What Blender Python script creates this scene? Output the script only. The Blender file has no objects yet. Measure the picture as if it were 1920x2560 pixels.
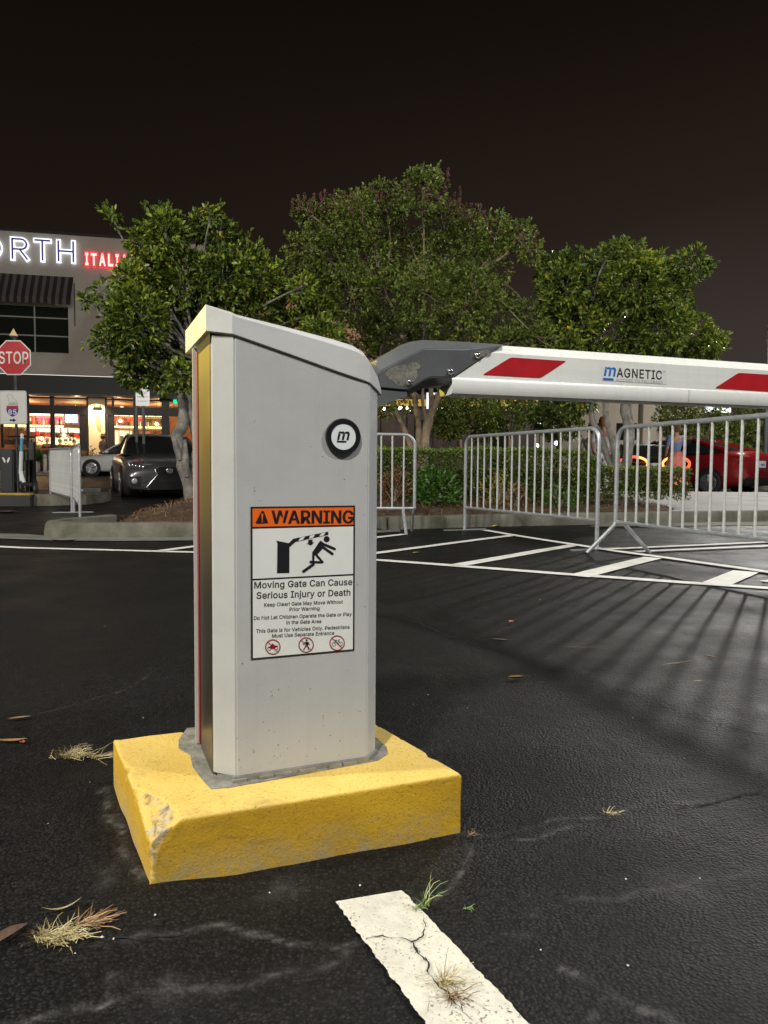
import bpy, bmesh, math, random
import numpy as np
from mathutils import Vector, Matrix, noise

SC = bpy.context.scene
COL = SC.collection
rad = math.radians

# ------------------------------------------------------------------ camera
F, PITCH, ROLL, CAMH = 1849.0, rad(3.35), 0.0072, 0.72
cam_d = bpy.data.cameras.new('camera')
cam = bpy.data.objects.new('camera', cam_d); COL.objects.link(cam)
cam_d.sensor_fit = 'VERTICAL'; cam_d.sensor_height = 36.0; cam_d.lens = 26.0
cam_d.clip_start = 0.02; cam_d.clip_end = 1500
cam.matrix_world = Matrix.Translation((0, 0, CAMH)) @ Matrix.Rotation(math.pi/2 - PITCH, 4, 'X') @ Matrix.Rotation(ROLL, 4, 'Z')
SC.camera = cam

# ------------------------------------------------------------------ night sky
W = bpy.data.worlds.new('World'); SC.world = W; W.use_nodes = True
wt = W.node_tree; wt.nodes.clear()
wo = wt.nodes.new('ShaderNodeOutputWorld'); wb = wt.nodes.new('ShaderNodeBackground')
tc = wt.nodes.new('ShaderNodeTexCoord'); sx = wt.nodes.new('ShaderNodeSeparateXYZ')
wt.links.new(tc.outputs['Generated'], sx.inputs[0])
el = wt.nodes.new('ShaderNodeMapRange'); el.inputs[1].default_value = 0.0; el.inputs[2].default_value = 0.62
el.inputs[3].default_value = 1.0; el.inputs[4].default_value = 0.0; el.interpolation_type = 'SMOOTHSTEP'
wt.links.new(sx.outputs['Z'], el.inputs[0])
az = wt.nodes.new('ShaderNodeMapRange'); az.inputs[3].default_value = 0.36; az.inputs[1].default_value = -0.5; az.inputs[2].default_value = 0.75
az.interpolation_type = 'SMOOTHSTEP'
wt.links.new(sx.outputs['X'], az.inputs[0])
mu = wt.nodes.new('ShaderNodeMath'); mu.operation = 'MULTIPLY'
wt.links.new(el.outputs[0], mu.inputs[0]); wt.links.new(az.outputs[0], mu.inputs[1])
nz = wt.nodes.new('ShaderNodeTexNoise'); nz.inputs['Scale'].default_value = 1.6; nz.inputs['Detail'].default_value = 3
wt.links.new(tc.outputs['Generated'], nz.inputs['Vector'])
mn = wt.nodes.new('ShaderNodeMath'); mn.operation = 'MULTIPLY_ADD'; mn.inputs[1].default_value = 0.5; mn.inputs[2].default_value = 0.75
wt.links.new(nz.outputs['Fac'], mn.inputs[0])
m2 = wt.nodes.new('ShaderNodeMath'); m2.operation = 'MULTIPLY'
wt.links.new(mu.outputs[0], m2.inputs[0]); wt.links.new(mn.outputs[0], m2.inputs[1])
cr = wt.nodes.new('ShaderNodeValToRGB')
cr.color_ramp.elements[0].position = 0.0; cr.color_ramp.elements[0].color = (0.0050, 0.0030, 0.0022, 1)
cr.color_ramp.elements[1].position = 1.0; cr.color_ramp.elements[1].color = (0.058, 0.045, 0.041, 1)
e = cr.color_ramp.elements.new(0.45); e.color = (0.0205, 0.0140, 0.0102, 1)
wt.links.new(m2.outputs[0], cr.inputs[0]); wt.links.new(cr.outputs[0], wb.inputs[0])
wb.inputs[1].default_value = 1.0
wt.links.new(wb.outputs[0], wo.inputs[0])

def lamp_light(name, kind, loc, power, color, size, target=None, cone=None, blend=0.5):
    d = bpy.data.lights.new(name, kind); o = bpy.data.objects.new(name, d); COL.objects.link(o)
    d.energy = power; d.color = color; o.location = loc
    if kind in ('POINT', 'SPOT'): d.shadow_soft_size = size
    if kind == 'AREA': d.shape = 'DISK'; d.size = size
    if kind == 'SPOT': d.spot_size = rad(cone); d.spot_blend = blend
    if target is not None:
        o.rotation_euler = (Vector(target) - Vector(loc)).to_track_quat('-Z', 'Y').to_euler()
    return o
LAMP_A = (11.3, 20.8, 6.7)      # car-park lamp just outside the right edge (it glares on the asphalt)
LAMP_B = (-2.8, -7.2, 11.5)     # car-park lamp behind the camera
ADDED_SPOT_C = (-8.2, 4.3, 2.6)       # added warm spot to the left, cone shaped for the cabinet side
LAMP_D = (-10.5, -0.4, 6.5)      # car-park lamp left of the frame, over the trees
LAMP_E = (7.5, -1.0, 8.0)       # unseen lamp right of the frame, its power set for the trees
lamp_light('lamp_light_a', 'POINT', LAMP_A, 3100, (1.0, 0.97, 0.92), 0.19)
lamp_light('lamp_light_b', 'POINT', LAMP_B, 7600, (1.0, 0.97, 0.90), 0.35)
lamp_light('added_spot_c', 'SPOT', ADDED_SPOT_C, 5500, (1.0, 0.76, 0.10), 0.10, (-0.36, 1.55, 1.40), 13, 1.0)
lamp_light('lamp_light_d', 'POINT', LAMP_D, 6000, (1.0, 0.95, 0.84), 0.3)
ADDED_FILL_F = (11.0, 9.2, 7.0)      # added fill lamp right of the frame, brightens the people and red car
lamp_light('added_fill_f', 'POINT', ADDED_FILL_F, 1700, (1.0, 0.96, 0.88), 0.3)
lamp_light('lamp_light_e', 'POINT', LAMP_E, 2600, (0.95, 0.96, 1.0), 0.3)

vs = SC.view_settings
SC.display_settings.display_device = 'sRGB'
vs.view_transform = 'Standard'; vs.look = 'None'; vs.gamma = 1; vs.exposure = 0; vs.use_curve_mapping = False
SC.cycles.use_denoising = True
SC.cycles.max_bounces = 6
SC.cycles.sample_clamp_indirect = 4.0

# ------------------------------------------------------------------ measuring helpers
def ray(px, py):
    x = px - 960; y = 1280 - py; c, s = math.cos(ROLL), math.sin(ROLL)
    x2 = x*c - y*s; y2 = x*s + y*c
    cp, sp = math.cos(PITCH), -math.sin(PITCH)
    return Vector((x2/F, cp - (y2/F)*sp, sp + (y2/F)*cp))
def rise(y):
    t = min(max((y - 12.0)/20.0, 0.0), 1.0)
    return 0.36*t
def G(px, py, z=0.0):
    d = ray(px, py); t = (z - CAMH)/d.z
    return Vector((d.x*t, d.y*t, z))
def GT(px, py):                     # point on the rising ground
    d = ray(px, py); t = 0.5
    for _ in range(4000):
        p = d*t + Vector((0, 0, CAMH))
        if p.z <= rise(p.y): break
        t *= 1.002
    return p
def P(px, py, y):
    d = ray(px, py); return d*(y/d.y) + Vector((0, 0, CAMH))
def on_plane(px, py, o, n):
    d = ray(px, py); c = Vector((0, 0, CAMH)); t = (Vector(o) - c).dot(n)/d.dot(n)
    return c + d*t

# ------------------------------------------------------------------ materials
MATS = {}
def nodes_of(m):
    nt = m.node_tree; return nt, nt.nodes, nt.links
def mat(name, col, rough=0.6, metal=0.0, var=0.0, vscale=8.0, bump=0.0, bscale=60.0, spec=0.5,
        col2=None, emit=None, estr=0.0, coat=0.0, detail=4.0, trans=0.0, alpha=1.0, rvar=0.0):
    if name in MATS: return MATS[name]
    m = bpy.data.materials.new(name); m.use_nodes = True
    nt, N, L = nodes_of(m); b = N['Principled BSDF']
    b.inputs['Base Color'].default_value = (*col, 1); b.inputs['Roughness'].default_value = rough
    b.inputs['Metallic'].default_value = metal; b.inputs['Specular IOR Level'].default_value = spec
    b.inputs['Coat Weight'].default_value = coat; b.inputs['Coat Roughness'].default_value = 0.08
    b.inputs['Transmission Weight'].default_value = trans; b.inputs['Alpha'].default_value = alpha
    if emit: b.inputs['Emission Color'].default_value = (*emit, 1); b.inputs['Emission Strength'].default_value = estr
    t = None
    if var > 0 or col2 or bump > 0 or rvar > 0:
        t = N.new('ShaderNodeTexCoord')
    if var > 0 or col2:
        n = N.new('ShaderNodeTexNoise'); n.inputs['Scale'].default_value = vscale; n.inputs['Detail'].default_value = detail
        n.inputs['Roughness'].default_value = 0.62
        L.new(t.outputs['Object'], n.inputs['Vector'])
        mr = N.new('ShaderNodeMapRange'); mr.inputs[1].default_value = 0.35; mr.inputs[2].default_value = 0.65
        L.new(n.outputs['Fac'], mr.inputs[0])
        mx = N.new('ShaderNodeMix'); mx.data_type = 'RGBA'
        a = col; c2 = col2 if col2 else tuple(c*(1-var) for c in col)
        mx.inputs['A'].default_value = (*a, 1); mx.inputs['B'].default_value = (*c2, 1)
        L.new(mr.outputs[0], mx.inputs['Factor']); L.new(mx.outputs['Result'], b.inputs['Base Color'])
    if rvar > 0:
        n3 = N.new('ShaderNodeTexNoise'); n3.inputs['Scale'].default_value = vscale*0.7; n3.inputs['Detail'].default_value = 6
        L.new(t.outputs['Object'], n3.inputs['Vector'])
        m3 = N.new('ShaderNodeMapRange'); m3.inputs[1].default_value = .3; m3.inputs[2].default_value = .7
        m3.inputs[3].default_value = max(0.02, rough-rvar); m3.inputs[4].default_value = min(1, rough+rvar)
        L.new(n3.outputs['Fac'], m3.inputs[0]); L.new(m3.outputs[0], b.inputs['Roughness'])
    if bump > 0:
        n2 = N.new('ShaderNodeTexNoise'); n2.inputs['Scale'].default_value = bscale; n2.inputs['Detail'].default_value = 3
        L.new(t.outputs['Object'], n2.inputs['Vector'])
        bp = N.new('ShaderNodeBump'); bp.inputs['Strength'].default_value = bump; bp.inputs['Distance'].default_value = 0.004
        L.new(n2.outputs['Fac'], bp.inputs['Height']); L.new(bp.outputs[0], b.inputs['Normal'])
    MATS[name] = m
    return m
def emat(name, col, s):
    return mat(name, (0.02, 0.02, 0.02), 0.5, emit=col, estr=s)

# ------------------------------------------------------------------ mesh helpers
def link(o, parent=None):
    COL.objects.link(o)
    if parent is not None: o.parent = parent
    return o
def mesh(name, V, Fc, m=None, parent=None, smooth=False):
    me = bpy.data.meshes.new(name); me.from_pydata([tuple(v) for v in V], [], [tuple(f) for f in Fc])
    me.update()
    if m: me.materials.append(m)
    if smooth:
        me.polygons.foreach_set('use_smooth', [True]*len(me.polygons))
    return link(bpy.data.objects.new(name, me), parent)
def npmesh(name, V, Fc, m=None, parent=None, smooth=False, attrs=None):
    me = bpy.data.meshes.new(name); n, k = Fc.shape
    me.vertices.add(len(V)); me.vertices.foreach_set('co', np.ascontiguousarray(V, dtype=np.float32).ravel())
    me.loops.add(n*k); me.loops.foreach_set('vertex_index', np.ascontiguousarray(Fc, dtype=np.int32).ravel())
    me.polygons.add(n); me.polygons.foreach_set('loop_start', np.arange(0, n*k, k, dtype=np.int32))
    if smooth: me.polygons.foreach_set('use_smooth', np.ones(n, dtype=bool))
    me.update(calc_edges=True)
    if attrs:
        for an, av in attrs.items():
            a = me.attributes.new(an, 'FLOAT', 'POINT'); a.data.foreach_set('value', np.ascontiguousarray(av, dtype=np.float32))
    if m: me.materials.append(m)
    return link(bpy.data.objects.new(name, me), parent)
class MB:
    def __init__(s): s.v = []; s.f = []
    def add(s, V, Fc):
        b = len(s.v); s.v += [Vector(v) for v in V]; s.f += [[b+i for i in f] for f in Fc]; return s
    def box(s, c, d, rz=0.0, bev=0.0):
        x, y, z = d[0]/2, d[1]/2, d[2]/2; M = Matrix.Rotation(rz, 3, 'Z')
        if bev <= 0:
            V = [Vector(c)+M@Vector((a*x, b*y, e*z)) for a in (-1, 1) for b in (-1, 1) for e in (-1, 1)]
            return s.add(V, [(0,1,3,2),(4,6,7,5),(0,4,5,1),(2,3,7,6),(0,2,6,4),(1,5,7,3)])
        bm = bmesh.new(); bmesh.ops.create_cube(bm, size=1)
        for v in bm.verts: v.co = Vector((v.co.x*d[0], v.co.y*d[1], v.co.z*d[2]))
        bmesh.ops.bevel(bm, geom=bm.edges[:], offset=bev, segments=2, affect='EDGES')
        bm.verts.index_update()
        V = [Vector(c)+M@v.co for v in bm.verts]; Fc = [[v.index for v in f.verts] for f in bm.faces]; bm.free()
        return s.add(V, Fc)
    def tube(s, pts, r, n=8, cap=True):
        pts = [Vector(p) for p in pts]; R = r if isinstance(r, (list, tuple)) else [r]*len(pts)
        V = []; Fc = []; prev = None
        for i, p in enumerate(pts):
            a = pts[max(i-1, 0)]; b = pts[min(i+1, len(pts)-1)]; t = (b-a).normalized()
            if prev is None:
                up = Vector((0, 0, 1)) if abs(t.z) < 0.9 else Vector((1, 0, 0))
                x = t.cross(up).normalized()
            else:
                x = (prev - t*prev.dot(t)).normalized()
            prev = x; y = t.cross(x)
            V += [p + (x*math.cos(2*math.pi*k/n) + y*math.sin(2*math.pi*k/n))*R[i] for k in range(n)]
        for i in range(len(pts)-1):
            for k in range(n):
                Fc.append((i*n+k, i*n+(k+1) % n, (i+1)*n+(k+1) % n, (i+1)*n+k))
        if cap:
            Fc.append(tuple(range(n-1, -1, -1))); Fc.append(tuple((len(pts)-1)*n+k for k in range(n)))
        return s.add(V, Fc)
    def prism(s, poly, z0, z1, M=None):
        n = len(poly)
        V = [Vector((p[0], p[1], z0)) for p in poly] + [Vector((p[0], p[1], z1)) for p in poly]
        if M is not None: V = [M @ v for v in V]
        Fc = [tuple(range(n-1, -1, -1)), tuple(range(n, 2*n))] + [(i, (i+1) % n, n+(i+1) % n, n+i) for i in range(n)]
        return s.add(V, Fc)
    def lathe(s, prof, n=16, c=(0, 0, 0), axis='Z'):
        V = []; Fc = []
        for (r, z) in prof:
            for k in range(n):
                a = 2*math.pi*k/n; p = Vector((r*math.cos(a), r*math.sin(a), z))
                if axis == 'X': p = Vector((p.z, p.x, p.y))
                if axis == 'Y': p = Vector((p.x, p.z, p.y))
                V.append(Vector(c)+p)
        m_ = len(prof)
        for i in range(m_-1):
            for k in range(n): Fc.append((i*n+k, i*n+(k+1) % n, (i+1)*n+(k+1) % n, (i+1)*n+k))
        if prof[0][0] > 1e-6: Fc.append(tuple(range(n-1, -1, -1)))
        if prof[-1][0] > 1e-6: Fc.append(tuple((m_-1)*n+k for k in range(n)))
        return s.add(V, Fc)
    def build(s, name, m, parent=None, smooth=False):
        o = mesh(name, s.v, s.f, m, parent, smooth)
        bm = bmesh.new(); bm.from_mesh(o.data); bmesh.ops.remove_doubles(bm, verts=bm.verts[:], dist=1e-6)
        bmesh.ops.recalc_face_normals(bm, faces=bm.faces[:]); bm.to_mesh(o.data); bm.free()
        if smooth: smooth_angle(o)
        return o
def smooth_angle(o, ang=40):
    me = o.data; me.polygons.foreach_set('use_smooth', [True]*len(me.polygons))
    bm = bmesh.new(); bm.from_mesh(me)
    for e in bm.edges:
        e.smooth = not (len(e.link_faces) == 2 and e.calc_face_angle(0) > rad(ang))
    bm.to_mesh(me); bm.free()
def thing(name, label, cat, loc=(0, 0, 0), rz=0.0, group=None):
    o = bpy.data.objects.new(name, None); COL.objects.link(o); o.empty_display_size = 0.1
    o.location = loc; o.rotation_euler = (0, 0, rz); o['label'] = label; o['category'] = cat
    if group: o['group'] = group
    return o
def tag(o, label, cat, group=None):
    o['label'] = label; o['category'] = cat
    if group: o['group'] = group
    return o
def structure(o): o['kind'] = 'structure'; return o
def copy_tree(o, parent=None):
    c = o.copy(); COL.objects.link(c); c.parent = parent
    for ch in list(o.children): copy_tree(ch, c)
    return c
TXT = {}
def text_mesh(body, bold=0.0, spacing=1.0, align='LEFT'):
    key = (body, bold, spacing)
    if key in TXT: return TXT[key]
    cu = bpy.data.curves.new('txt', 'FONT'); cu.body = body; cu.offset = bold; cu.space_character = spacing
    cu.resolution_u = 4; cu.fill_mode = 'FRONT'
    ob = bpy.data.objects.new('txt', cu); COL.objects.link(ob)
    bpy.context.view_layer.update()
    me = bpy.data.meshes.new_from_object(ob.evaluated_get(bpy.context.evaluated_depsgraph_get()))
    V = [v.co.copy() for v in me.vertices]; Fc = [tuple(p.vertices) for p in me.polygons]
    bpy.data.objects.remove(ob); bpy.data.curves.remove(cu); bpy.data.meshes.remove(me)
    x0 = min(v.x for v in V); x1 = max(v.x for v in V); y1 = max(v.y for v in V)
    TXT[key] = (V, Fc, x0, x1, y1); return TXT[key]
def fit_text(name, body, p0, p1, h, n, m, parent, bold=0.0, spacing=1.0, caph=0.509, slant=0.0, thick=0.0, up=None):
    """text with its baseline from p0 to p1, capital height h, facing n"""
    V, Fc, x0, x1, y1 = text_mesh(body, bold, spacing)
    p0 = Vector(p0); p1 = Vector(p1); U = (p1-p0); w = U.length; U.normalize(); n = Vector(n).normalized()
    Up = n.cross(U).normalized() if up is None else Vector(up)
    sxx = w/(x1-x0); syy = h/caph
    VV = [p0 + U*((v.x-x0)*sxx + slant*v.y*syy) + Up*(v.y*syy) + n*(v.z*syy) for v in V]
    if thick <= 0:
        return mesh(name, VV, Fc, m, parent)
    b = len(VV); V2 = VV + [v - n*thick for v in VV]
    from collections import Counter
    ed = Counter()
    for f in Fc:
        for i in range(len(f)): ed[(f[i], f[(i+1) % len(f)])] += 1
    F2 = list(Fc) + [tuple(b+i for i in reversed(f)) for f in Fc]
    for (a, c) in ed:
        if (c, a) not in ed: F2.append((c, a, b+a, b+c))
    return mesh(name, V2, F2, m, parent)
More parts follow.
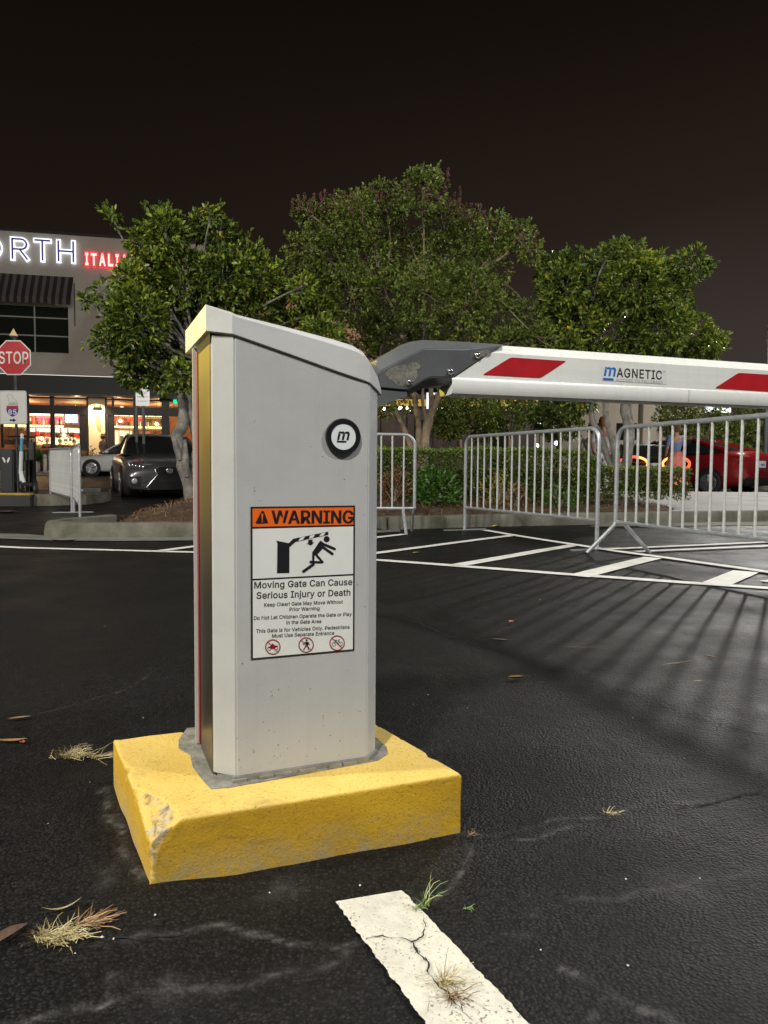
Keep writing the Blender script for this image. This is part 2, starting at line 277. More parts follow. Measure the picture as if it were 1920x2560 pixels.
GLYPHS = {"!":[196,[[67,160,63,509,132,509,128,160],[98,-4,81,-1,66,9,56,24,52,41,56,58,66,73,81,83,98,86,116,83,130,73,140,58,143,41,140,24,130,9,116,-1]]],"-":[453,[[337,244,337,188,114,188,114,244]]],".":[188,[[95,-4,78,-1,63,9,53,24,50,41,53,59,63,73,78,83,95,87,113,83,128,73,138,59,141,41,138,24,128,9,113,-1]]],"0":[453,[[227,-7,174,1,130,24,95,62,69,113,57,155,50,202,48,254,50,306,57,353,69,395,95,447,130,484,174,508,227,516,279,508,323,484,358,447,384,395,396,353,403,306,405,254,403,202,396,155,384,113,359,62,323,24,279,1],[227,50,261,56,290,74,313,103,330,144,340,194,344,254,340,314,330,365,313,405,290,435,261,453,227,460,192,453,163,435,140,405,123,365,113,314,109,254,113,194,123,144,140,103,163,74,192,56]]],"1":[453,[[76,0,76,55,391,55,391,0],[276,509,276,0,212,0,212,448,209,448,86,358,86,427,198,509]]],"2":[453,[[64,0,64,47,234,229,261,257,282,282,299,305,311,327,318,348,320,371,317,397,308,419,293,436,273,449,250,457,224,460,196,457,172,447,153,433,139,413,130,390,127,362,66,362,71,405,86,442,111,473,143,496,182,511,225,516,268,511,306,497,337,474,361,445,376,411,381,372,378,345,371,318,357,290,336,259,306,223,267,180,153,60,153,57,389,57,389,0]]],"3":[453,[[218,-7,173,-3,133,10,98,30,70,57,52,91,44,132,109,132,115,107,126,87,144,71,165,59,191,52,219,50,248,53,275,61,297,74,315,93,325,116,329,145,326,172,316,196,299,217,275,234,242,244,201,248,157,248,157,299,288,448,288,452,70,452,70,509,372,509,372,461,211,278,211,289,264,288,308,276,344,253,371,222,387,186,393,145,387,103,370,66,344,36,309,12,266,-2]]],"4":[453,[[40,105,40,158,247,509,311,509,109,166,109,163,413,163,413,105],[282,0,282,121,282,146,282,318,343,318,343,0]]],"5":[453,[[221,-7,178,-2,140,11,108,32,83,60,66,93,60,130,122,130,127,108,138,89,154,73,173,60,196,52,221,50,250,53,276,64,298,82,314,104,324,131,328,162,324,193,314,221,297,244,275,262,248,273,218,277,192,275,167,268,145,258,128,246,67,253,96,509,366,509,366,452,151,452,134,301,136,301,155,315,178,325,203,331,229,334,263,330,294,321,321,306,345,285,364,260,379,231,388,199,391,163,385,117,369,76,343,41,309,15,268,-1]]],"7":[453,[[97,0,323,448,323,452,62,452,62,509,391,509,391,449,165,0]]],"8":[453,[[226,-7,178,-2,136,11,101,33,74,62,57,96,52,135,55,166,65,195,81,220,101,241,125,256,153,265,153,267,119,282,93,308,76,342,70,380,75,417,90,450,114,477,146,498,184,511,226,516,269,511,306,498,337,477,361,450,377,417,382,380,376,342,359,308,333,282,300,267,300,265,327,256,351,241,372,220,387,195,397,166,401,135,395,96,378,62,352,33,317,11,275,-2],[226,49,258,52,285,60,307,74,323,91,333,113,337,139,333,165,322,189,305,208,283,223,256,232,226,235,196,232,169,223,147,208,130,189,119,165,115,139,119,113,129,91,145,74,167,60,195,52],[226,290,252,292,274,300,293,313,307,330,316,351,319,376,316,399,308,420,294,437,275,449,252,457,226,460,200,457,177,449,159,437,145,420,136,399,133,376,136,351,145,330,159,313,178,300,201,292]]],"9":[453,[[226,516,271,510,310,494,343,468,368,434,384,393,389,347,385,309,373,270,350,224,315,168,200,0,130,0,301,248,307,248,299,234,287,221,273,210,257,202,238,196,218,195,175,199,137,214,106,237,83,269,68,307,64,352,69,397,85,436,110,469,143,494,182,510],[226,460,199,457,174,446,154,429,138,407,129,381,125,352,129,322,138,295,154,274,174,257,199,247,226,243,254,247,279,257,299,273,314,295,324,321,327,350,324,381,314,407,299,429,279,446,254,457]]],"A":[480,[[16,0,201,509,276,509,463,0,395,0,287,302,264,372,232,478,245,478,228,419,213,371,191,302,85,0],[110,142,110,199,370,199,370,142]]],"B":[456,[[60,0,60,509,241,509,289,504,329,491,359,469,381,442,394,410,398,374,395,344,387,320,373,301,356,286,336,275,315,267,315,262,339,257,363,245,385,227,402,203,414,173,418,136,413,100,400,67,377,39,344,18,301,4,247,0],[125,57,245,57,296,63,330,80,349,105,355,137,352,161,342,184,327,203,306,218,279,228,248,231,125,231],[125,285,238,285,265,288,288,296,308,309,323,326,333,348,336,372,330,403,313,429,283,446,240,452,125,452]]],"C":[510,[[267,-7,225,-3,186,7,150,25,119,49,92,79,70,115,53,157,44,203,40,254,44,305,53,352,70,393,92,429,119,459,150,484,186,501,225,512,267,516,305,513,340,504,373,490,402,471,427,447,448,418,463,385,473,348,408,348,401,373,389,395,375,413,357,428,337,440,315,449,292,454,267,456,223,450,184,432,150,403,125,364,109,314,103,254,109,194,125,145,151,105,184,76,223,59,267,53,292,55,315,60,337,69,357,81,375,96,389,114,401,136,408,160,473,160,463,124,448,91,428,62,402,38,373,19,341,5,305,-4]]],"D":[502,[[219,0,96,0,96,57,215,57,272,63,318,81,354,110,379,149,394,198,399,255,394,312,379,361,354,399,320,428,275,446,221,452,93,452,93,509,225,509,273,505,315,495,353,478,399,441,433,391,449,351,458,306,462,255,458,205,449,159,433,119,411,83,384,54,351,31,312,14,268,3],[125,509,125,0,60,0,60,509]]],"E":[419,[[60,0,60,509,372,509,372,452,125,452,125,286,355,286,355,229,125,229,125,57,375,57,375,0]]],"G":[520,[[269,-7,225,-3,185,7,149,25,118,49,91,79,69,116,53,157,43,203,40,254,43,305,53,352,69,393,91,429,117,459,149,484,184,501,223,512,265,516,304,513,340,504,374,489,403,469,429,445,449,416,465,384,474,349,408,349,399,372,387,393,373,411,356,427,337,439,315,448,291,454,265,456,222,450,183,432,150,404,125,364,109,314,103,254,109,194,125,145,151,105,184,76,224,59,269,53,309,57,345,71,374,93,396,123,410,160,415,202,434,199,283,199,283,256,478,256,478,200,471,141,451,91,419,50,377,19,326,0]]],"H":[517,[[60,0,60,509,125,509,125,289,392,289,392,509,457,509,457,0,392,0,392,232,125,232,125,0]]],"I":[300,[[31,0,31,57,118,57,118,452,31,452,31,509,269,509,269,452,183,452,183,57,269,57,269,0]]],"J":[396,[[185,-7,124,3,75,33,52,63,38,100,33,145,33,173,98,173,98,145,104,104,122,74,149,56,185,50,220,56,248,74,266,104,272,145,272,509,336,509,336,145,332,100,318,63,294,33,246,3]]],"K":[467,[[104,145,104,216,139,261,174,303,212,344,364,509,448,509,231,276,228,276],[60,0,60,509,125,509,125,334,124,225,125,193,125,0],[372,0,188,259,228,309,449,0]]],"L":[393,[[60,0,60,509,125,509,125,57,361,57,361,0]]],"M":[628,[[60,0,60,509,152,509,277,187,287,159,299,123,311,84,322,49,307,49,318,83,330,121,342,158,352,187,476,509,568,509,568,0,504,0,504,291,504,327,505,369,506,413,507,457,513,457,498,409,482,363,467,322,456,291,342,0,286,0,170,291,159,321,145,361,129,408,112,457,119,457,120,416,121,372,122,328,122,291,122,0]]],"N":[523,[[60,0,60,509,136,509,343,183,363,151,388,107,414,55,405,54,401,108,399,157,399,195,399,509,463,509,463,0,387,0,202,290,177,331,148,381,108,452,119,454,122,384,124,328,125,291,125,0]]],"O":[533,[[267,-7,225,-3,186,7,150,25,119,49,92,79,70,115,53,157,44,203,40,254,44,305,53,352,70,393,92,429,119,459,150,484,186,501,225,512,267,516,309,512,348,501,384,484,415,459,442,429,464,393,480,352,490,305,493,254,490,203,480,157,464,115,442,79,415,49,384,25,348,7,309,-3],[267,53,310,59,349,76,383,105,408,144,425,194,430,254,425,314,408,365,383,404,349,433,310,450,267,456,223,450,184,433,151,404,125,364,109,314,103,254,109,194,125,144,151,105,184,76,223,59]]],"P":[445,[[60,0,60,509,235,509,289,503,332,487,366,462,390,430,404,391,409,348,404,304,390,265,366,233,332,207,289,191,235,186,109,186,109,242,233,242,269,246,297,256,318,272,333,294,342,319,344,348,342,376,333,402,318,423,297,439,268,449,232,452,125,452,125,0]]],"R":[449,[[60,0,60,509,236,509,290,504,333,489,367,465,390,433,405,395,409,352,405,309,390,271,367,240,333,217,289,203,236,198,96,198,96,255,234,255,269,258,298,267,319,281,334,300,342,324,345,352,342,380,334,405,319,425,298,440,269,449,233,452,125,452,125,0],[353,0,230,229,303,229,428,0]]],"S":[447,[[224,-9,172,-4,128,9,91,31,64,60,46,96,38,137,104,137,110,110,123,88,142,71,166,59,194,52,224,49,257,52,286,60,311,74,329,92,341,114,346,139,342,161,332,179,316,193,296,205,272,214,245,222,184,239,128,260,86,289,60,326,52,372,58,413,75,448,102,476,138,498,180,511,227,516,275,511,316,498,351,476,377,449,394,415,401,378,337,378,326,412,302,437,267,453,225,459,194,456,167,448,145,435,129,418,118,398,115,376,119,352,131,334,148,319,169,308,212,293,264,279,312,264,336,252,359,238,379,220,395,198,405,171,408,139,403,99,386,64,360,34,323,11,278,-4]]],"T":[449,[[32,452,32,509,417,509,417,452,257,452,257,0,193,0,193,452]]],"U":[517,[[259,-8,203,-2,154,15,114,43,85,80,66,124,60,173,60,509,124,509,124,178,128,144,141,113,160,87,187,68,220,56,259,52,298,56,331,68,357,87,377,113,389,144,393,178,393,509,457,509,457,173,451,124,433,80,403,43,363,15,315,-2]]],"V":[480,[[204,0,16,509,84,509,192,206,215,137,248,31,235,31,252,90,267,138,290,206,395,509,463,509,278,0]]],"W":[686,[[155,0,16,509,82,509,163,196,175,145,187,94,197,40,189,40,200,94,211,145,224,196,306,509,380,509,462,196,474,145,486,94,497,40,488,40,499,94,510,145,523,196,603,509,670,509,530,0,455,0,368,323,351,391,344,431,336,475,350,475,335,395,327,359,318,323,230,0]]],"Y":[472,[[203,0,203,208,16,509,91,509,192,344,222,292,236,264,250,230,224,230,237,265,251,293,280,344,381,509,455,509,268,208,268,0]]],"a":[389,[[160,-9,126,-5,94,5,68,22,48,45,35,73,30,108,34,138,43,161,58,179,78,193,100,203,125,211,178,220,234,227,252,230,265,235,273,243,276,255,276,257,273,279,267,297,256,311,240,322,220,329,196,331,171,329,149,322,132,313,118,301,107,288,100,274,41,291,57,322,79,346,104,364,133,375,163,382,194,384,215,383,239,379,263,372,286,360,306,343,322,320,333,290,337,251,337,0,277,0,277,52,272,52,264,38,252,25,236,12,215,1,190,-6],[170,45,202,49,228,59,248,74,263,93,272,115,276,138,276,190,259,182,231,176,200,171,175,168,154,164,134,159,117,150,103,139,95,124,92,105,94,87,102,72,114,61,130,52,149,47]]],"b":[424,[[229,-8,198,-5,172,4,153,17,138,31,118,59,112,59,112,0,53,0,53,509,114,509,114,319,118,319,137,346,152,360,171,373,197,381,229,384,274,378,313,361,345,332,370,293,385,245,390,189,385,133,370,84,346,45,313,16,274,-2],[220,47,253,51,279,66,301,88,316,117,325,151,328,189,325,227,316,261,301,290,280,311,253,325,220,330,188,325,161,312,140,291,125,263,116,229,113,189,116,150,125,115,140,86,162,65,188,51]]],"c":[396,[[207,-8,159,-2,117,16,82,46,56,85,40,133,34,187,40,243,56,291,82,330,117,360,159,378,207,384,234,383,260,377,284,368,305,356,324,341,340,322,353,301,362,277,303,262,298,276,290,289,270,311,257,319,242,325,226,329,207,330,173,325,145,310,124,287,108,258,99,224,96,187,99,151,108,117,124,89,145,66,173,51,207,46,226,48,243,52,258,58,271,66,282,76,292,89,299,102,304,117,363,102,354,78,341,56,325,37,306,21,285,9,261,-1,235,-6]]],"d":[424,[[195,-8,151,-2,111,16,79,45,55,84,39,133,34,189,39,245,55,293,79,332,112,361,151,378,196,384,228,381,253,373,272,360,287,346,306,319,311,319,311,509,372,509,372,0,313,0,313,59,307,59,287,31,272,17,252,4,227,-5],[205,47,236,51,263,65,284,86,299,115,309,150,312,189,309,229,300,263,284,291,263,312,237,325,205,330,172,325,145,311,124,290,108,261,99,227,96,189,99,151,109,117,124,88,145,66,172,51]]],"e":[404,[[212,-8,161,-2,117,16,82,46,56,85,40,132,34,187,39,242,55,290,81,329,115,359,157,378,205,384,236,382,266,374,294,361,319,341,341,315,357,282,368,242,371,194,371,169,75,169,75,221,338,221,310,202,307,237,298,269,283,294,263,314,237,326,205,330,173,326,146,313,125,294,109,270,99,241,96,211,96,178,100,139,110,106,128,80,151,61,179,50,212,46,234,48,254,53,271,61,285,73,297,88,306,105,365,91,353,63,335,39,311,19,283,4,249,-5]]],"f":[254,[[228,379,228,327,6,327,6,379],[81,0,81,432,84,461,96,486,113,505,135,519,161,527,187,530,222,527,243,521,227,468,215,472,195,474,171,470,154,460,145,443,142,419,142,0]]],"g":[425,[[207,-151,168,-148,134,-140,105,-127,82,-110,64,-91,51,-69,101,-41,122,-66,136,-78,154,-88,178,-95,207,-97,249,-92,282,-75,304,-47,311,-6,311,68,306,68,287,41,272,28,252,16,227,8,195,5,152,10,113,27,80,53,55,90,39,136,34,191,39,246,55,293,80,332,112,361,152,378,196,384,228,382,253,373,273,360,288,346,308,319,313,319,313,379,372,379,372,-9,367,-54,350,-90,324,-117,291,-136,251,-147],[205,59,237,63,264,75,285,95,300,121,309,154,312,193,309,231,300,264,285,291,264,312,237,325,205,330,172,325,145,312,124,290,109,262,99,229,96,193,99,155,109,123,124,96,145,76,172,63]]],"h":[410,[[114,227,114,0,53,0,53,509,114,509,114,287,102,287,124,332,152,362,187,379,227,384,264,380,295,369,321,349,341,321,353,285,357,240,357,0,296,0,296,235,290,275,273,304,246,323,210,329,184,326,161,317,141,303,126,283,117,257]]],"i":[167,[[53,0,53,379,114,379,114,0],[84,443,67,446,54,455,44,468,41,483,44,499,54,512,67,521,84,524,100,521,114,512,123,499,126,483,123,468,114,455,100,446]]],"j":[167,[[53,379,114,379,114,-30,111,-63,102,-90,86,-113,65,-129,37,-139,4,-143,-10,-143,-10,-87,2,-87,25,-83,40,-72,50,-54,53,-29],[83,443,67,446,53,455,44,468,41,483,44,499,53,512,67,521,83,524,100,521,114,512,123,499,126,483,123,468,114,455,100,446]]],"k":[381,[[110,137,110,212,121,212,284,379,360,379,184,199,177,199],[53,0,53,509,114,509,114,0],[294,0,148,186,191,229,372,0]]],"l":[189,[[139,-2,101,3,74,20,58,47,53,84,53,509,114,509,114,99,115,77,120,62,130,54,146,52,160,53,170,54,181,3,162,-1]]],"m":[610,[[53,0,53,379,112,379,112,295,108,295,118,323,132,346,151,363,172,376,195,384,219,386,257,380,287,361,309,331,321,295,312,295,322,321,337,343,357,361,381,375,407,383,437,386,468,383,497,372,522,354,541,328,553,296,557,255,557,0,496,0,496,254,490,289,473,313,447,326,419,330,395,328,374,320,358,307,345,290,338,270,335,247,335,0,274,0,274,260,269,288,253,311,229,326,199,330,178,328,158,320,140,307,126,289,117,266,114,238,114,0]]],"n":[410,[[114,227,114,0,53,0,53,379,112,379,112,287,102,287,124,332,152,362,187,379,227,384,264,380,295,369,321,349,341,321,353,285,357,240,357,0,296,0,296,235,290,275,273,304,246,323,210,329,184,326,161,317,141,303,126,283,117,257]]],"o":[415,[[207,-8,159,-2,117,16,82,46,56,85,40,133,34,187,40,243,56,291,82,330,117,360,159,378,207,384,256,378,299,360,333,330,359,291,376,243,381,187,376,133,359,85,333,46,299,16,256,-2],[207,46,242,51,270,66,292,89,307,117,316,151,319,187,316,224,307,258,292,287,270,310,242,325,207,330,173,325,145,310,124,287,108,258,99,224,96,187,99,151,108,117,124,89,145,66,173,51]]],"p":[424,[[53,-143,53,379,112,379,112,319,118,319,137,346,152,360,171,373,197,381,229,384,274,378,313,361,345,332,370,293,385,245,390,189,385,133,370,84,346,45,313,16,274,-2,229,-8,198,-5,173,4,153,17,138,31,118,59,114,59,114,-143],[220,47,253,51,279,66,301,88,316,117,325,151,328,189,325,227,316,261,301,290,280,311,253,325,220,330,188,325,161,312,140,291,125,263,116,229,113,189,116,150,125,115,140,86,162,65,188,51]]],"r":[259,[[53,0,53,379,112,379,112,321,115,321,130,347,152,367,181,380,213,385,229,384,243,384,243,322,230,324,207,326,182,323,159,315,140,301,126,284,117,262,114,237,114,0]]],"s":[365,[[182,-8,145,-5,112,3,84,18,62,38,45,63,36,94,94,107,105,79,124,60,150,49,181,45,217,50,244,62,262,81,268,103,265,121,254,136,237,147,212,155,149,170,104,186,72,208,53,237,47,274,51,305,65,332,87,354,115,370,149,381,187,384,223,381,254,372,279,358,299,339,314,316,324,290,268,277,258,298,243,316,219,328,187,333,156,329,131,317,114,299,109,277,112,258,124,243,144,232,172,223,229,209,275,194,306,171,325,142,331,107,326,75,312,47,290,24,260,6,223,-5]]],"t":[227,[[204,379,204,327,6,327,6,379],[65,471,126,471,126,98,128,76,136,61,150,53,170,50,185,51,202,54,213,2,192,-3,168,-4,125,2,92,21,72,52,65,93]]],"u":[410,[[182,-5,146,-1,115,11,89,31,69,59,57,95,53,139,53,379,114,379,114,144,119,105,137,75,164,56,200,50,226,53,249,62,268,77,283,97,293,122,296,153,296,379,357,379,357,0,298,0,298,92,307,92,286,47,257,17,222,0]]],"v":[389,[[163,0,17,379,84,379,165,155,177,121,187,87,206,21,184,21,203,87,213,121,224,155,305,379,371,379,226,0]]],"w":[567,[[138,0,23,379,87,379,133,214,154,137,165,91,175,41,165,41,175,90,186,135,206,214,252,379,316,379,362,214,382,136,392,91,402,41,391,41,402,90,413,135,434,214,480,379,545,379,429,0,368,0,319,172,305,225,291,280,277,338,291,338,277,280,263,225,248,172,199,0]]],"x":[379,[[21,0,171,218,171,171,29,379,100,379,147,306,179,253,207,206,175,206,190,229,202,253,216,279,233,306,282,379,352,379,209,169,209,214,358,0,287,0,231,85,200,136,173,182,205,182,178,136,165,112,148,85,91,0]]],"y":[389,[[47,-139,61,-86,71,-87,88,-90,104,-89,118,-84,130,-74,141,-58,151,-36,163,-1,17,379,84,379,165,155,177,121,187,87,206,21,184,21,202,87,212,121,224,155,305,379,371,379,204,-58,191,-85,177,-107,159,-124,139,-136,117,-143,91,-145,65,-143]]],"z":[380,[[42,0,42,46,254,320,254,323,48,323,48,379,333,379,333,331,126,60,126,56,339,56,339,0]]],"\u00ae":[463,[[231,118,192,122,154,134,121,152,91,177,67,206,48,240,37,277,33,317,37,357,48,394,67,428,91,457,121,482,154,500,192,512,231,516,271,512,309,500,343,482,372,457,396,428,415,394,426,357,430,317,426,277,415,240,396,206,372,177,343,152,309,134,271,122],[231,166,271,171,307,187,338,210,362,241,377,277,382,317,377,357,362,393,338,423,307,447,271,462,231,467,192,462,156,447,125,423,101,393,86,357,81,317,86,277,101,241,125,210,156,187,192,171],[273,226,228,312,273,312,319,226],[161,226,161,409,253,409,266,407,279,402,292,394,302,383,309,368,311,350,309,332,302,316,291,304,278,295,264,289,250,287,185,287,185,319,239,319,257,327,264,337,267,350,264,364,257,372,239,378,203,378,203,226]]]," ":[188,[]]}
def grow_outline(c, bold):
    n = len(c)//2; pp = [Vector((c[2*i]/1000, c[2*i+1]/1000)) for i in range(n)]; qq = []
    if not bold: return pp
    for i in range(n):
        e1 = (pp[i]-pp[i-1]); e2 = (pp[(i+1) % n]-pp[i])
        e1 = e1.normalized() if e1.length else e2.normalized(); e2 = e2.normalized() if e2.length else e1
        n1 = Vector((-e1.y, e1.x)); n2 = Vector((-e2.y, e2.x)); b = (n1+n2)
        b = b.normalized() if b.length > 1e-4 else n1
        qq.append(pp[i]+b*bold/max(.55, b.dot(n1)))
    return qq
def poly_in(p, poly):
    ins = False
    for i in range(len(poly)):
        a = poly[i-1]; b = poly[i]
        if (a.y > p.y) != (b.y > p.y) and p.x < (b.x-a.x)*(p.y-a.y)/(b.y-a.y)+a.x: ins = not ins
    return ins
def text_mesh(body, bold=0.0, spacing=1.0, align='LEFT'):
    """lettering from outline data (no font file)"""
    key = (body, bold, spacing)
    if key in TXT: return TXT[key]
    x = 0.0; V = []; Fc = []
    for ch in body:
        adv, cs = GLYPHS.get(ch, GLYPHS['-']); gk = (ch, bold)
        if gk not in TXT:
            ol = [(sum(c[2*i]*c[(2*i+3) % len(c)]-c[(2*i+2) % len(c)]*c[2*i+1] for i in range(len(c)//2)), grow_outline(c, bold)) for c in cs]
            gv = []; gf = []; outers = [p for a, p in ol if a < 0]; holes = [p for a, p in ol if a >= 0]
            for k, ot in enumerate(outers):
                cu = bpy.data.curves.new('lettering', 'CURVE'); cu.dimensions = '2D'; cu.fill_mode = 'FRONT'
                for pl in [ot]+[h for h in holes if poly_in(h[0], ot)]:
                    sp = cu.splines.new('POLY'); sp.points.add(len(pl)-1); sp.use_cyclic_u = True
                    for i, p in enumerate(pl): sp.points[i].co = (p.x, p.y, 0, 1)
                ob = bpy.data.objects.new('lettering', cu); COL.objects.link(ob); bpy.context.view_layer.update()
                me = bpy.data.meshes.new_from_object(ob.evaluated_get(bpy.context.evaluated_depsgraph_get()))
                b0_ = len(gv); gv += [Vector((v.co.x, v.co.y, k*.004)) for v in me.vertices]; gf += [tuple(b0_+i for i in p.vertices) for p in me.polygons]
                bpy.data.objects.remove(ob); bpy.data.curves.remove(cu); bpy.data.meshes.remove(me)
            TXT[gk] = (gv, gf)
        gv, gf = TXT[gk]; b0_ = len(V)
        V += [v+Vector((x, 0, 0)) for v in gv]; Fc += [tuple(b0_+i for i in f) for f in gf]
        x += adv/1000*spacing + bold*1.2
    TXT[key] = (V, Fc, min(v.x for v in V), max(v.x for v in V), max(v.y for v in V)); return TXT[key]
# ================================================================== GROUND
block_poly = [Vector((-.392, 1.212, 0)), Vector((.157, 1.428, 0)), Vector((-.068, 1.800, 0)), Vector((-.594, 1.598, 0))]
def crack_px(pts, w, k): return ([G(*p) for p in pts], w, k)
CRACKS = [  # pixel path measured on the ground plane, half-width in metres, strength (dust)
    crack_px([(120,2362),(200,2368),(300,2356),(400,2350),(440,2347),(480,2332),(530,2322),(600,2335),(680,2345),(760,2350),(830,2368),(900,2356)], .010, .75),
    crack_px([(855,2375),(840,2400),(780,2425),(680,2440),(560,2470),(450,2478),(330,2490),(240,2512),(140,2530),(0,2556)], .013, .55),
    crack_px([(270,2500),(262,2460),(290,2440)], .010, .4), crack_px([(330,2490),(325,2455)], .008, .35),
    crack_px([(1010,2345),(1040,2300),(1065,2265),(1120,2225),(1160,2190),(1165,2130),(1150,2080)], .010, .6),
    crack_px([(1410,2425),(1470,2450),(1540,2500),(1620,2525),(1690,2560)], .014, .7),
    crack_px([(1500,2500),(1480,2550)], .012, .4),
    crack_px([(1420,2240),(1500,2250),(1600,2230),(1690,2215),(1780,2190),(1920,2175)], .016, .42),
    crack_px([(1320,2250),(1335,2290)], .010, .35), crack_px([(1250,2345),(1330,2340)], .014, .3),
    crack_px([(1150,2080),(1230,2085),(1330,2062),(1420,2040),(1520,2040),(1640,2000),(1760,2010),(1850,1985),(1920,1972)], .012, .55),
    crack_px([(1240,2090),(1330,2095),(1400,2075),(1470,2062)], .010, .5),
    crack_px([(20,1800),(110,1780),(200,1755),(330,1720),(360,1690),(375,1670)], .008, .35),
    crack_px([(330,1720),(300,1700)], .006, .3), crack_px([(380,1700),(430,1690)], .006, .3),
    crack_px([(270,1985),(285,2060),(310,2150),(350,2215)], .016, .7),
    crack_px([(255,2000),(268,1985)], .02, .9),
    crack_px([(1000,1775),(1060,1800),(1150,1780),(1300,1800)], .004, .3),
    crack_px([(1480,1600),(1640,1610),(1780,1580),(1920,1600)], .008, .25),
]
GAPS = [  # narrow open cracks (dark)
    crack_px([(150,2366),(260,2362),(300,2356),(400,2350),(432,2349),(470,2336),(492,2330)], .0018, 1),
    crack_px([(860,2368),(905,2355),(950,2362),(1002,2345)], .0015, 1),
    crack_px([(1050,2290),(1054,2278)], .005, 1),
    crack_px([(1700,2018),(1760,2012),(1850,1988),(1920,1975)], .003, .9),
    crack_px([(1180,2090),(1240,2095),(1300,2080)], .002, .8),
    crack_px([(1055,1560),(1120,1590),(1250,1620),(1330,1650),(1430,1680),(1520,1715),(1620,1745),(1700,1780),(1920,1840)], .003, .6),
]
STAINS = [(G(250,2205), .03, .5), (G(430,2465), .035, .35), (G(330,2440), .02, .3), (G(1700,2210), .05, .4), (G(700,2215), .05, .3)]
SEAL = [crack_px([(900,1530),(1000,1545),(1120,1590),(1250,1625),(1330,1652),(1430,1684),(1520,1720),(1620,1752),(1700,1785),(1920,1850)], .055, 1)]
def polydist(X, Y, pts):
    d = np.full(X.shape, 9.0)
    for a, b in zip(pts[:-1], pts[1:]):
        ax, ay, bx, by = a.x, a.y, b.x, b.y; vx, vy = bx-ax, by-ay; l2 = vx*vx+vy*vy+1e-12
        t = np.clip(((X-ax)*vx+(Y-ay)*vy)/l2, 0, 1)
        d = np.minimum(d, np.hypot(X-ax-t*vx, Y-ay-t*vy))
    return d
def vnoise(X, Y, s, seed=0):         # cheap value noise
    def h(i, j):
        n = (i*374761393 + j*668265263 + seed*974711) & 0xffffffff
        n = ((n ^ (n >> 13))*1274126177) & 0xffffffff
        return ((n ^ (n >> 16)) & 0xffff)/65535.0
    x = X*s; y = Y*s; i = np.floor(x).astype(np.int64); j = np.floor(y).astype(np.int64)
    fx = x-i; fy = y-j; fx = fx*fx*(3-2*fx); fy = fy*fy*(3-2*fy)
    return (h(i, j)*(1-fx)+h(i+1, j)*fx)*(1-fy)+(h(i, j+1)*(1-fx)+h(i+1, j+1)*fx)*fy
def fbm(X, Y, s, seed=0, o=4):
    r = 0; a = .5
    for k in range(o): r = r+a*vnoise(X, Y, s*2**k, seed+k); a *= .5
    return r
def heap(X, Y):                      # asphalt worked up against the concrete block
    dl = polydist(X, Y, [block_poly[3], block_poly[0]]); df = polydist(X, Y, [block_poly[0], block_poly[0].lerp(block_poly[1], .7)])
    h = .015*np.exp(-(dl/.13)**2)
    h = np.maximum(h, .006*np.exp(-(df/.10)**2)*np.clip(1-((X+.392)/.45), 0, 1))
    return h
def ground_h(X, Y, fine=True):
    X = np.asarray(X, float); Y = np.asarray(Y, float)
    t = np.clip((Y-12)/20, 0, 1)
    return .36*t + heap(X, Y) + (.006*(fbm(X, Y, 1.3, 5, 3)-.5) if fine else 0)
def gh(x, y): return float(ground_h(np.array([x]), np.array([y]))[0])
def axis(core0, core1, step, grow, end0, end1):
    a = list(np.arange(core0, core1, step)); s = step
    while a[-1] < end1: s *= grow; a.append(a[-1]+s)
    s = step; b = [core0]
    while b[-1] > end0: s *= grow; b.append(b[-1]-s)
    return np.array(b[:0:-1]+a)
xs = axis(-1.25, 1.75, .0085, 1.035, -140, 140)
ys = axis(.86, 2.9, .0085, 1.022, -60, 220)
GX, GY = np.meshgrid(xs, ys)
crack = np.zeros(GX.shape); gap = np.zeros(GX.shape); road_seal_lid_shade = np.zeros(GX.shape)
near = (GX > -8) & (GX < 8) & (GY > .3) & (GY < 9)
nx = GX[near]; ny = GY[near]
wx = nx+.045*(fbm(nx, ny, 16, 3, 5)-.5); wy = ny+.045*(fbm(nx, ny, 16, 9, 5)-.5)
c = np.zeros(nx.shape)
nn = fbm(nx, ny, 30, 21, 3)
for pts, w, k in CRACKS: c = np.maximum(c, k*np.exp(-(polydist(wx, wy, pts)/(w*.72*(0.08+.95*nn)))**1.4))
for p, r, k in STAINS: c = np.maximum(c, k*np.exp(-((nx-p.x)**2+(ny-p.y)**2)/r**2)*np.clip(2.2*nn-.5, 0, 1))
crack[near] = np.clip(c, 0, 1)*np.clip(2.6*fbm(nx, ny, 40, 2, 4)-.55, 0, 1.3)
g_ = np.zeros(nx.shape)
for pts, w, k in GAPS: g_ = np.maximum(g_, k*np.exp(-(polydist(wx, wy, pts)/(w*1.6))**2))
gap[near] = g_
s_ = np.zeros(nx.shape)
for pts, w, k in SEAL: s_ = np.maximum(s_, np.clip(1.5-polydist(wx, wy, pts)/w*1.1*(.8+.4*nn), 0, 1))
road_seal_lid_shade[near] = s_
GZ = ground_h(GX, GY)
GZ = GZ - .0010*gap - .0003*crack
GZ = GZ - .035*((GX > 40) | (GY > 60))
idx = np.arange(GX.size).reshape(GX.shape)
q = np.stack([idx[:-1, :-1], idx[:-1, 1:], idx[1:, 1:], idx[1:, :-1]], -1).reshape(-1, 4)
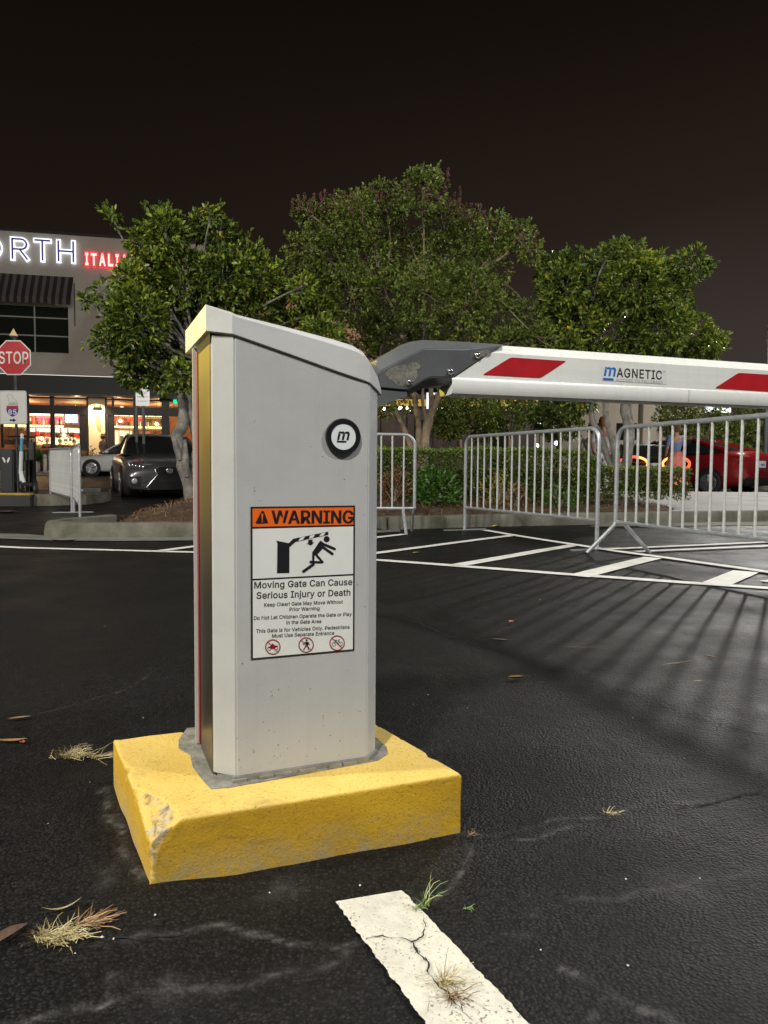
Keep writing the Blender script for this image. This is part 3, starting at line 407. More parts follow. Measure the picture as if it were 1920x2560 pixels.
def asphalt():
    m = bpy.data.materials.new('asphalt'); m.use_nodes = True; nt, N, L = nodes_of(m); b = N['Principled BSDF']
    t = N.new('ShaderNodeTexCoord')
    def noi(s, d=4, r=.6):
        n = N.new('ShaderNodeTexNoise'); n.inputs['Scale'].default_value = s; n.inputs['Detail'].default_value = d
        n.inputs['Roughness'].default_value = r; L.new(t.outputs['Object'], n.inputs['Vector']); return n.outputs['Fac']
    def mr(i, a, b_, c_, d_):
        x = N.new('ShaderNodeMapRange'); L.new(i, x.inputs[0])
        for k, v in enumerate((a, b_, c_, d_)): x.inputs[k+1].default_value = v
        return x.outputs[0]
    def mixc(f, A, B):
        x = N.new('ShaderNodeMix'); x.data_type = 'RGBA'; L.new(f, x.inputs['Factor'])
        for nm, v in (('A', A), ('B', B)):
            if isinstance(v, tuple): x.inputs[nm].default_value = (*v, 1)
            else: L.new(v, x.inputs[nm])
        return x.outputs['Result']
    def attr(nm):
        a = N.new('ShaderNodeAttribute'); a.attribute_name = nm; return a.outputs['Fac']
    def mul(a, b_, op='MULTIPLY'):
        x = N.new('ShaderNodeMath'); x.operation = op; L.new(a, x.inputs[0])
        if isinstance(b_, float): x.inputs[1].default_value = b_
        else: L.new(b_, x.inputs[1])
        return x.outputs[0]
    base = mixc(mr(noi(.55, 5), .35, .68, 0, 1), (.0052, .0051, .0050), (.0098, .0095, .0092))
    vo = N.new('ShaderNodeTexVoronoi'); vo.inputs['Scale'].default_value = 165; L.new(t.outputs['Object'], vo.inputs['Vector'])
    sc = N.new('ShaderNodeSeparateColor'); L.new(vo.outputs['Color'], sc.inputs[0])
    base = mixc(mul(mr(sc.outputs[0], .45, 1.0, 0, .85), mr(vo.outputs['Distance'], .60, .25, 0, 1)), base, (.026, .0255, .0245))
    base = mixc(mr(vo.outputs['Distance'], .48, .75, 0, .8), base, (.002, .002, .002))
    base = mixc(mr(noi(1.1, 6, .75), .58, .70, 0, .55), base, (.0035, .0035, .0036))
    base = mixc(mr(noi(7, 5, .7), .60, .75, 0, .35), base, (.022, .021, .020))
    base = mixc(mr(noi(480, 1), .70, .76, 0, .8), base, (.10, .097, .09))
    base = mixc(attr('road_seal_lid_shade'), base, (.0028, .0028, .0028))
    base = mixc(mul(attr('crack'), mr(noi(60, 3), .35, .6, .3, 1)), base, (.135, .13, .128))
    base = mixc(attr('gap'), base, (.004, .004, .004))
    L.new(base, b.inputs['Base Color'])
    rg = N.new('ShaderNodeMapRange'); L.new(noi(2.2, 4), rg.inputs[0]); rg.inputs[1].default_value = .3; rg.inputs[2].default_value = .7
    rg.inputs[3].default_value = .66; rg.inputs[4].default_value = .42
    L.new(rg.outputs[0], b.inputs['Roughness']); b.inputs['Specular IOR Level'].default_value = .20
    n4 = noi(150, 6, .85)
    hh = mul(mul(mr(vo.outputs['Distance'], .75, .15, 0, .75), mr(noi(9, 4, .7), .35, .6, .45, 1)), mul(noi(30, 4, .6), 1.0), 'ADD')
    hh = mul(hh, mul(n4, .45), 'ADD')
    bp = N.new('ShaderNodeBump'); bp.inputs['Strength'].default_value = .62; bp.inputs['Distance'].default_value = .0042
    L.new(hh, bp.inputs['Height']); L.new(bp.outputs[0], b.inputs['Normal'])
    return m
M_ASPH = asphalt()
ground = npmesh('ground', np.stack([GX.ravel(), GY.ravel(), GZ.ravel()], -1), q, M_ASPH, None, True,
                {'crack': crack.ravel(), 'gap': gap.ravel(), 'road_seal_lid_shade': road_seal_lid_shade.ravel()})
structure(ground)
M_CRACK = mat('crack_dark', (.004, .004, .005), .9)
def crack_strip(pxs, w, lift, seed, name='crack'):
    pts = [G(*p) for p in pxs]; P2 = []
    for a, b in zip(pts[:-1], pts[1:]):
        n = max(2, int((b-a).length/.005)); P2 += [a.lerp(b, i/n) for i in range(n)]
    P2.append(pts[-1]); V = []; Fc = []; n = len(P2)
    for i, p in enumerate(P2):
        q_ = p+Vector((noise.noise(Vector((p.x*45, p.y*45, seed))), noise.noise(Vector((p.x*45, p.y*45, seed+9))), 0))*.007+Vector((noise.noise(Vector((p.x*160, p.y*160, seed))), noise.noise(Vector((p.x*160, p.y*160, seed+5))), 0))*.0035
        t = (P2[min(i+1, n-1)]-P2[max(i-1, 0)]).normalized(); nr = Vector((-t.y, t.x, 0))
        ww = w*max(.12, (.55+1.1*noise.noise(Vector((p.x*70, p.y*70, seed+3)))))*min(1, i/6+.1, (n-1-i)/6+.1)
        z = gh(q_.x, q_.y)+lift
        V += [(q_.x+nr.x*ww, q_.y+nr.y*ww, z), (q_.x-nr.x*ww, q_.y-nr.y*ww, z)]
    Fc = [(2*i, 2*i+1, 2*i+3, 2*i+2) for i in range(n-1)]
    structure(mesh(name, V, Fc, M_CRACK))
for i, (pp, w) in enumerate((([(262,2363),(300,2357),(350,2354),(400,2350),(440,2348),(452,2345),(480,2332),(505,2328)], .0022), ([(850,2372),(905,2357),(925,2356)], .001),
        ([(1050,2296),(1056,2276)], .004), ([(1690,2020),(1760,2012),(1850,1988),(1925,1974)], .004), ([(1180,2088),(1240,2094),(1300,2082)], .002), ([(1150,2080),(1162,2120),(1155,2135)], .002),
        ([(900,1528),(1050,1558),(1120,1590),(1250,1622),(1330,1650),(1430,1682)], .004), ([(1430,1682),(1520,1717),(1620,1748),(1700,1782),(1925,1845)], .004), ([(1010,1765),(1070,1795),(1120,1790)], .0012), ([(500,2122),(700,2085),(900,2105),(1100,2095)], .0018))):
    crack_strip(pp, w, .0016, i)

# ------------------------------------------------------------------ painted lines
def paint_mat(name, col, worn):
    m = bpy.data.materials.new(name); m.use_nodes = True; nt, N, L = nodes_of(m); b = N['Principled BSDF']
    t = N.new('ShaderNodeTexCoord'); a = N.new('ShaderNodeAttribute'); a.attribute_name = 'gap'
    n = N.new('ShaderNodeTexNoise'); n.inputs['Scale'].default_value = 9; n.inputs['Detail'].default_value = 8; n.inputs['Roughness'].default_value = .7
    L.new(t.outputs['Object'], n.inputs['Vector'])
    r = N.new('ShaderNodeMapRange'); L.new(n.outputs['Fac'], r.inputs[0]); r.inputs[1].default_value = .45; r.inputs[2].default_value = .72
    mx = N.new('ShaderNodeMix'); mx.data_type = 'RGBA'; L.new(r.outputs[0], mx.inputs['Factor'])
    mx.inputs['A'].default_value = (*col, 1); mx.inputs['B'].default_value = (*[c*worn for c in col], 1)
    m2 = N.new('ShaderNodeMix'); m2.data_type = 'RGBA'; L.new(a.outputs['Fac'], m2.inputs['Factor'])
    L.new(mx.outputs['Result'], m2.inputs['A']); m2.inputs['B'].default_value = (.012, .012, .016, 1)
    n7 = N.new('ShaderNodeTexNoise'); n7.inputs['Scale'].default_value = 230; n7.inputs['Detail'].default_value = 3; L.new(t.outputs['Object'], n7.inputs['Vector'])
    n8 = N.new('ShaderNodeTexNoise'); n8.inputs['Scale'].default_value = 6; n8.inputs['Detail'].default_value = 5; L.new(t.outputs['Object'], n8.inputs['Vector'])
    ms_ = N.new('ShaderNodeMath'); ms_.operation = 'MULTIPLY_ADD'; L.new(n8.outputs['Fac'], ms_.inputs[0]); ms_.inputs[1].default_value = .45; L.new(n7.outputs['Fac'], ms_.inputs[2])
    r7 = N.new('ShaderNodeMapRange'); L.new(ms_.outputs[0], r7.inputs[0]); r7.inputs[1].default_value = .86; r7.inputs[2].default_value = .93; r7.inputs[4].default_value = .75
    m3 = N.new('ShaderNodeMix'); m3.data_type = 'RGBA'; L.new(r7.outputs[0], m3.inputs['Factor']); L.new(m2.outputs['Result'], m3.inputs['A']); m3.inputs['B'].default_value = (.06, .058, .05, 1)
    L.new(m3.outputs['Result'], b.inputs['Base Color']); b.inputs['Roughness'].default_value = .7
    n2 = N.new('ShaderNodeTexNoise'); n2.inputs['Scale'].default_value = 90; n2.inputs['Detail'].default_value = 3
    L.new(t.outputs['Object'], n2.inputs['Vector'])
    n5 = N.new('ShaderNodeTexNoise'); n5.inputs['Scale'].default_value = 28; n5.inputs['Detail'].default_value = 2
    L.new(t.outputs['Object'], n5.inputs['Vector'])
    ad = N.new('ShaderNodeMath'); ad.operation = 'MULTIPLY_ADD'; L.new(n5.outputs['Fac'], ad.inputs[0]); ad.inputs[1].default_value = 1.6; L.new(n2.outputs['Fac'], ad.inputs[2])
    bp = N.new('ShaderNodeBump'); bp.inputs['Strength'].default_value = .5; bp.inputs['Distance'].default_value = .004
    L.new(ad.outputs[0], bp.inputs['Height']); L.new(bp.outputs[0], b.inputs['Normal'])
    return m
M_PAINT = paint_mat('road_paint', (.60, .575, .475), .74)
M_PAINT2 = paint_mat('road_paint_far', (.70, .69, .64), .86)
SGAPS = [crack_px([(900,2352),(945,2348),(985,2350),(1030,2362),(1060,2345),(1062,2320),(1056,2290)], .0020, 1),
         crack_px([(1018,2352),(1045,2380),(1060,2405),(1072,2425),(1080,2440),(1095,2470),(1120,2490),(1150,2530),(1185,2555)], .0024, 1),
         crack_px([(915,2358),(945,2362),(965,2352)], .0010, .7)]
def line_strip(name, p0a, p0b, p1a, p1b, m, lift=.0035, step=.02, nw=6, gaps=(), seed=0, jag=.004):
    L_ = max((p1a-p0a).length, (p1b-p0b).length); n = max(3, int(L_/step))
    T, S = np.meshgrid(np.linspace(0, 1, n), np.linspace(0, 1, nw), indexing='ij')
    ax = p0a.x+(p1a.x-p0a.x)*T; ay = p0a.y+(p1a.y-p0a.y)*T; bx = p0b.x+(p1b.x-p0b.x)*T; by = p0b.y+(p1b.y-p0b.y)*T
    X = ax+(bx-ax)*S; Y = ay+(by-ay)*S
    w = np.hypot(bx-ax, by-ay)+1e-9; nxv = (bx-ax)/w; nyv = (by-ay)/w
    side = (S-.5)*2; amp = jag*(fbm(X*0+T*L_, np.round(S)*7+seed, 90, seed, 4)-.5)*1.5*np.abs(side)**10
    X = X+nxv*amp; Y = Y+nyv*amp
    Z = ground_h(X, Y)+lift
    g = np.zeros(X.shape)
    for pts, ww, k in gaps: g = np.maximum(g, k*np.exp(-(polydist(X+.012*(fbm(X, Y, 50, 4)-.5), Y+.012*(fbm(X, Y, 50, 8)-.5), pts)/ww)**2))
    ii = np.arange(X.size).reshape(X.shape)
    qq = np.stack([ii[:-1, :-1], ii[:-1, 1:], ii[1:, 1:], ii[1:, :-1]], -1).reshape(-1, 4)
    o = npmesh(name, np.stack([X.ravel(), Y.ravel(), (Z-.0015*g).ravel()], -1), qq, m, None, True, {'gap': g.ravel()})
    structure(o); return o
fsl0, fsr0 = G(838, 2258), G(1006, 2229)
fsl1, fsr1 = G(1063, 2560), G(1322, 2560)
k2 = 1.55
line_strip('painted_stripe', fsl0, fsr0, fsl0+(fsl1-fsl0)*k2, fsr0+(fsr1-fsr0)*k2, M_PAINT, .0032, .0035, 60, (), 2, .005)
for i, (pp, w) in enumerate((([(900,2352),(945,2348),(985,2350),(1030,2362),(1060,2345),(1062,2320),(1056,2290)], .0013), ([(1018,2352),(1045,2380),(1060,2405),(1072,2425),(1080,2440),(1095,2470),(1120,2490),(1150,2530),(1185,2562)], .0017),
        ([(1060,2400),(1068,2418)], .004), ([(1128,2450),(1134,2470)], .003), ([(1060,2462),(1075,2464)], .003), ([(1265,2536),(1280,2538)], .004), ([(1145,2520),(1160,2536)], .004), ([(915,2358),(945,2362),(965,2352)], .0005), ([(1070,2500),(1075,2530),(1060,2550)], .0007))):
    crack_strip(pp, w, .0056, 20+i)
def pline(pxs, w, seed=0, z=.0035):
    pts = [G(*p) for p in pxs]
    for i, (a, b) in enumerate(zip(pts[:-1], pts[1:])):
        d = (b-a).normalized(); n = Vector((-d.y, d.x, 0))*w/2
        if i: a = a-d*.0
        line_strip('painted_line', a+n, a-n, b+n, b-n, M_PAINT2, z+.0006*i, .06, 4, (), seed+i, .004)
pline([(-40,1365),(60,1370),(480,1381),(700,1390)], .10, 3)
pline([(700,1390),(943,1401),(1440,1439),(1920,1472),(2100,1486)], .105, 5, .0060)
pline([(400,1379),(600,1352)], .10, 9, .0085)
pline([(780,1363),(943,1345),(1012,1337)], .10, 11, .0085)
pline([(700,1412),(943,1384),(1280,1340)], .10, 13, .0085)
pline([(1140,1416),(1436,1364)], .125, 15, .0085)
pline([(1445,1443),(1633,1396)], .15, 17, .0085)
pline([(1790,1462),(1865,1431)], .17, 19, .0085)
pline([(1905,1455),(2000,1456)], .06, 20, .0085)
pline([(1211,1327),(1274,1338),(1437,1364),(1541,1381),(1632,1393),(1920,1434),(2100,1462)], .10, 21, .0115)
pline([(1500,1377),(1890,1359),(2100,1350)], .08, 25, .0140)
pline([(1590,1383),(1920,1368),(2200,1356)], .08, 27, .0170)

# ------------------------------------------------------------------ kerbs, mulch island
M_CONC = mat('kerb_concrete', (.155, .145, .115), .85, col2=(.065, .065, .045), vscale=3.5, bump=.6, bscale=40, detail=8)
M_CONC2 = mat('gutter_concrete', (.19, .185, .155), .88, col2=(.11, .105, .09), vscale=2.2, bump=.5, bscale=50, detail=7)
def kerb(name, pts, w, h, m, base_off=0.0, tex=True):
    """pts: front-foot line; the kerb lies to the left of the walking direction"""
    pts = [Vector((p[0], p[1], 0)) for p in pts]; res = []
    for a, b in zip(pts[:-1], pts[1:]):
        n = max(1, int((b-a).length/.12)); res += [a.lerp(b, i/n) for i in range(n)]
    res.append(pts[-1]); V = []; Fc = []
    prof = [(0, -.02), (.004, .35*h), (.012, h-.022), (.022, h-.006), (.042, h), (w-.02, h+.002), (w, h-.012), (w+.002, -.02)]
    for i, p in enumerate(res):
        t = (res[min(i+1, len(res)-1)]-res[max(i-1, 0)]).normalized(); nrm = Vector((-t.y, t.x, 0)); g0 = rise(p.y)
        for j, (a, z) in enumerate(prof):
            jit = .008*(noise.noise(Vector((p.x*3, p.y*3, j*1.7)))) if 0 < j < 7 else 0
            q_ = p+nrm*(a+jit); V.append((q_.x, q_.y, g0+z+jit*.5))
    k = len(prof)
    for i in range(len(res)-1):
        for j in range(k-1): Fc.append((i*k+j, (i+1)*k+j, (i+1)*k+j+1, i*k+j+1))
    Fc.append(tuple(range(k))); Fc.append(tuple((len(res)-1)*k+j for j in reversed(range(k))))
    o = mesh(name, V, Fc, m); smooth_angle(o, 50); structure(o); return o
def arc(c, r, a0, a1, n=8): return [(c[0]+r*math.cos(rad(a0+(a1-a0)*i/n)), c[1]+r*math.sin(rad(a0+(a1-a0)*i/n))) for i in range(n+1)]
kl = G(60, 1347); kr_ = G(1000, 1322)
KF = [(-3.30, 8.75), (-3.48, 8.25), (-3.55, 7.75), (-3.45, 7.48), (-3.2, 7.40), (-2.6, 7.42), (-1.9, 7.55), (-.9, 7.95), (.19, 8.78), (1.3, 9.25), (2.4, 9.65), (3.6, 10.05), (4.6, 10.4), (6, 10.75), (9, 11.2), (16, 11.8)]
kerb('kerb', KF, .16, .155, M_CONC)
# gutter strip in front of the kerb
def sheet(name, poly, m, z=.004, sub=0):
    V = [(p[0], p[1], rise(p[1])+z) for p in poly]; o = mesh(name, V, [tuple(range(len(V)))], m); structure(o); return o
GT_ = []
gut = [(-9, 7.9), (-5.6, 7.62), (-3.9, 7.30), (-3.2, 7.12), (-2.6, 7.10), (-1.9, 7.2), (-.9, 7.6), (.19, 8.42)]
gut2 = [(.19, 8.78), (-.9, 7.97), (-1.9, 7.58), (-2.6, 7.46), (-3.2, 7.46), (-3.5, 7.6), (-3.75, 7.95), (-5.6, 8.15), (-9, 8.5)]
bmq = MB()
A = [Vector((x, y, rise(y)+.0065)) for x, y in gut]; B = [Vector((x, y, rise(y)+.0065)) for x, y in reversed(gut2)]
Bn = [(-9, 8.5), (-5.6, 8.15), (-3.75, 7.75), (-3.2, 7.46), (-2.6, 7.46), (-1.9, 7.58), (-.9, 7.97), (.19, 8.80)]
B = [Vector((x, y, .0065)) for x, y in Bn]
Fq = [(i, i+1, 8+i+1, 8+i) for i in range(7)]
structure(mesh('gutter', A+B, Fq, M_CONC2))
# mulch bed
M_MULCH = mat('pine_straw_bed', (.085, .048, .022), .95, col2=(.035, .02, .011), vscale=14, bump=1.0, bscale=60, detail=8)
inner = [(-2.5, 7.62), (-1.85, 7.74), (-.85, 8.13), (.24, 8.95), (1.3, 9.41), (2.4, 9.81), (3.55, 10.21), (3.95, 10.36), (4.3, 10.9), (4.5, 11.7), (4.6, 12.5), (4.6, 14.5), (4.4, 16.4),
         (3.6, 16.9), (0, 17.0), (-1.8, 15.5), (-2.3, 13.8), (-2.45, 12.0), (-2.8, 10.2), (-3.05, 9.0), (-2.95, 8.2)]
def in_poly(X, Y, poly):
    ins = np.zeros(X.shape, bool); n = len(poly); dmin = np.full(X.shape, 99.)
    for i in range(n):
        x1, y1 = poly[i]; x2, y2 = poly[(i+1) % n]
        cnd = ((y1 > Y) != (y2 > Y)) & (X < (x2-x1)*(Y-y1)/(y2-y1+1e-12)+x1); ins ^= cnd
        vx, vy = x2-x1, y2-y1; t = np.clip(((X-x1)*vx+(Y-y1)*vy)/(vx*vx+vy*vy), 0, 1)
        dmin = np.minimum(dmin, np.hypot(X-x1-t*vx, Y-y1-t*vy))
    return ins, dmin
def bed_h(X, Y):
    X = np.asarray(X, float); Y = np.asarray(Y, float)
    ins, d = in_poly(X, Y, inner); lift = np.where(ins, np.clip(d/.9, 0, 1)**.7*.20+.115, -.05)
    lift = lift + .22*np.exp(-(((X+2.6)/1.0)**2+((Y-10.6)/1.2)**2))*np.clip(d/.5, 0, 1)*ins
    return np.clip((Y-12)/20, 0, 1)*.36 + lift + .035*(fbm(X, Y, 3.1, 31, 4)-.5)*ins
bx = np.arange(-3.4, 5.6, .07); by = np.arange(7.4, 17.2, .07); BX, BY = np.meshgrid(bx, by)
ins, dd = in_poly(BX, BY, inner); BZ = bed_h(BX, BY)
ii = np.arange(BX.size).reshape(BX.shape)
qb = np.stack([ii[:-1, :-1], ii[:-1, 1:], ii[1:, 1:], ii[1:, :-1]], -1).reshape(-1, 4)
keep = ins.ravel()[qb].any(axis=1)
mb_ = npmesh('mulch_bed', np.stack([BX.ravel(), BY.ravel(), BZ.ravel()], -1), qb[keep], M_MULCH, None, True); structure(mb_)
rng = np.random.default_rng(4)
def needles(name, n, region, m, seed, ln=(.06, .16), wid=.0022):
    r = np.random.default_rng(seed); X = r.uniform(region[0], region[1], n*3); Y = r.uniform(region[2], region[3], n*3)
    ok, d = in_poly(X, Y, inner); X = X[ok][:n]; Y = Y[ok][:n]; k = len(X)
    Z = bed_h(X, Y)+r.uniform(.0, .035, k); a = r.uniform(0, 2*np.pi, k); l = r.uniform(*ln, k)/2; ti = r.normal(0, .35, k)
    dx = np.cos(a)*l; dy = np.sin(a)*l; dz = ti*l; px_ = -np.sin(a)*wid; py_ = np.cos(a)*wid
    V = np.empty((k, 4, 3)); V[:, 0] = np.stack([X-dx-px_, Y-dy-py_, Z-dz], -1); V[:, 1] = np.stack([X-dx+px_, Y-dy+py_, Z-dz], -1)
    V[:, 2] = np.stack([X+dx+px_, Y+dy+py_, Z+dz+.002], -1); V[:, 3] = np.stack([X+dx-px_, Y+dy-py_, Z+dz+.002], -1)
    sh = np.repeat(r.uniform(0, 1, k), 4)
    o = npmesh(name, V.reshape(-1, 3), np.arange(k*4).reshape(-1, 4), m, None, False, {'shade': sh}); o['kind'] = 'stuff'; return o
def shade_mat(name, stops, rough=.5, transl=0.0, spec=.5):
    m = bpy.data.materials.new(name); m.use_nodes = True; nt, N, L = nodes_of(m); b = N['Principled BSDF']
    a = N.new('ShaderNodeAttribute'); a.attribute_name = 'shade'; cr = N.new('ShaderNodeValToRGB')
    els = cr.color_ramp.elements; els[0].position = stops[0][0]; els[0].color = (*stops[0][1], 1)
    els[1].position = stops[-1][0]; els[1].color = (*stops[-1][1], 1)
    for p, c_ in stops[1:-1]: e_ = els.new(p); e_.color = (*c_, 1)
    L.new(a.outputs['Fac'], cr.inputs[0]); L.new(cr.outputs[0], b.inputs['Base Color'])
    b.inputs['Roughness'].default_value = rough; b.inputs['Specular IOR Level'].default_value = spec
    if transl > 0:
        tr = N.new('ShaderNodeBsdfTranslucent'); mx = N.new('ShaderNodeMixShader'); mx.inputs[0].default_value = transl
        L.new(cr.outputs[0], tr.inputs[0]); L.new(b.outputs[0], mx.inputs[1]); L.new(tr.outputs[0], mx.inputs[2])
        L.new(mx.outputs[0], N['Material Output'].inputs[0])
    return m
M_STRAW = shade_mat('pine_straw', [(0, (.10, .045, .018)), (.5, (.22, .12, .05)), (1, (.36, .24, .12))], .7)
needles('pine_straw', 9000, (-3.2, 5.3, 7.5, 12.5), M_STRAW, 8)
# far kerbs / sidewalks
M_YEL = mat('kerb_yellow', (.52, .36, .05), .8, var=.5, vscale=5, bump=.3)
# scooter island on the left
isl = [(-20, 12.95), (-6.6, 13.0), (-5.9, 13.15), (-5.45, 13.5), (-5.35, 14.2), (-5.5, 14.9), (-6.0, 15.3), (-20, 15.4)]
o = MB().prism([(x, y) for x, y in isl], -.05, .17+.05).build('traffic_island', M_CONC); structure(o)
o = MB().box((-13.0, 12.985, .105), (13.6, .10, .20)).build('kerb', mat('dark_kerb', (.03, .03, .03), .8)); structure(o)
o = MB().box((-13.0, 13.005, .226), (13.62, .15, .035), 0, .01).build('kerb_yellow', M_YEL); structure(o)
# restaurant pavement
M_PAVE = mat('pavement_concrete', (.30, .28, .25), .85, col2=(.20, .19, .17), vscale=1.2, bump=.3, detail=6)
# right-hand lit concrete apron behind the bed
M_APRON = mat('apron_concrete', (.36, .35, .34), .8, col2=(.25, .245, .24), vscale=1.3, bump=.4, detail=7)
A4 = [(3.97, 10.36), (4.6, 10.555), (6, 10.905), (9, 11.355), (16, 11.955), (16, 17), (3.6, 17), (3.6, 16.9), (4.4, 16.4), (4.6, 14.5), (4.6, 12.5), (4.5, 11.7), (4.3, 10.9)]
V = [(x, y, rise(y)+.155) for x, y in A4]; structure(mesh('walkway', V, [tuple(range(len(V)))], M_APRON))
RG = [(2.6, 9.35), (4.6, 9.75), (6, 9.9), (9, 10.1), (16, 10.5), (16, 11.79), (9, 11.19), (6, 10.74), (4.6, 10.39), (3.6, 10.04), (2.9, 9.81)]
structure(mesh('gutter', [(x, y, .0068) for x, y in RG], [tuple(range(len(RG)))], M_CONC2))
# ================================================================== CONCRETE BLOCK
def block_mat():
    m = bpy.data.materials.new('yellow_painted_concrete'); m.use_nodes = True; nt, N, L = nodes_of(m); b = N['Principled BSDF']
    t = N.new('ShaderNodeTexCoord'); a = N.new('ShaderNodeAttribute'); a.attribute_name = 'chip'
    def noi(s, d=4, r=.6):
        n = N.new('ShaderNodeTexNoise'); n.inputs['Scale'].default_value = s; n.inputs['Detail'].default_value = d; n.inputs['Roughness'].default_value = r
        L.new(t.outputs['Object'], n.inputs['Vector']); return n.outputs['Fac']
    def mr(i, a_, b_, c_=0, d_=1):
        x = N.new('ShaderNodeMapRange'); L.new(i, x.inputs[0])
        for k, v in enumerate((a_, b_, c_, d_)): x.inputs[k+1].default_value = v
        return x.outputs[0]
    def mixc(f, A, B):
        x = N.new('ShaderNodeMix'); x.data_type = 'RGBA'; L.new(f, x.inputs['Factor'])
        for nm, v in (('A', A), ('B', B)):
            if isinstance(v, tuple): x.inputs[nm].default_value = (*v, 1)
            else: L.new(v, x.inputs[nm])
        return x.outputs['Result']
    c = mixc(mr(noi(5, 6), .35, .7), (.57, .345, .012), (.46, .265, .009))
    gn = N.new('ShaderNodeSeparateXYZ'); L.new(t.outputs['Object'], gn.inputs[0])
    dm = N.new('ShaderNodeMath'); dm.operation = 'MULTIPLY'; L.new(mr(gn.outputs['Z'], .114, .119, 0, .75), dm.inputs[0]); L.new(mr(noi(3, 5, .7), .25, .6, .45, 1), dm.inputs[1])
    c = mixc(dm.outputs[0], c, (.74, .55, .17))  # top face paler: lamp brightness put into the paint colour, with some dust
    c = mixc(mr(noi(185, 3, .7), .585, .69, 0, .8), c, (.15, .09, .012))
    c = mixc(mr(noi(24, 5, .7), .66, .74, 0, .6), c, (.33, .24, .07))
    dirt = N.new('ShaderNodeSeparateXYZ'); L.new(t.outputs['Object'], dirt.inputs[0])
    dz = mr(dirt.outputs['Z'], .075, .0, 0, .85)
    mm = N.new('ShaderNodeMath'); mm.operation = 'MULTIPLY'; L.new(dz, mm.inputs[0]); L.new(mr(noi(16, 5, .7), .40, .62), mm.inputs[1])
    c = mixc(mm.outputs[0], c, (.30, .26, .16))
    mp = N.new('ShaderNodeMapping'); mp.inputs['Scale'].default_value = (6, 6, 26); L.new(t.outputs['Object'], mp.inputs[0])
    sn = N.new('ShaderNodeTexNoise'); sn.inputs['Scale'].default_value = 1.0; sn.inputs['Detail'].default_value = 7; sn.inputs['Roughness'].default_value = .72; L.new(mp.outputs[0], sn.inputs['Vector'])
    c = mixc(mr(sn.outputs['Fac'], .56, .72, 0, .55), c, (.16, .12, .04))
    raw = mixc(mr(noi(60, 5, .7), .42, .6), (.46, .38, .24), (.20, .14, .04))
    raw = mixc(mr(noi(35, 3), .42, .56), raw, (.62, .42, .10))
    c = mixc(mr(a.outputs['Fac'], .3, .6), c, raw)
    L.new(c, b.inputs['Base Color']); b.inputs['Roughness'].default_value = .82
    n1, n2 = noi(230, 3), noi(75, 3)
    ad = N.new('ShaderNodeMath'); ad.operation = 'MULTIPLY_ADD'; L.new(n2, ad.inputs[0]); ad.inputs[1].default_value = 1.2; L.new(n1, ad.inputs[2])
    bp = N.new('ShaderNodeBump'); bp.inputs['Strength'].default_value = .42; bp.inputs['Distance'].default_value = .0028
    L.new(ad.outputs[0], bp.inputs['Height']); L.new(bp.outputs[0], b.inputs['Normal'])
    return m
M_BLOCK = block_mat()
BH = .12
FL, FR, BR, BL = block_poly
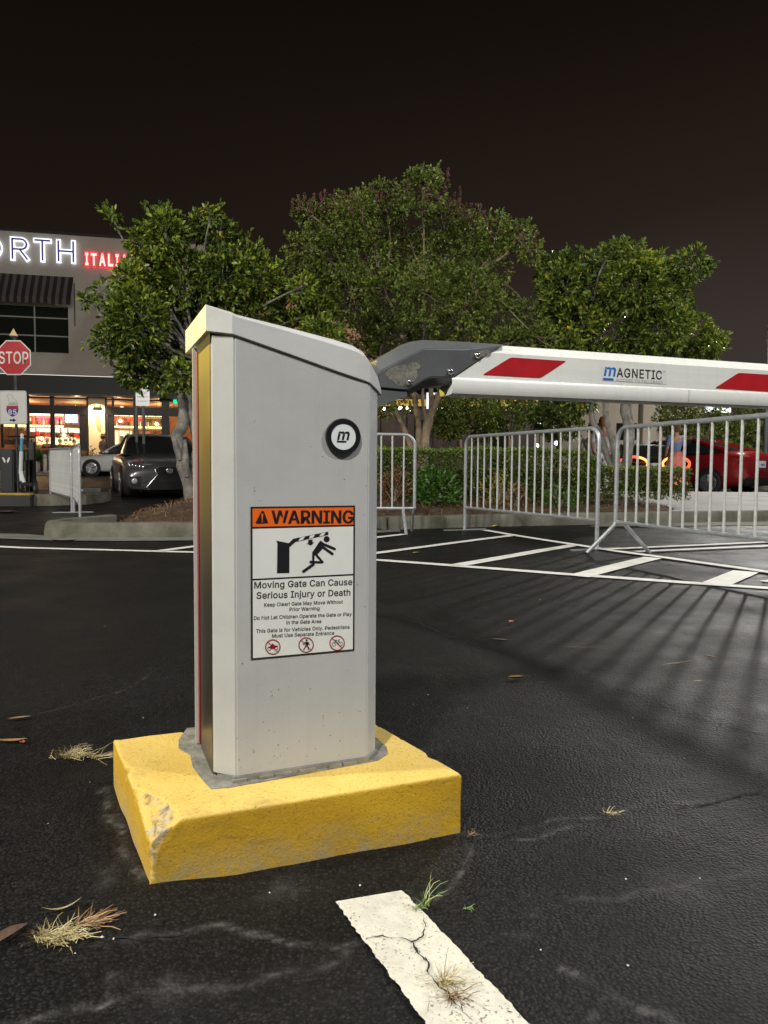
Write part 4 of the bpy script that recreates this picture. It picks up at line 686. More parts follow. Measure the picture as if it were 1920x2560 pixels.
def block():
    # surface built as a ring of side rows running over a rounded arris onto the top
    na = 150
    def perim(off):
        c_ = sum(block_poly, Vector())/4; P4 = [p+(c_-p)*0 for p in block_poly]
        res = []
        cs = []
        for i in range(4):
            a = P4[i-1]; b = P4[i]; d = P4[(i+1) % 4]
            u1 = (b-a).normalized(); u2 = (d-b).normalized(); n1 = Vector((-u1.y, u1.x, 0)); n2 = Vector((-u2.y, u2.x, 0))
            bis = (n1+n2).normalized(); cs.append(b + bis*off/max(.3, bis.dot(n1)))
        for i in range(4):
            for k in range(na//2 if i in (1, 3) else na): res.append((cs[i].lerp(cs[(i+1) % 4], k/(na//2 if i in (1, 3) else na)), i))
        return res
    rows = []   # (offset, z)
    for k in range(26): rows.append((0, -.03+(BH-.006+.03)*k/25))
    rows += [(.0008, BH-.003), (.003, BH-.0006), (.007, BH)]
    for k in range(1, 34): rows.append((.007+.218*(k/33), BH))
    V = []; chip = []
    nrm_left = Vector((-(BL-FL).normalized().y, (BL-FL).normalized().x, 0)); 
    ld = (BL-FL).normalized(); fd = (FR-FL).normalized()
    inl = Vector((ld.y, -ld.x, 0));   # inward from left face
    if inl.dot(FR-FL) < 0: inl = -inl
    inf = Vector((-fd.y, fd.x, 0))
    if inf.dot(BL-FL) < 0: inf = -inf
    for (off, z) in rows:
        for p, i in perim(off):
            q_ = Vector((p.x, p.y, z)); a = (q_-FL).dot(inl); b = (q_-FL).dot(inf); c = BH-z
            n0 = noise.noise(q_*9); n1 = noise.noise(q_*33); n2 = noise.fractal(q_*26, 1.0, 2.2, 4)
            outw = Vector((0, 0, 0))
            if off < .012: outw += (-inl if i == 3 else -inf if i == 0 else inf if i == 2 else inl)
            if z > BH-.004: outw += Vector((0, 0, 1))
            q_ += outw.normalized()*(.0030*n0+.0006*n1) if outw.length else Vector()
            # edges: small nibbles along the top arris
            ed = max(0, 1-abs(off-.003)/.012)*(1 if z > BH-.02 else 0)
            nib = max(0, noise.noise(Vector((p.x*22, p.y*22, 3)))-.28)*ed
            q_ += (Vector((0, 0, -1))-outw*.5)*nib*.018
            # broken corner along the left arris
            prof = max(0, 1-max(0, b-.02)/.135)**.6 if b < .155 else 0
            t = .052*prof*(1+.45*noise.noise(Vector((b*38, 2, 1))))
            d = t-(a*.95+c*1.55)
            if b < .05: d = max(d, .009*(1-c/.07)*(1-b/.05)*1.0-(a*.3+b*.3)+.004)if c < .07 else d
            ch = 0
            if d > 0 and c < .1:
                dirv = (inl*.75+Vector((0, 0, -.65)))
                q_ += dirv*min(d, .035)*(.62+.30*n2) + inf*.004*n1
                q_ += Vector((n1, n0, n2))*.0035
                ch = min(1, d/.006)
            # flaked vertical corner
            if a < .014 and b < .014 and .02 < z < .085:
                k_ = (1-max(a, b)/.014); q_ += (inl+inf)*.006*k_*(.6+.6*n1); ch = max(ch, 1.0*k_*(1 if noise.noise(Vector((z*60, 1, 1))) > -.1 else 0))
            V.append(q_); chip.append(ch)
    n = len(perim(0)); Fq = []
    for r in range(len(rows)-1):
        for k in range(n): Fq.append((r*n+k, r*n+(k+1) % n, (r+1)*n+(k+1) % n, (r+1)*n+k))
    o = npmesh('concrete_block', np.array([tuple(v) for v in V]), np.array(Fq), M_BLOCK, None, True, {'chip': chip})
    bm = bmesh.new(); bm.from_mesh(o.data); bm.verts.ensure_lookup_table()
    lastv = [bm.verts[(len(rows)-1)*n+k] for k in range(n)]; bm.faces.new(lastv)
    bmesh.ops.recalc_face_normals(bm, faces=bm.faces[:]); bm.to_mesh(o.data); bm.free()
    return o
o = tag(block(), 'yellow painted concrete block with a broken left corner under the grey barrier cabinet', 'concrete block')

# ================================================================== CABINET
AU = rad(22.2)
UD = Vector((math.cos(AU), math.sin(AU), 0)); VD = Vector((-math.sin(AU), math.cos(AU), 0)); ZD = Vector((0, 0, 1))
CO = Vector((-.2785, 1.381, BH))                       # cabinet frame: x along the front, y away, z up
CM = Matrix.Translation(CO) @ Matrix.Rotation(AU, 4, 'Z'); CI = CM.inverted()
def cp(px, py, v=0.0):
    """photo pixel -> cabinet-local point on the plane y = v"""
    return CI @ on_plane(px, py, CO+VD*v, VD)
M_GREY = mat('grey_powder_coat', (.46, .465, .45), .42, var=.05, vscale=3, bump=.12, bscale=420, spec=.45, rvar=.06)
M_GREYL = mat('light_grey_cover', (.56, .565, .545), .38, var=.04, vscale=4, bump=.10, bscale=420, spec=.5)
M_PANEL = mat('bare_side_metal', (.21, .185, .15), .38, 1.0, var=.12, vscale=3, rvar=.06)
M_RED = mat('red_gasket', (.17, .006, .010), .45)
M_GALV = mat('galvanised_foot', (.20, .21, .21), .5, .4, col2=(.36, .34, .28), vscale=14, bump=.5, bscale=60)
M_GROUT = mat('raw_grout', (.25, .24, .20), .9, col2=(.13, .125, .10), vscale=30, bump=.8, bscale=90)
def streaks(m, sc, amt, seed=0.0):
    nt, N, L = nodes_of(m); b = N['Principled BSDF']; src = b.inputs['Base Color'].links[0].from_socket
    t = N.new('ShaderNodeTexCoord'); mp = N.new('ShaderNodeMapping'); mp.inputs['Scale'].default_value = sc; mp.inputs['Location'].default_value = (seed, seed, 0)
    n = N.new('ShaderNodeTexNoise'); n.inputs['Scale'].default_value = 1.0; n.inputs['Detail'].default_value = 7; n.inputs['Roughness'].default_value = .65
    L.new(t.outputs['Object'], mp.inputs[0]); L.new(mp.outputs[0], n.inputs['Vector'])
    r = N.new('ShaderNodeMapRange'); r.inputs[1].default_value = .48; r.inputs[2].default_value = .74; r.inputs[4].default_value = amt; L.new(n.outputs['Fac'], r.inputs[0])
    mx = N.new('ShaderNodeMix'); mx.data_type = 'RGBA'; L.new(r.outputs[0], mx.inputs['Factor']); L.new(src, mx.inputs['A']); mx.inputs['B'].default_value = (.16, .15, .125, 1)
    L.new(mx.outputs['Result'], b.inputs['Base Color'])
streaks(M_GREY, (40, 40, 1.6), .07); streaks(M_GREY, (5, 5, 9), .13, 4.0); streaks(M_GREYL, (9, 9, 14), .16, 2.0)
M_BLACK = mat('black_plastic', (.012, .012, .013), .28, spec=.5)
M_INK = mat('black_ink', (.010, .010, .012), .45)
M_WHITE = mat('white_vinyl', (.74, .75, .70), .35, var=.05, vscale=9)
M_ORANGE = mat('orange_vinyl', (.80, .135, .012), .4)
M_REDINK = mat('red_ink', (.30, .01, .02), .4)
cab = thing('barrier_cabinet', 'tall grey parking barrier cabinet with sloped lid standing on the yellow block', 'barrier cabinet', CO, AU)
body = [(0, 0), (.267, 0), (.297, .028), (.297, .206), (-.037, .206), (-.037, .034)]
def topz(u): return .862-.300*max(0, min(1, u/.30))*0 + (-.288*u)
def cab_body():
    V = []; n = len(body)
    for u, v in body: V.append((u, v, .012))
    for u, v in body: V.append((u, v, min(.853, .846-.288*max(u, 0))))
    return V, [tuple(range(n-1, -1, -1)), tuple(range(n, 2*n))]+[(i, (i+1) % n, n+(i+1) % n, n+i) for i in range(n)]
V, Fc = cab_body(); o = mesh('housing', V, Fc, M_GREY, cab)
bm = bmesh.new(); bm.from_mesh(o.data)
bmesh.ops.bevel(bm, geom=[e for e in bm.edges if abs((e.verts[0].co-e.verts[1].co).normalized().z) > .9], offset=.0025, segments=2, affect='EDGES')
bm.to_mesh(o.data); bm.free()
smooth_angle(o, 30)
# warm side skin panel, slightly proud, with a shadow gap under the lid
pn = MB().prism([(-.0385, .040), (-.0372, .040), (-.0372, .188), (-.0385, .188)], .006, .832); pn.build('side_panel', M_PANEL, cab)
MB().prism([(-.0405, .1900), (.30, .1900), (.30, .2082), (-.0405, .2082)], .012, .838).build('gasket', M_RED, cab)
dr = [(-.0475, .2085), (.308, .2085), (.308, .215), (.278, .315), (-.012, .315), (-.0475, .2125)]
MB().prism(dr, .010, .848).build('rear_door', M_GREYL, cab)
bs = [(-.004, -.0035), (.270, -.0035), (.301, .026), (.301, .300), (-.030, .300), (-.030, .034)]
MB().prism(bs, -.004, .0115).build('foot_frame', M_GALV, cab)
gr = MB()
ring = [(-.05, -.016), (-.01, -.023), (.06, -.018), (.15, -.010), (.25, -.010), (.29, -.004), (.325, .020), (.335, .06), (.33, .30), (.2, .33), (-.05, .33), (-.075, .26), (-.082, .215), (-.064, .17), (-.068, .10), (-.058, .03)]
rr = [(u+.004*noise.noise(Vector((u*30, v*30, 0))), v+.004*noise.noise(Vector((u*30, v*30, 5)))) for u, v in ring]
gr.prism(rr, -.012, .0022).build('grout_bed', M_GROUT, cab)
# chinks in the foot gap: packing shims
rs = random.Random(3)
for k in range(6):
    u = .01+.045*k+rs.uniform(-.01, .01)
    MB().box((u, -.006, .005), (rs.uniform(.018, .035), .006, rs.uniform(.004, .008))).build('shim', M_GALV, cab)
MB().prism([(-.0388, .036), (-.0372, .036), (-.0372, .1895), (-.0388, .1895)], .8325, .8525).build('road_seal_lid_shade', M_BLACK, cab)  # black strip standing in for the shade in the gap under the lid
# lid
def lid():
    st = [  # u, v_front, z_bottom, z_crease, rise_of_ridge
        (-.047, .030, .853, .901, .001), (-.004, -.0045, .8445, .8805, .009), (.004, -.0045, .8425, .8765, .010),
        (.10, -.0045, .8160, .8580, .013), (.20, -.0045, .7875, .8375, .016), (.238, -.0045, .7775, .8290, .016),
        (.255, -.004, .7730, .8215, .015), (.268, -.003, .7690, .8080, .012), (.280, .006, .7630, .7960, .012), (.292, .017, .7575, .7840, .011), (.303, .028, .7520, .7650, .008), (.306, .031, .7500, .7530, .001)]
    VB = .322; V = []; Fc = []
    for (u, vf, zb, zc, rr_) in st:
        ins = .026 if rr_ > .002 else .002
        V += [(u, vf+.004, zb), (u, vf, zb+.001), (u, vf, zc), (u, vf+ins*.35, zc+rr_*.62), (u, vf+ins, zc+rr_), (u, VB-ins, zc+rr_), (u, VB, zc), (u, VB, zb)]
    k = 8
    for i in range(len(st)-1):
        for j in range(k-1): Fc.append((i*k+j, (i+1)*k+j, (i+1)*k+j+1, i*k+j+1))
    Fc.append((0, 1, 2, 3, 4, 5, 6, 7)); n = (len(st)-1)*k; Fc.append(tuple(n+j for j in range(7, -1, -1)))
    # underside
    for i in range(len(st)-1): Fc.append((i*k+7, (i+1)*k+7, (i+1)*k, i*k))
    o = mesh('lid', V, Fc, M_GREYL, cab)
    bm = bmesh.new(); bm.from_mesh(o.data); bmesh.ops.recalc_face_normals(bm, faces=bm.faces[:]); bm.to_mesh(o.data); bm.free()
    bm = bmesh.new(); bm.from_mesh(o.data)
    bmesh.ops.bevel(bm, geom=[e for e in bm.edges if len(e.link_faces) == 2 and e.calc_face_angle(0) > rad(19)], offset=.0016, segments=2, affect='EDGES', clamp_overlap=True)
    bm.to_mesh(o.data); bm.free(); smooth_angle(o, 30); return o
lid()
# badge
bc = cp(859, 1092, -.006)
bq = MB(); bq.lathe([(0, 0), (.0350, 0), (.0362, -.002), (.0362, -.006), (.0345, -.0085), (.0262, -.0085), (.0258, -.0065), (0, -.0065)], 48, (bc.x, .001, bc.z), 'Y')
bdg = bq.build('badge', M_BLACK, cab, True)
MB().lathe([(0, -.0072), (.0255, -.0072), (.0255, -.006)], 40, (bc.x, .001, bc.z), 'Y').build('badge_face', mat('badge_white', (.70, .74, .73), .35), bdg)
NF = Vector((0, -1, 0))
def lt(body_, a, b, h, m, par, y, bold=0.0, spacing=1.0, slant=0.0, caph=.509, name='lettering'):
    return fit_text(name, body_, (a[0], y, a[1]), (b[0], y, b[1]), h, NF, m, par, bold, spacing, caph, slant)
fit_text('lettering', 'm', (bc.x-.0135, -.0068, bc.z-.0055), (bc.x+.0100, -.0068, bc.z-.0055), .0155, NF, M_INK, bdg, .020, 1, .39, .22)
MB().prism([(bc.x-.0140, bc.z-.0105), (bc.x+.0055, bc.z-.0105), (bc.x+.0055, bc.z-.0078), (bc.x-.0140, bc.z-.0078)], 0, .0003, Matrix(((1,0,0,0),(0,0,1,-.0071),(0,1,0,0),(0,0,0,1)))).build('underline', M_INK, bdg)
# ------------------------------------------------------------------ warning sign
TLc, TRc, BRc, BLc = (629, 1266), (888, 1264.5), (884, 1629), (625, 1646)
w1, w2, w3, w4 = [cp(*p) for p in (TLc, TRc, BRc, BLc)]
WU0, WU1 = (w1.x+w4.x)/2, (w2.x+w3.x)/2; WZ1, WZ0 = (w1.z+w2.z)/2, (w3.z+w4.z)/2
def S(x, y):          # sign-detail pixel (5.18x crop) -> local (u, z)
    q_ = cp(600+x*.19289, 1240+y*.19293); return (q_.x, q_.z)
XZ = lambda y: Matrix(((1,0,0,0),(0,0,1,y),(0,1,0,0),(0,0,0,1)))
ws = MB().prism([(WU0, WZ0), (WU1, WZ0), (WU1, WZ1), (WU0, WZ1)], -.0006, -.0014, XZ(0)).build('warning_sign', M_INK, cab)
WW, WH = WU1-WU0, WZ1-WZ0; bd = .0028
def field(name, b0, b1, m, y=-.00175, a0=None, a1=None):
    u0 = WU0+bd*1.2; u1 = WU1-bd*1.2
    return MB().prism([(u0, WZ1-b1*WH), (u1, WZ1-b1*WH), (u1, WZ1-b0*WH), (u0, WZ1-b0*WH)], -.0011, y, XZ(0)).build(name, m, ws)
field('header_panel', .012, .130, M_ORANGE); field('picture_panel', .143, .468, M_WHITE); field('text_panel', .480, .990, M_WHITE)
TY = -.0021
def wl(txt, x0, y0, x1, y1, hpx, bold=0.0, m=M_INK, spacing=1.0):
    a = S(x0, y0); b = S(x1, y1); h = abs(S(x0, y0)[1]-S(x0, y0-hpx)[1])
    lt(txt, a, b, h, m, ws, TY, bold, spacing)
wl('WARNING', 414, 357, 1468, 350, 168, .008)
TY -= .00012
wl('WARNING', 402, 357, 1456, 350, 168, .008)
TY += .00012
wl('Moving Gate Can Cause', 182, 1196, 1450, 1150, 84, .013)
wl('Serious Injury or Death', 210, 1330, 1425, 1287, 84, .013)
wl('Keep Clear! Gate May Move Without', 310, 1432, 1328, 1390, 46, .013)
wl('Prior Warning', 638, 1491, 1026, 1475, 46, .013)
wl('Do Not Let Children Operate the Gate or Play', 176, 1604, 1445, 1549, 46, .013)
wl('in the Gate Area', 597, 1660, 1048, 1642, 46, .013)
wl('This Gate is for Vehicles Only. Pedestrians', 204, 1772, 1416, 1715, 46, .013)
wl('Must Use Separate Entrance', 413, 1833, 1218, 1794, 46, .013)
def ppoly(name, pts, m, y=TY, par=None, dy=.0002):
    pp = [S(*p) for p in pts]
    return MB().prism(pp, y, y-dy, XZ(0)).build(name, m, par or ws)
def pbar(x0, y0, x1, y1, w):
    d = Vector((x1-x0, y1-y0)); n = Vector((-d.y, d.x)).normalized()*w/2
    pts = []
    a0 = math.atan2(d.y, d.x)
    for k in range(7): a = a0+math.pi/2+math.pi*k/6; pts.append((x0+math.cos(a)*w/2, y0+math.sin(a)*w/2))
    for k in range(7): a = a0-math.pi/2+math.pi*k/6; pts.append((x1+math.cos(a)*w/2, y1+math.sin(a)*w/2))
    return pts
def merged(name, polys, m, y=TY):
    b = MB()
    for i, p in enumerate(polys): b.prism([S(*q_) for q_ in p], y-.00002*i, y-.0002-.00003*i, XZ(0))
    return b.build(name, m, ws)
def disc(x, y, r, n=28): return [(x+r*math.cos(2*math.pi*k/n), y+r*math.sin(2*math.pi*k/n)) for k in range(n)]
merged('warning_triangle', [[(200, 345), (275, 197), (292, 190), (308, 200), (360, 338), (352, 352), (212, 357)]], M_INK)
ppoly('exclamation', [(272, 228), (297, 228), (289, 318), (280, 318)], M_ORANGE, TY-.0004); ppoly('exclamation_dot', disc(285, 333, 9, 12), M_ORANGE, TY-.0004)
merged('gate_pictogram', [[(470, 577), (636, 612), (636, 995), (476, 998), (482, 606), (472, 598)], [(625, 612), (688, 552), (1138, 460), (1142, 500), (716, 592), (638, 662)],
                          [(880, 568), (936, 562), (936, 600), (957, 597), (915, 640), (860, 613), (880, 610)]], M_INK)
for pa in ([(780, 538), (838, 524), (806, 570), (750, 582)], [(905, 512), (965, 500), (942, 540), (888, 552)], [(1050, 483), (1104, 472), (1074, 512), (1020, 524)]):
    ppoly('stripe', pa, M_WHITE, TY-.0005)
merged('person_pictogram', [disc(1119, 557, 39), [(1030, 583), (1048, 580), (1088, 612), (1068, 680), (990, 765), (932, 768), (932, 730)], pbar(1075, 622, 1222, 684, 34), pbar(1062, 655, 1192, 748, 34),
                            pbar(948, 745, 945, 850, 30), pbar(985, 762, 1062, 852, 30), pbar(1062, 853, 912, 853, 34), pbar(948, 870, 945, 880, 30), pbar(945, 885, 818, 975, 36)], M_INK)
ppoly('gap', [(962, 782), (1030, 842), (958, 838)], M_WHITE, TY-.0006)
def ring_poly(name, x, y, r, w, m):
    b = MB(); n = 40; V = []
    for k in range(n):
        a = 2*math.pi*k/n
        for R in (r, r-w): p = S(x+R*math.cos(a), y+R*math.sin(a)); V.append((p[0], TY-.0005, p[1]))
    b.add(V, [(2*k, 2*k+1, 2*((k+1) % n)+1, 2*((k+1) % n)) for k in range(n)]); return b.build(name, m, ws)
for (cx_, cy_) in ((422, 1952), (853, 1926), (1254, 1901)):
    ring_poly('prohibition_ring', cx_, cy_, 99, 12, M_REDINK)
    ppoly('prohibition_slash', pbar(cx_-66, cy_-66, cx_+66, cy_+66, 9), M_REDINK, TY-.0007)
M_GRN = mat('teal_ink', (.10, .22, .18), .5)
def wheel_ink(x, y, r, m):
    ring_poly('wheel', x, y, r, 6, m)
wheel_ink(376, 1972, 24, M_INK); wheel_ink(467, 1965, 24, M_INK)
merged('motorcycle_pictogram', [[(368, 1958), (398, 1935), (410, 1912), (428, 1908), (440, 1930), (478, 1935), (488, 1950), (462, 1956), (440, 1975), (400, 1978)]], M_REDINK)
merged('walker_pictogram', [disc(860, 1866, 13, 14), [(842, 1886), (878, 1886), (884, 1925), (872, 1932), (850, 1932)], pbar(842, 1892, 815, 1920, 9), pbar(880, 1892, 898, 1925, 9), pbar(856, 1930, 822, 1988, 12), pbar(868, 1930, 886, 1986, 12)], M_INK)
wheel_ink(1212, 1916, 27, M_GRN); wheel_ink(1298, 1910, 27, M_GRN)
merged('bicycle_pictogram', [pbar(1212, 1916, 1238, 1876, 5), pbar(1238, 1876, 1278, 1872, 5), pbar(1278, 1872, 1252, 1912, 5), pbar(1252, 1912, 1238, 1876, 5), pbar(1278, 1872, 1298, 1910, 5), pbar(1225, 1864, 1245, 1862, 8), pbar(1268, 1862, 1288, 1858, 6)], M_GRN)
# specks on the housing
spk = MB(); rs = random.Random(11)
for k in range(70):
    u = rs.uniform(0, .262); z = rs.choice([rs.uniform(.02, .2), rs.uniform(.02, .12), rs.uniform(.05, .75)])
    r = rs.uniform(.0004, .0011)
    if WU0-.005 < u < WU1+.005 and WZ0-.005 < z < WZ1+.005: continue
    spk.prism([(u+r*math.cos(t)*(1 if k % 3 else 1.6), z+r*math.sin(t)*(1.4 if k % 2 else 1)) for t in (0, 1.2, 2.5, 3.7, 5)], -.0002, -.0005, XZ(0))
spk.build('dirt_specks', mat('dirt_speck', (.12, .11, .09), .9), cab)['kind'] = 'stuff'

# ================================================================== BARRIER ARM
arm = thing('boom_gate', 'white boom with red stripes held out level by a dark grey elbow', 'barrier arm', CO, AU)
M_DKG = mat('dark_grey_coat', (.105, .112, .112), .40, var=.25, vscale=6, bump=.12, bscale=300, rvar=.08)
M_SCUFF = mat('scuffed_coat', (.24, .225, .20), .75, col2=(.10, .105, .10), vscale=60, bump=.5, bscale=120)
M_BOOM = mat('white_boom_coat', (.74, .745, .69), .33, var=.05, vscale=2.0, bump=.06, bscale=60, rvar=.08)
streaks(M_BOOM, (1.2, 30, 22), .20, 3.0); streaks(M_BOOM, (40, 40, 5), .09, 6.0)
M_LIP = mat('boom_lip_rubber', (.60, .61, .57), .55, var=.12, vscale=5, bump=.2, bscale=80)
M_BRED = mat('red_reflective', (.45, .012, .018), .35, var=.2, vscale=20)
M_CHROME = mat('chrome_bolt', (.75, .76, .76), .14, 1.0)
VA = .10
def hub():
    Fp = [(946, 930), (1034, 884), (1060, 872.5), (1160, 874), (1256, 864), (1133, 943), (1078, 943), (1066, 946.5), (1021, 973), (1014, 975.5), (946, 968.5)]
    Op = [(940, 902), (1023, 854.5), (1060, 849.5), (1160, 854), (1258, 861), (1125, 965), (1078, 965), (1060, 969), (1020, 988), (1012, 977), (940, 971)]
    A = [cp(x, y, VA) for x, y in Fp]; B = [cp(x, y, VA+.020) for x, y in Op]; C = [b+Vector((0, .055, 0)) for b in B]
    n = len(A); V = A+B+C
    Fc = [tuple(range(n))]+[(i, n+i, n+(i+1) % n, (i+1) % n) for i in range(n)]+[(n+i, 2*n+i, 2*n+(i+1) % n, n+(i+1) % n) for i in range(n)]+[tuple(range(3*n-1, 2*n-1, -1))]
    b = MB().add(V, Fc); o = b.build('elbow', M_DKG, arm); bm = bmesh.new(); bm.from_mesh(o.data)
    bmesh.ops.bevel(bm, geom=bm.edges[:], offset=.0018, segments=2, affect='EDGES', clamp_overlap=True); bm.to_mesh(o.data); bm.free(); smooth_angle(o, 35)
    return o
el_ = hub()
Lp = [(936, 973), (1000, 976), (1017, 979), (1018, 991), (980, 1003), (946, 1016), (936, 1018)]
A = [cp(x, y, VA+.004) for x, y in Lp]; n = len(A)
MB().add(A+[a+Vector((0, .06, 0)) for a in A], [tuple(range(n)), tuple(range(2*n-1, n-1, -1))]+[(i, n+i, n+(i+1) % n, (i+1) % n) for i in range(n)]).build('flange', M_DKG, arm)

for (x, y) in ((1021, 956), (1125, 930), (1193, 888.5)):
    q_ = cp(x, y, VA); bo = MB().lathe([(0, -.0075), (.0035, -.0070), (.0062, -.0045), (.0074, 0), (.0082, 0), (.0082, .0015)], 18, (q_.x, VA-.0008, q_.z), 'Y').build('bolt', M_CHROME, arm, True)
# scuffs
def blob(name, cx_, cy_, rx, ry, m, seed, y=VA-.0005):
    pts = []
    for k in range(36):
        a = 2*math.pi*k/36; r = 1+.28*noise.noise(Vector((math.cos(a)*1.7+seed, math.sin(a)*1.7, seed)))+.12*noise.noise(Vector((math.cos(a)*6, math.sin(a)*6, seed)))
        q_ = cp(cx_+rx*r*math.cos(a), cy_+ry*r*math.sin(a), VA); pts.append((q_.x, q_.z))
    return MB().prism(pts, y, y-.0002, XZ(0)).build(name, m, el_)
def scuff_mat():
    m = bpy.data.materials.new('worn_scuff'); m.use_nodes = True; nt, N, L = nodes_of(m); b = N['Principled BSDF']
    b.inputs['Base Color'].default_value = (.26, .24, .20, 1); b.inputs['Roughness'].default_value = .8
    t = N.new('ShaderNodeTexCoord'); n = N.new('ShaderNodeTexNoise'); n.inputs['Scale'].default_value = 55; n.inputs['Detail'].default_value = 8; n.inputs['Roughness'].default_value = .75
    L.new(t.outputs['Object'], n.inputs['Vector']); r = N.new('ShaderNodeMapRange'); r.inputs[1].default_value = .38; r.inputs[2].default_value = .62; r.inputs[4].default_value = .8
    L.new(n.outputs['Fac'], r.inputs[0]); L.new(r.outputs[0], b.inputs['Alpha']); return m
M_SC = scuff_mat()
blob('scuff', 1006, 938, 38, 25, M_SC, 1.3); blob('scuff', 1212, 884, 18, 9, M_SC, 4.1); blob('scuff', 1035, 915, 16, 10, M_SC, 7.7, VA-.0009)
# boom
b0 = cp(1137, 945, VA); b1 = cp(1920, 981, VA); bs_ = (b1.z-b0.z)/(b1.x-b0.x)      # slope of the lower crease
t0 = cp(1282, 880.5, VA); t1 = cp(1920, 925, VA); ts_ = (t1.z-t0.z)/(t1.x-t0.x)
U_END = 3.35
BMS = (bs_+ts_)/2
def lowz(u): return b0.z+BMS*(u-b0.x)
bh_ = (t0.z-(b0.z+BMS*(t0.x-b0.x))) ; bh_ = (bh_ + (t1.z-(b0.z+BMS*(t1.x-b0.x))))/2
tT = cp(1255, 868, VA+.02); bB = cp(1523, 1002, VA+.0)
top_r = cp(1600, 888, VA+.02).z-(lowz(cp(1600, 888, VA+.02).x)+bh_)
lip_d = lowz(bB.x)-bB.z
prof = [  # (v offset, dz from low crease, slant factor start)
    (.020, bh_+top_r), (.006, bh_+.003), (.0, bh_-.003), (.0, .002), (-.004, -.001), (-.006, -.006), (-.006, -lip_d*.70), (-.003, -lip_d*.93), (.004, -lip_d), (.052, -lip_d), (.060, -lip_d*.6), (.062, 0), (.062, bh_-.003), (.050, bh_+top_r)]
V = []; Fc = []
dgt = cp(1257, 864, VA); slx = (dgt.x-b0.x)/(dgt.z-lowz(dgt.x))
us = [0]+[.1+.25*i for i in range(14)]
for i, du in enumerate(us):
    for (v, dz) in prof:
        u = (b0.x-.001+slx*max(0, dz) - (.008 if dz < 0 else 0)) if i == 0 else b0.x+.22+du
        V.append((u, VA+v, lowz(u)+dz))
k = len(prof)
for i in range(len(us)-1):
    for j in range(k): Fc.append((i*k+j, (i+1)*k+j, (i+1)*k+(j+1) % k, i*k+(j+1) % k))
Fc += [tuple(range(k)), tuple((len(us)-1)*k+j for j in reversed(range(k)))]
boom = MB().add(V, Fc).build('boom', M_BOOM, arm); smooth_angle(boom, 28)
# the lower rubber lip, a separate extrusion set 1 mm proud
def bl(px, py): q_ = cp(px, py, VA); return (q_.x, q_.z)
def stripe(pxs, name='red_stripe'):
    MB().prism([bl(*p) for p in pxs], VA-.0004, VA-.0009, XZ(0)).build(name, M_BRED, boom)
def rounded(P4, r, n=4):
    out = []; m_ = len(P4)
    for i in range(m_):
        a, b, c = Vector(P4[i-1]), Vector(P4[i]), Vector(P4[(i+1) % m_]); u1 = (a-b).normalized(); u2 = (c-b).normalized()
        p1 = b+u1*r; p2 = b+u2*r
        for k in range(n+1): t = k/n; out.append(tuple(p1*(1-t)**2+b*2*t*(1-t)+p2*t*t))
    return out
s1 = [(1206, 937), (1276, 893.5), (1416, 902.5), (1351, 945)]
stripe(rounded(s1, 6))
s2 = [(1786, 970.5), (1846, 932), (2010, 942), (1945, 981)]
stripe(rounded(s2, 6))
D2 = Vector((bl(1786, 970.5)[0]-bl(1206, 937)[0], bl(1786, 970.5)[1]-bl(1206, 937)[1]))
for kk in (2, 3, 4):
    MB().prism([(bl(*p)[0]+D2.x*kk, bl(*p)[1]+D2.y*kk) for p in rounded(s1, 6)], VA-.0004, VA-.0009, XZ(0)).build('red_stripe', M_BRED, boom)
M_BLUE = mat('blue_ink', (.01, .13, .50), .4); M_GINK = mat('grey_ink', (.30, .30, .29), .5)
M_CLEAR = mat('clear_decal', (.66, .67, .63), .25)
MB().prism([bl(*p) for p in ((1503, 915), (1665, 925), (1667, 961), (1505, 951))], VA-.0003, VA-.0006, XZ(0)).build('decal', M_CLEAR, boom)
def bt(txt, x0, y0, x1, y1, hp, m, bold=0.0, slant=0.0, caph=.509, spacing=1.0):
    a = bl(x0, y0); b = bl(x1, y1); h = abs(bl(x0, y0)[1]-bl(x0, y0-hp)[1])
    lt(txt, a, b, h, m, boom, VA-.0009, bold, spacing, slant, caph)
bt('m', 1509, 939, 1537, 940.5, 21, M_BLUE, .02, .2, .39)
MB().prism([bl(*p) for p in ((1507, 944.5), (1533, 946), (1533, 951.5), (1507, 950))], VA-.0008, VA-.0011, XZ(0)).build('underline', M_BLUE, boom)
bt('AGNETIC', 1541, 942, 1654, 949, 22, M_INK, .014, 0, .509, 1.05)
bt('ACCESS TO PROGRESS', 1540, 953, 1656, 960, 7, M_GINK, .004, 0, .509, 1.15)
bt('®', 1657, 932, 1662, 932.5, 5, M_GINK)
bt('®', 0, 0, 1, 1, 1, M_GINK) if False else None
# joint line in the lip
q1 = bl(1716, 978); q2 = bl(1716, 1010)
MB().box((bl(1718, 990)[0], VA-.0060, lowz(bl(1718, 990)[0])-lip_d*.45), (.0012, .0012, lip_d*.8)).build('lip_joint', M_GINK, boom)
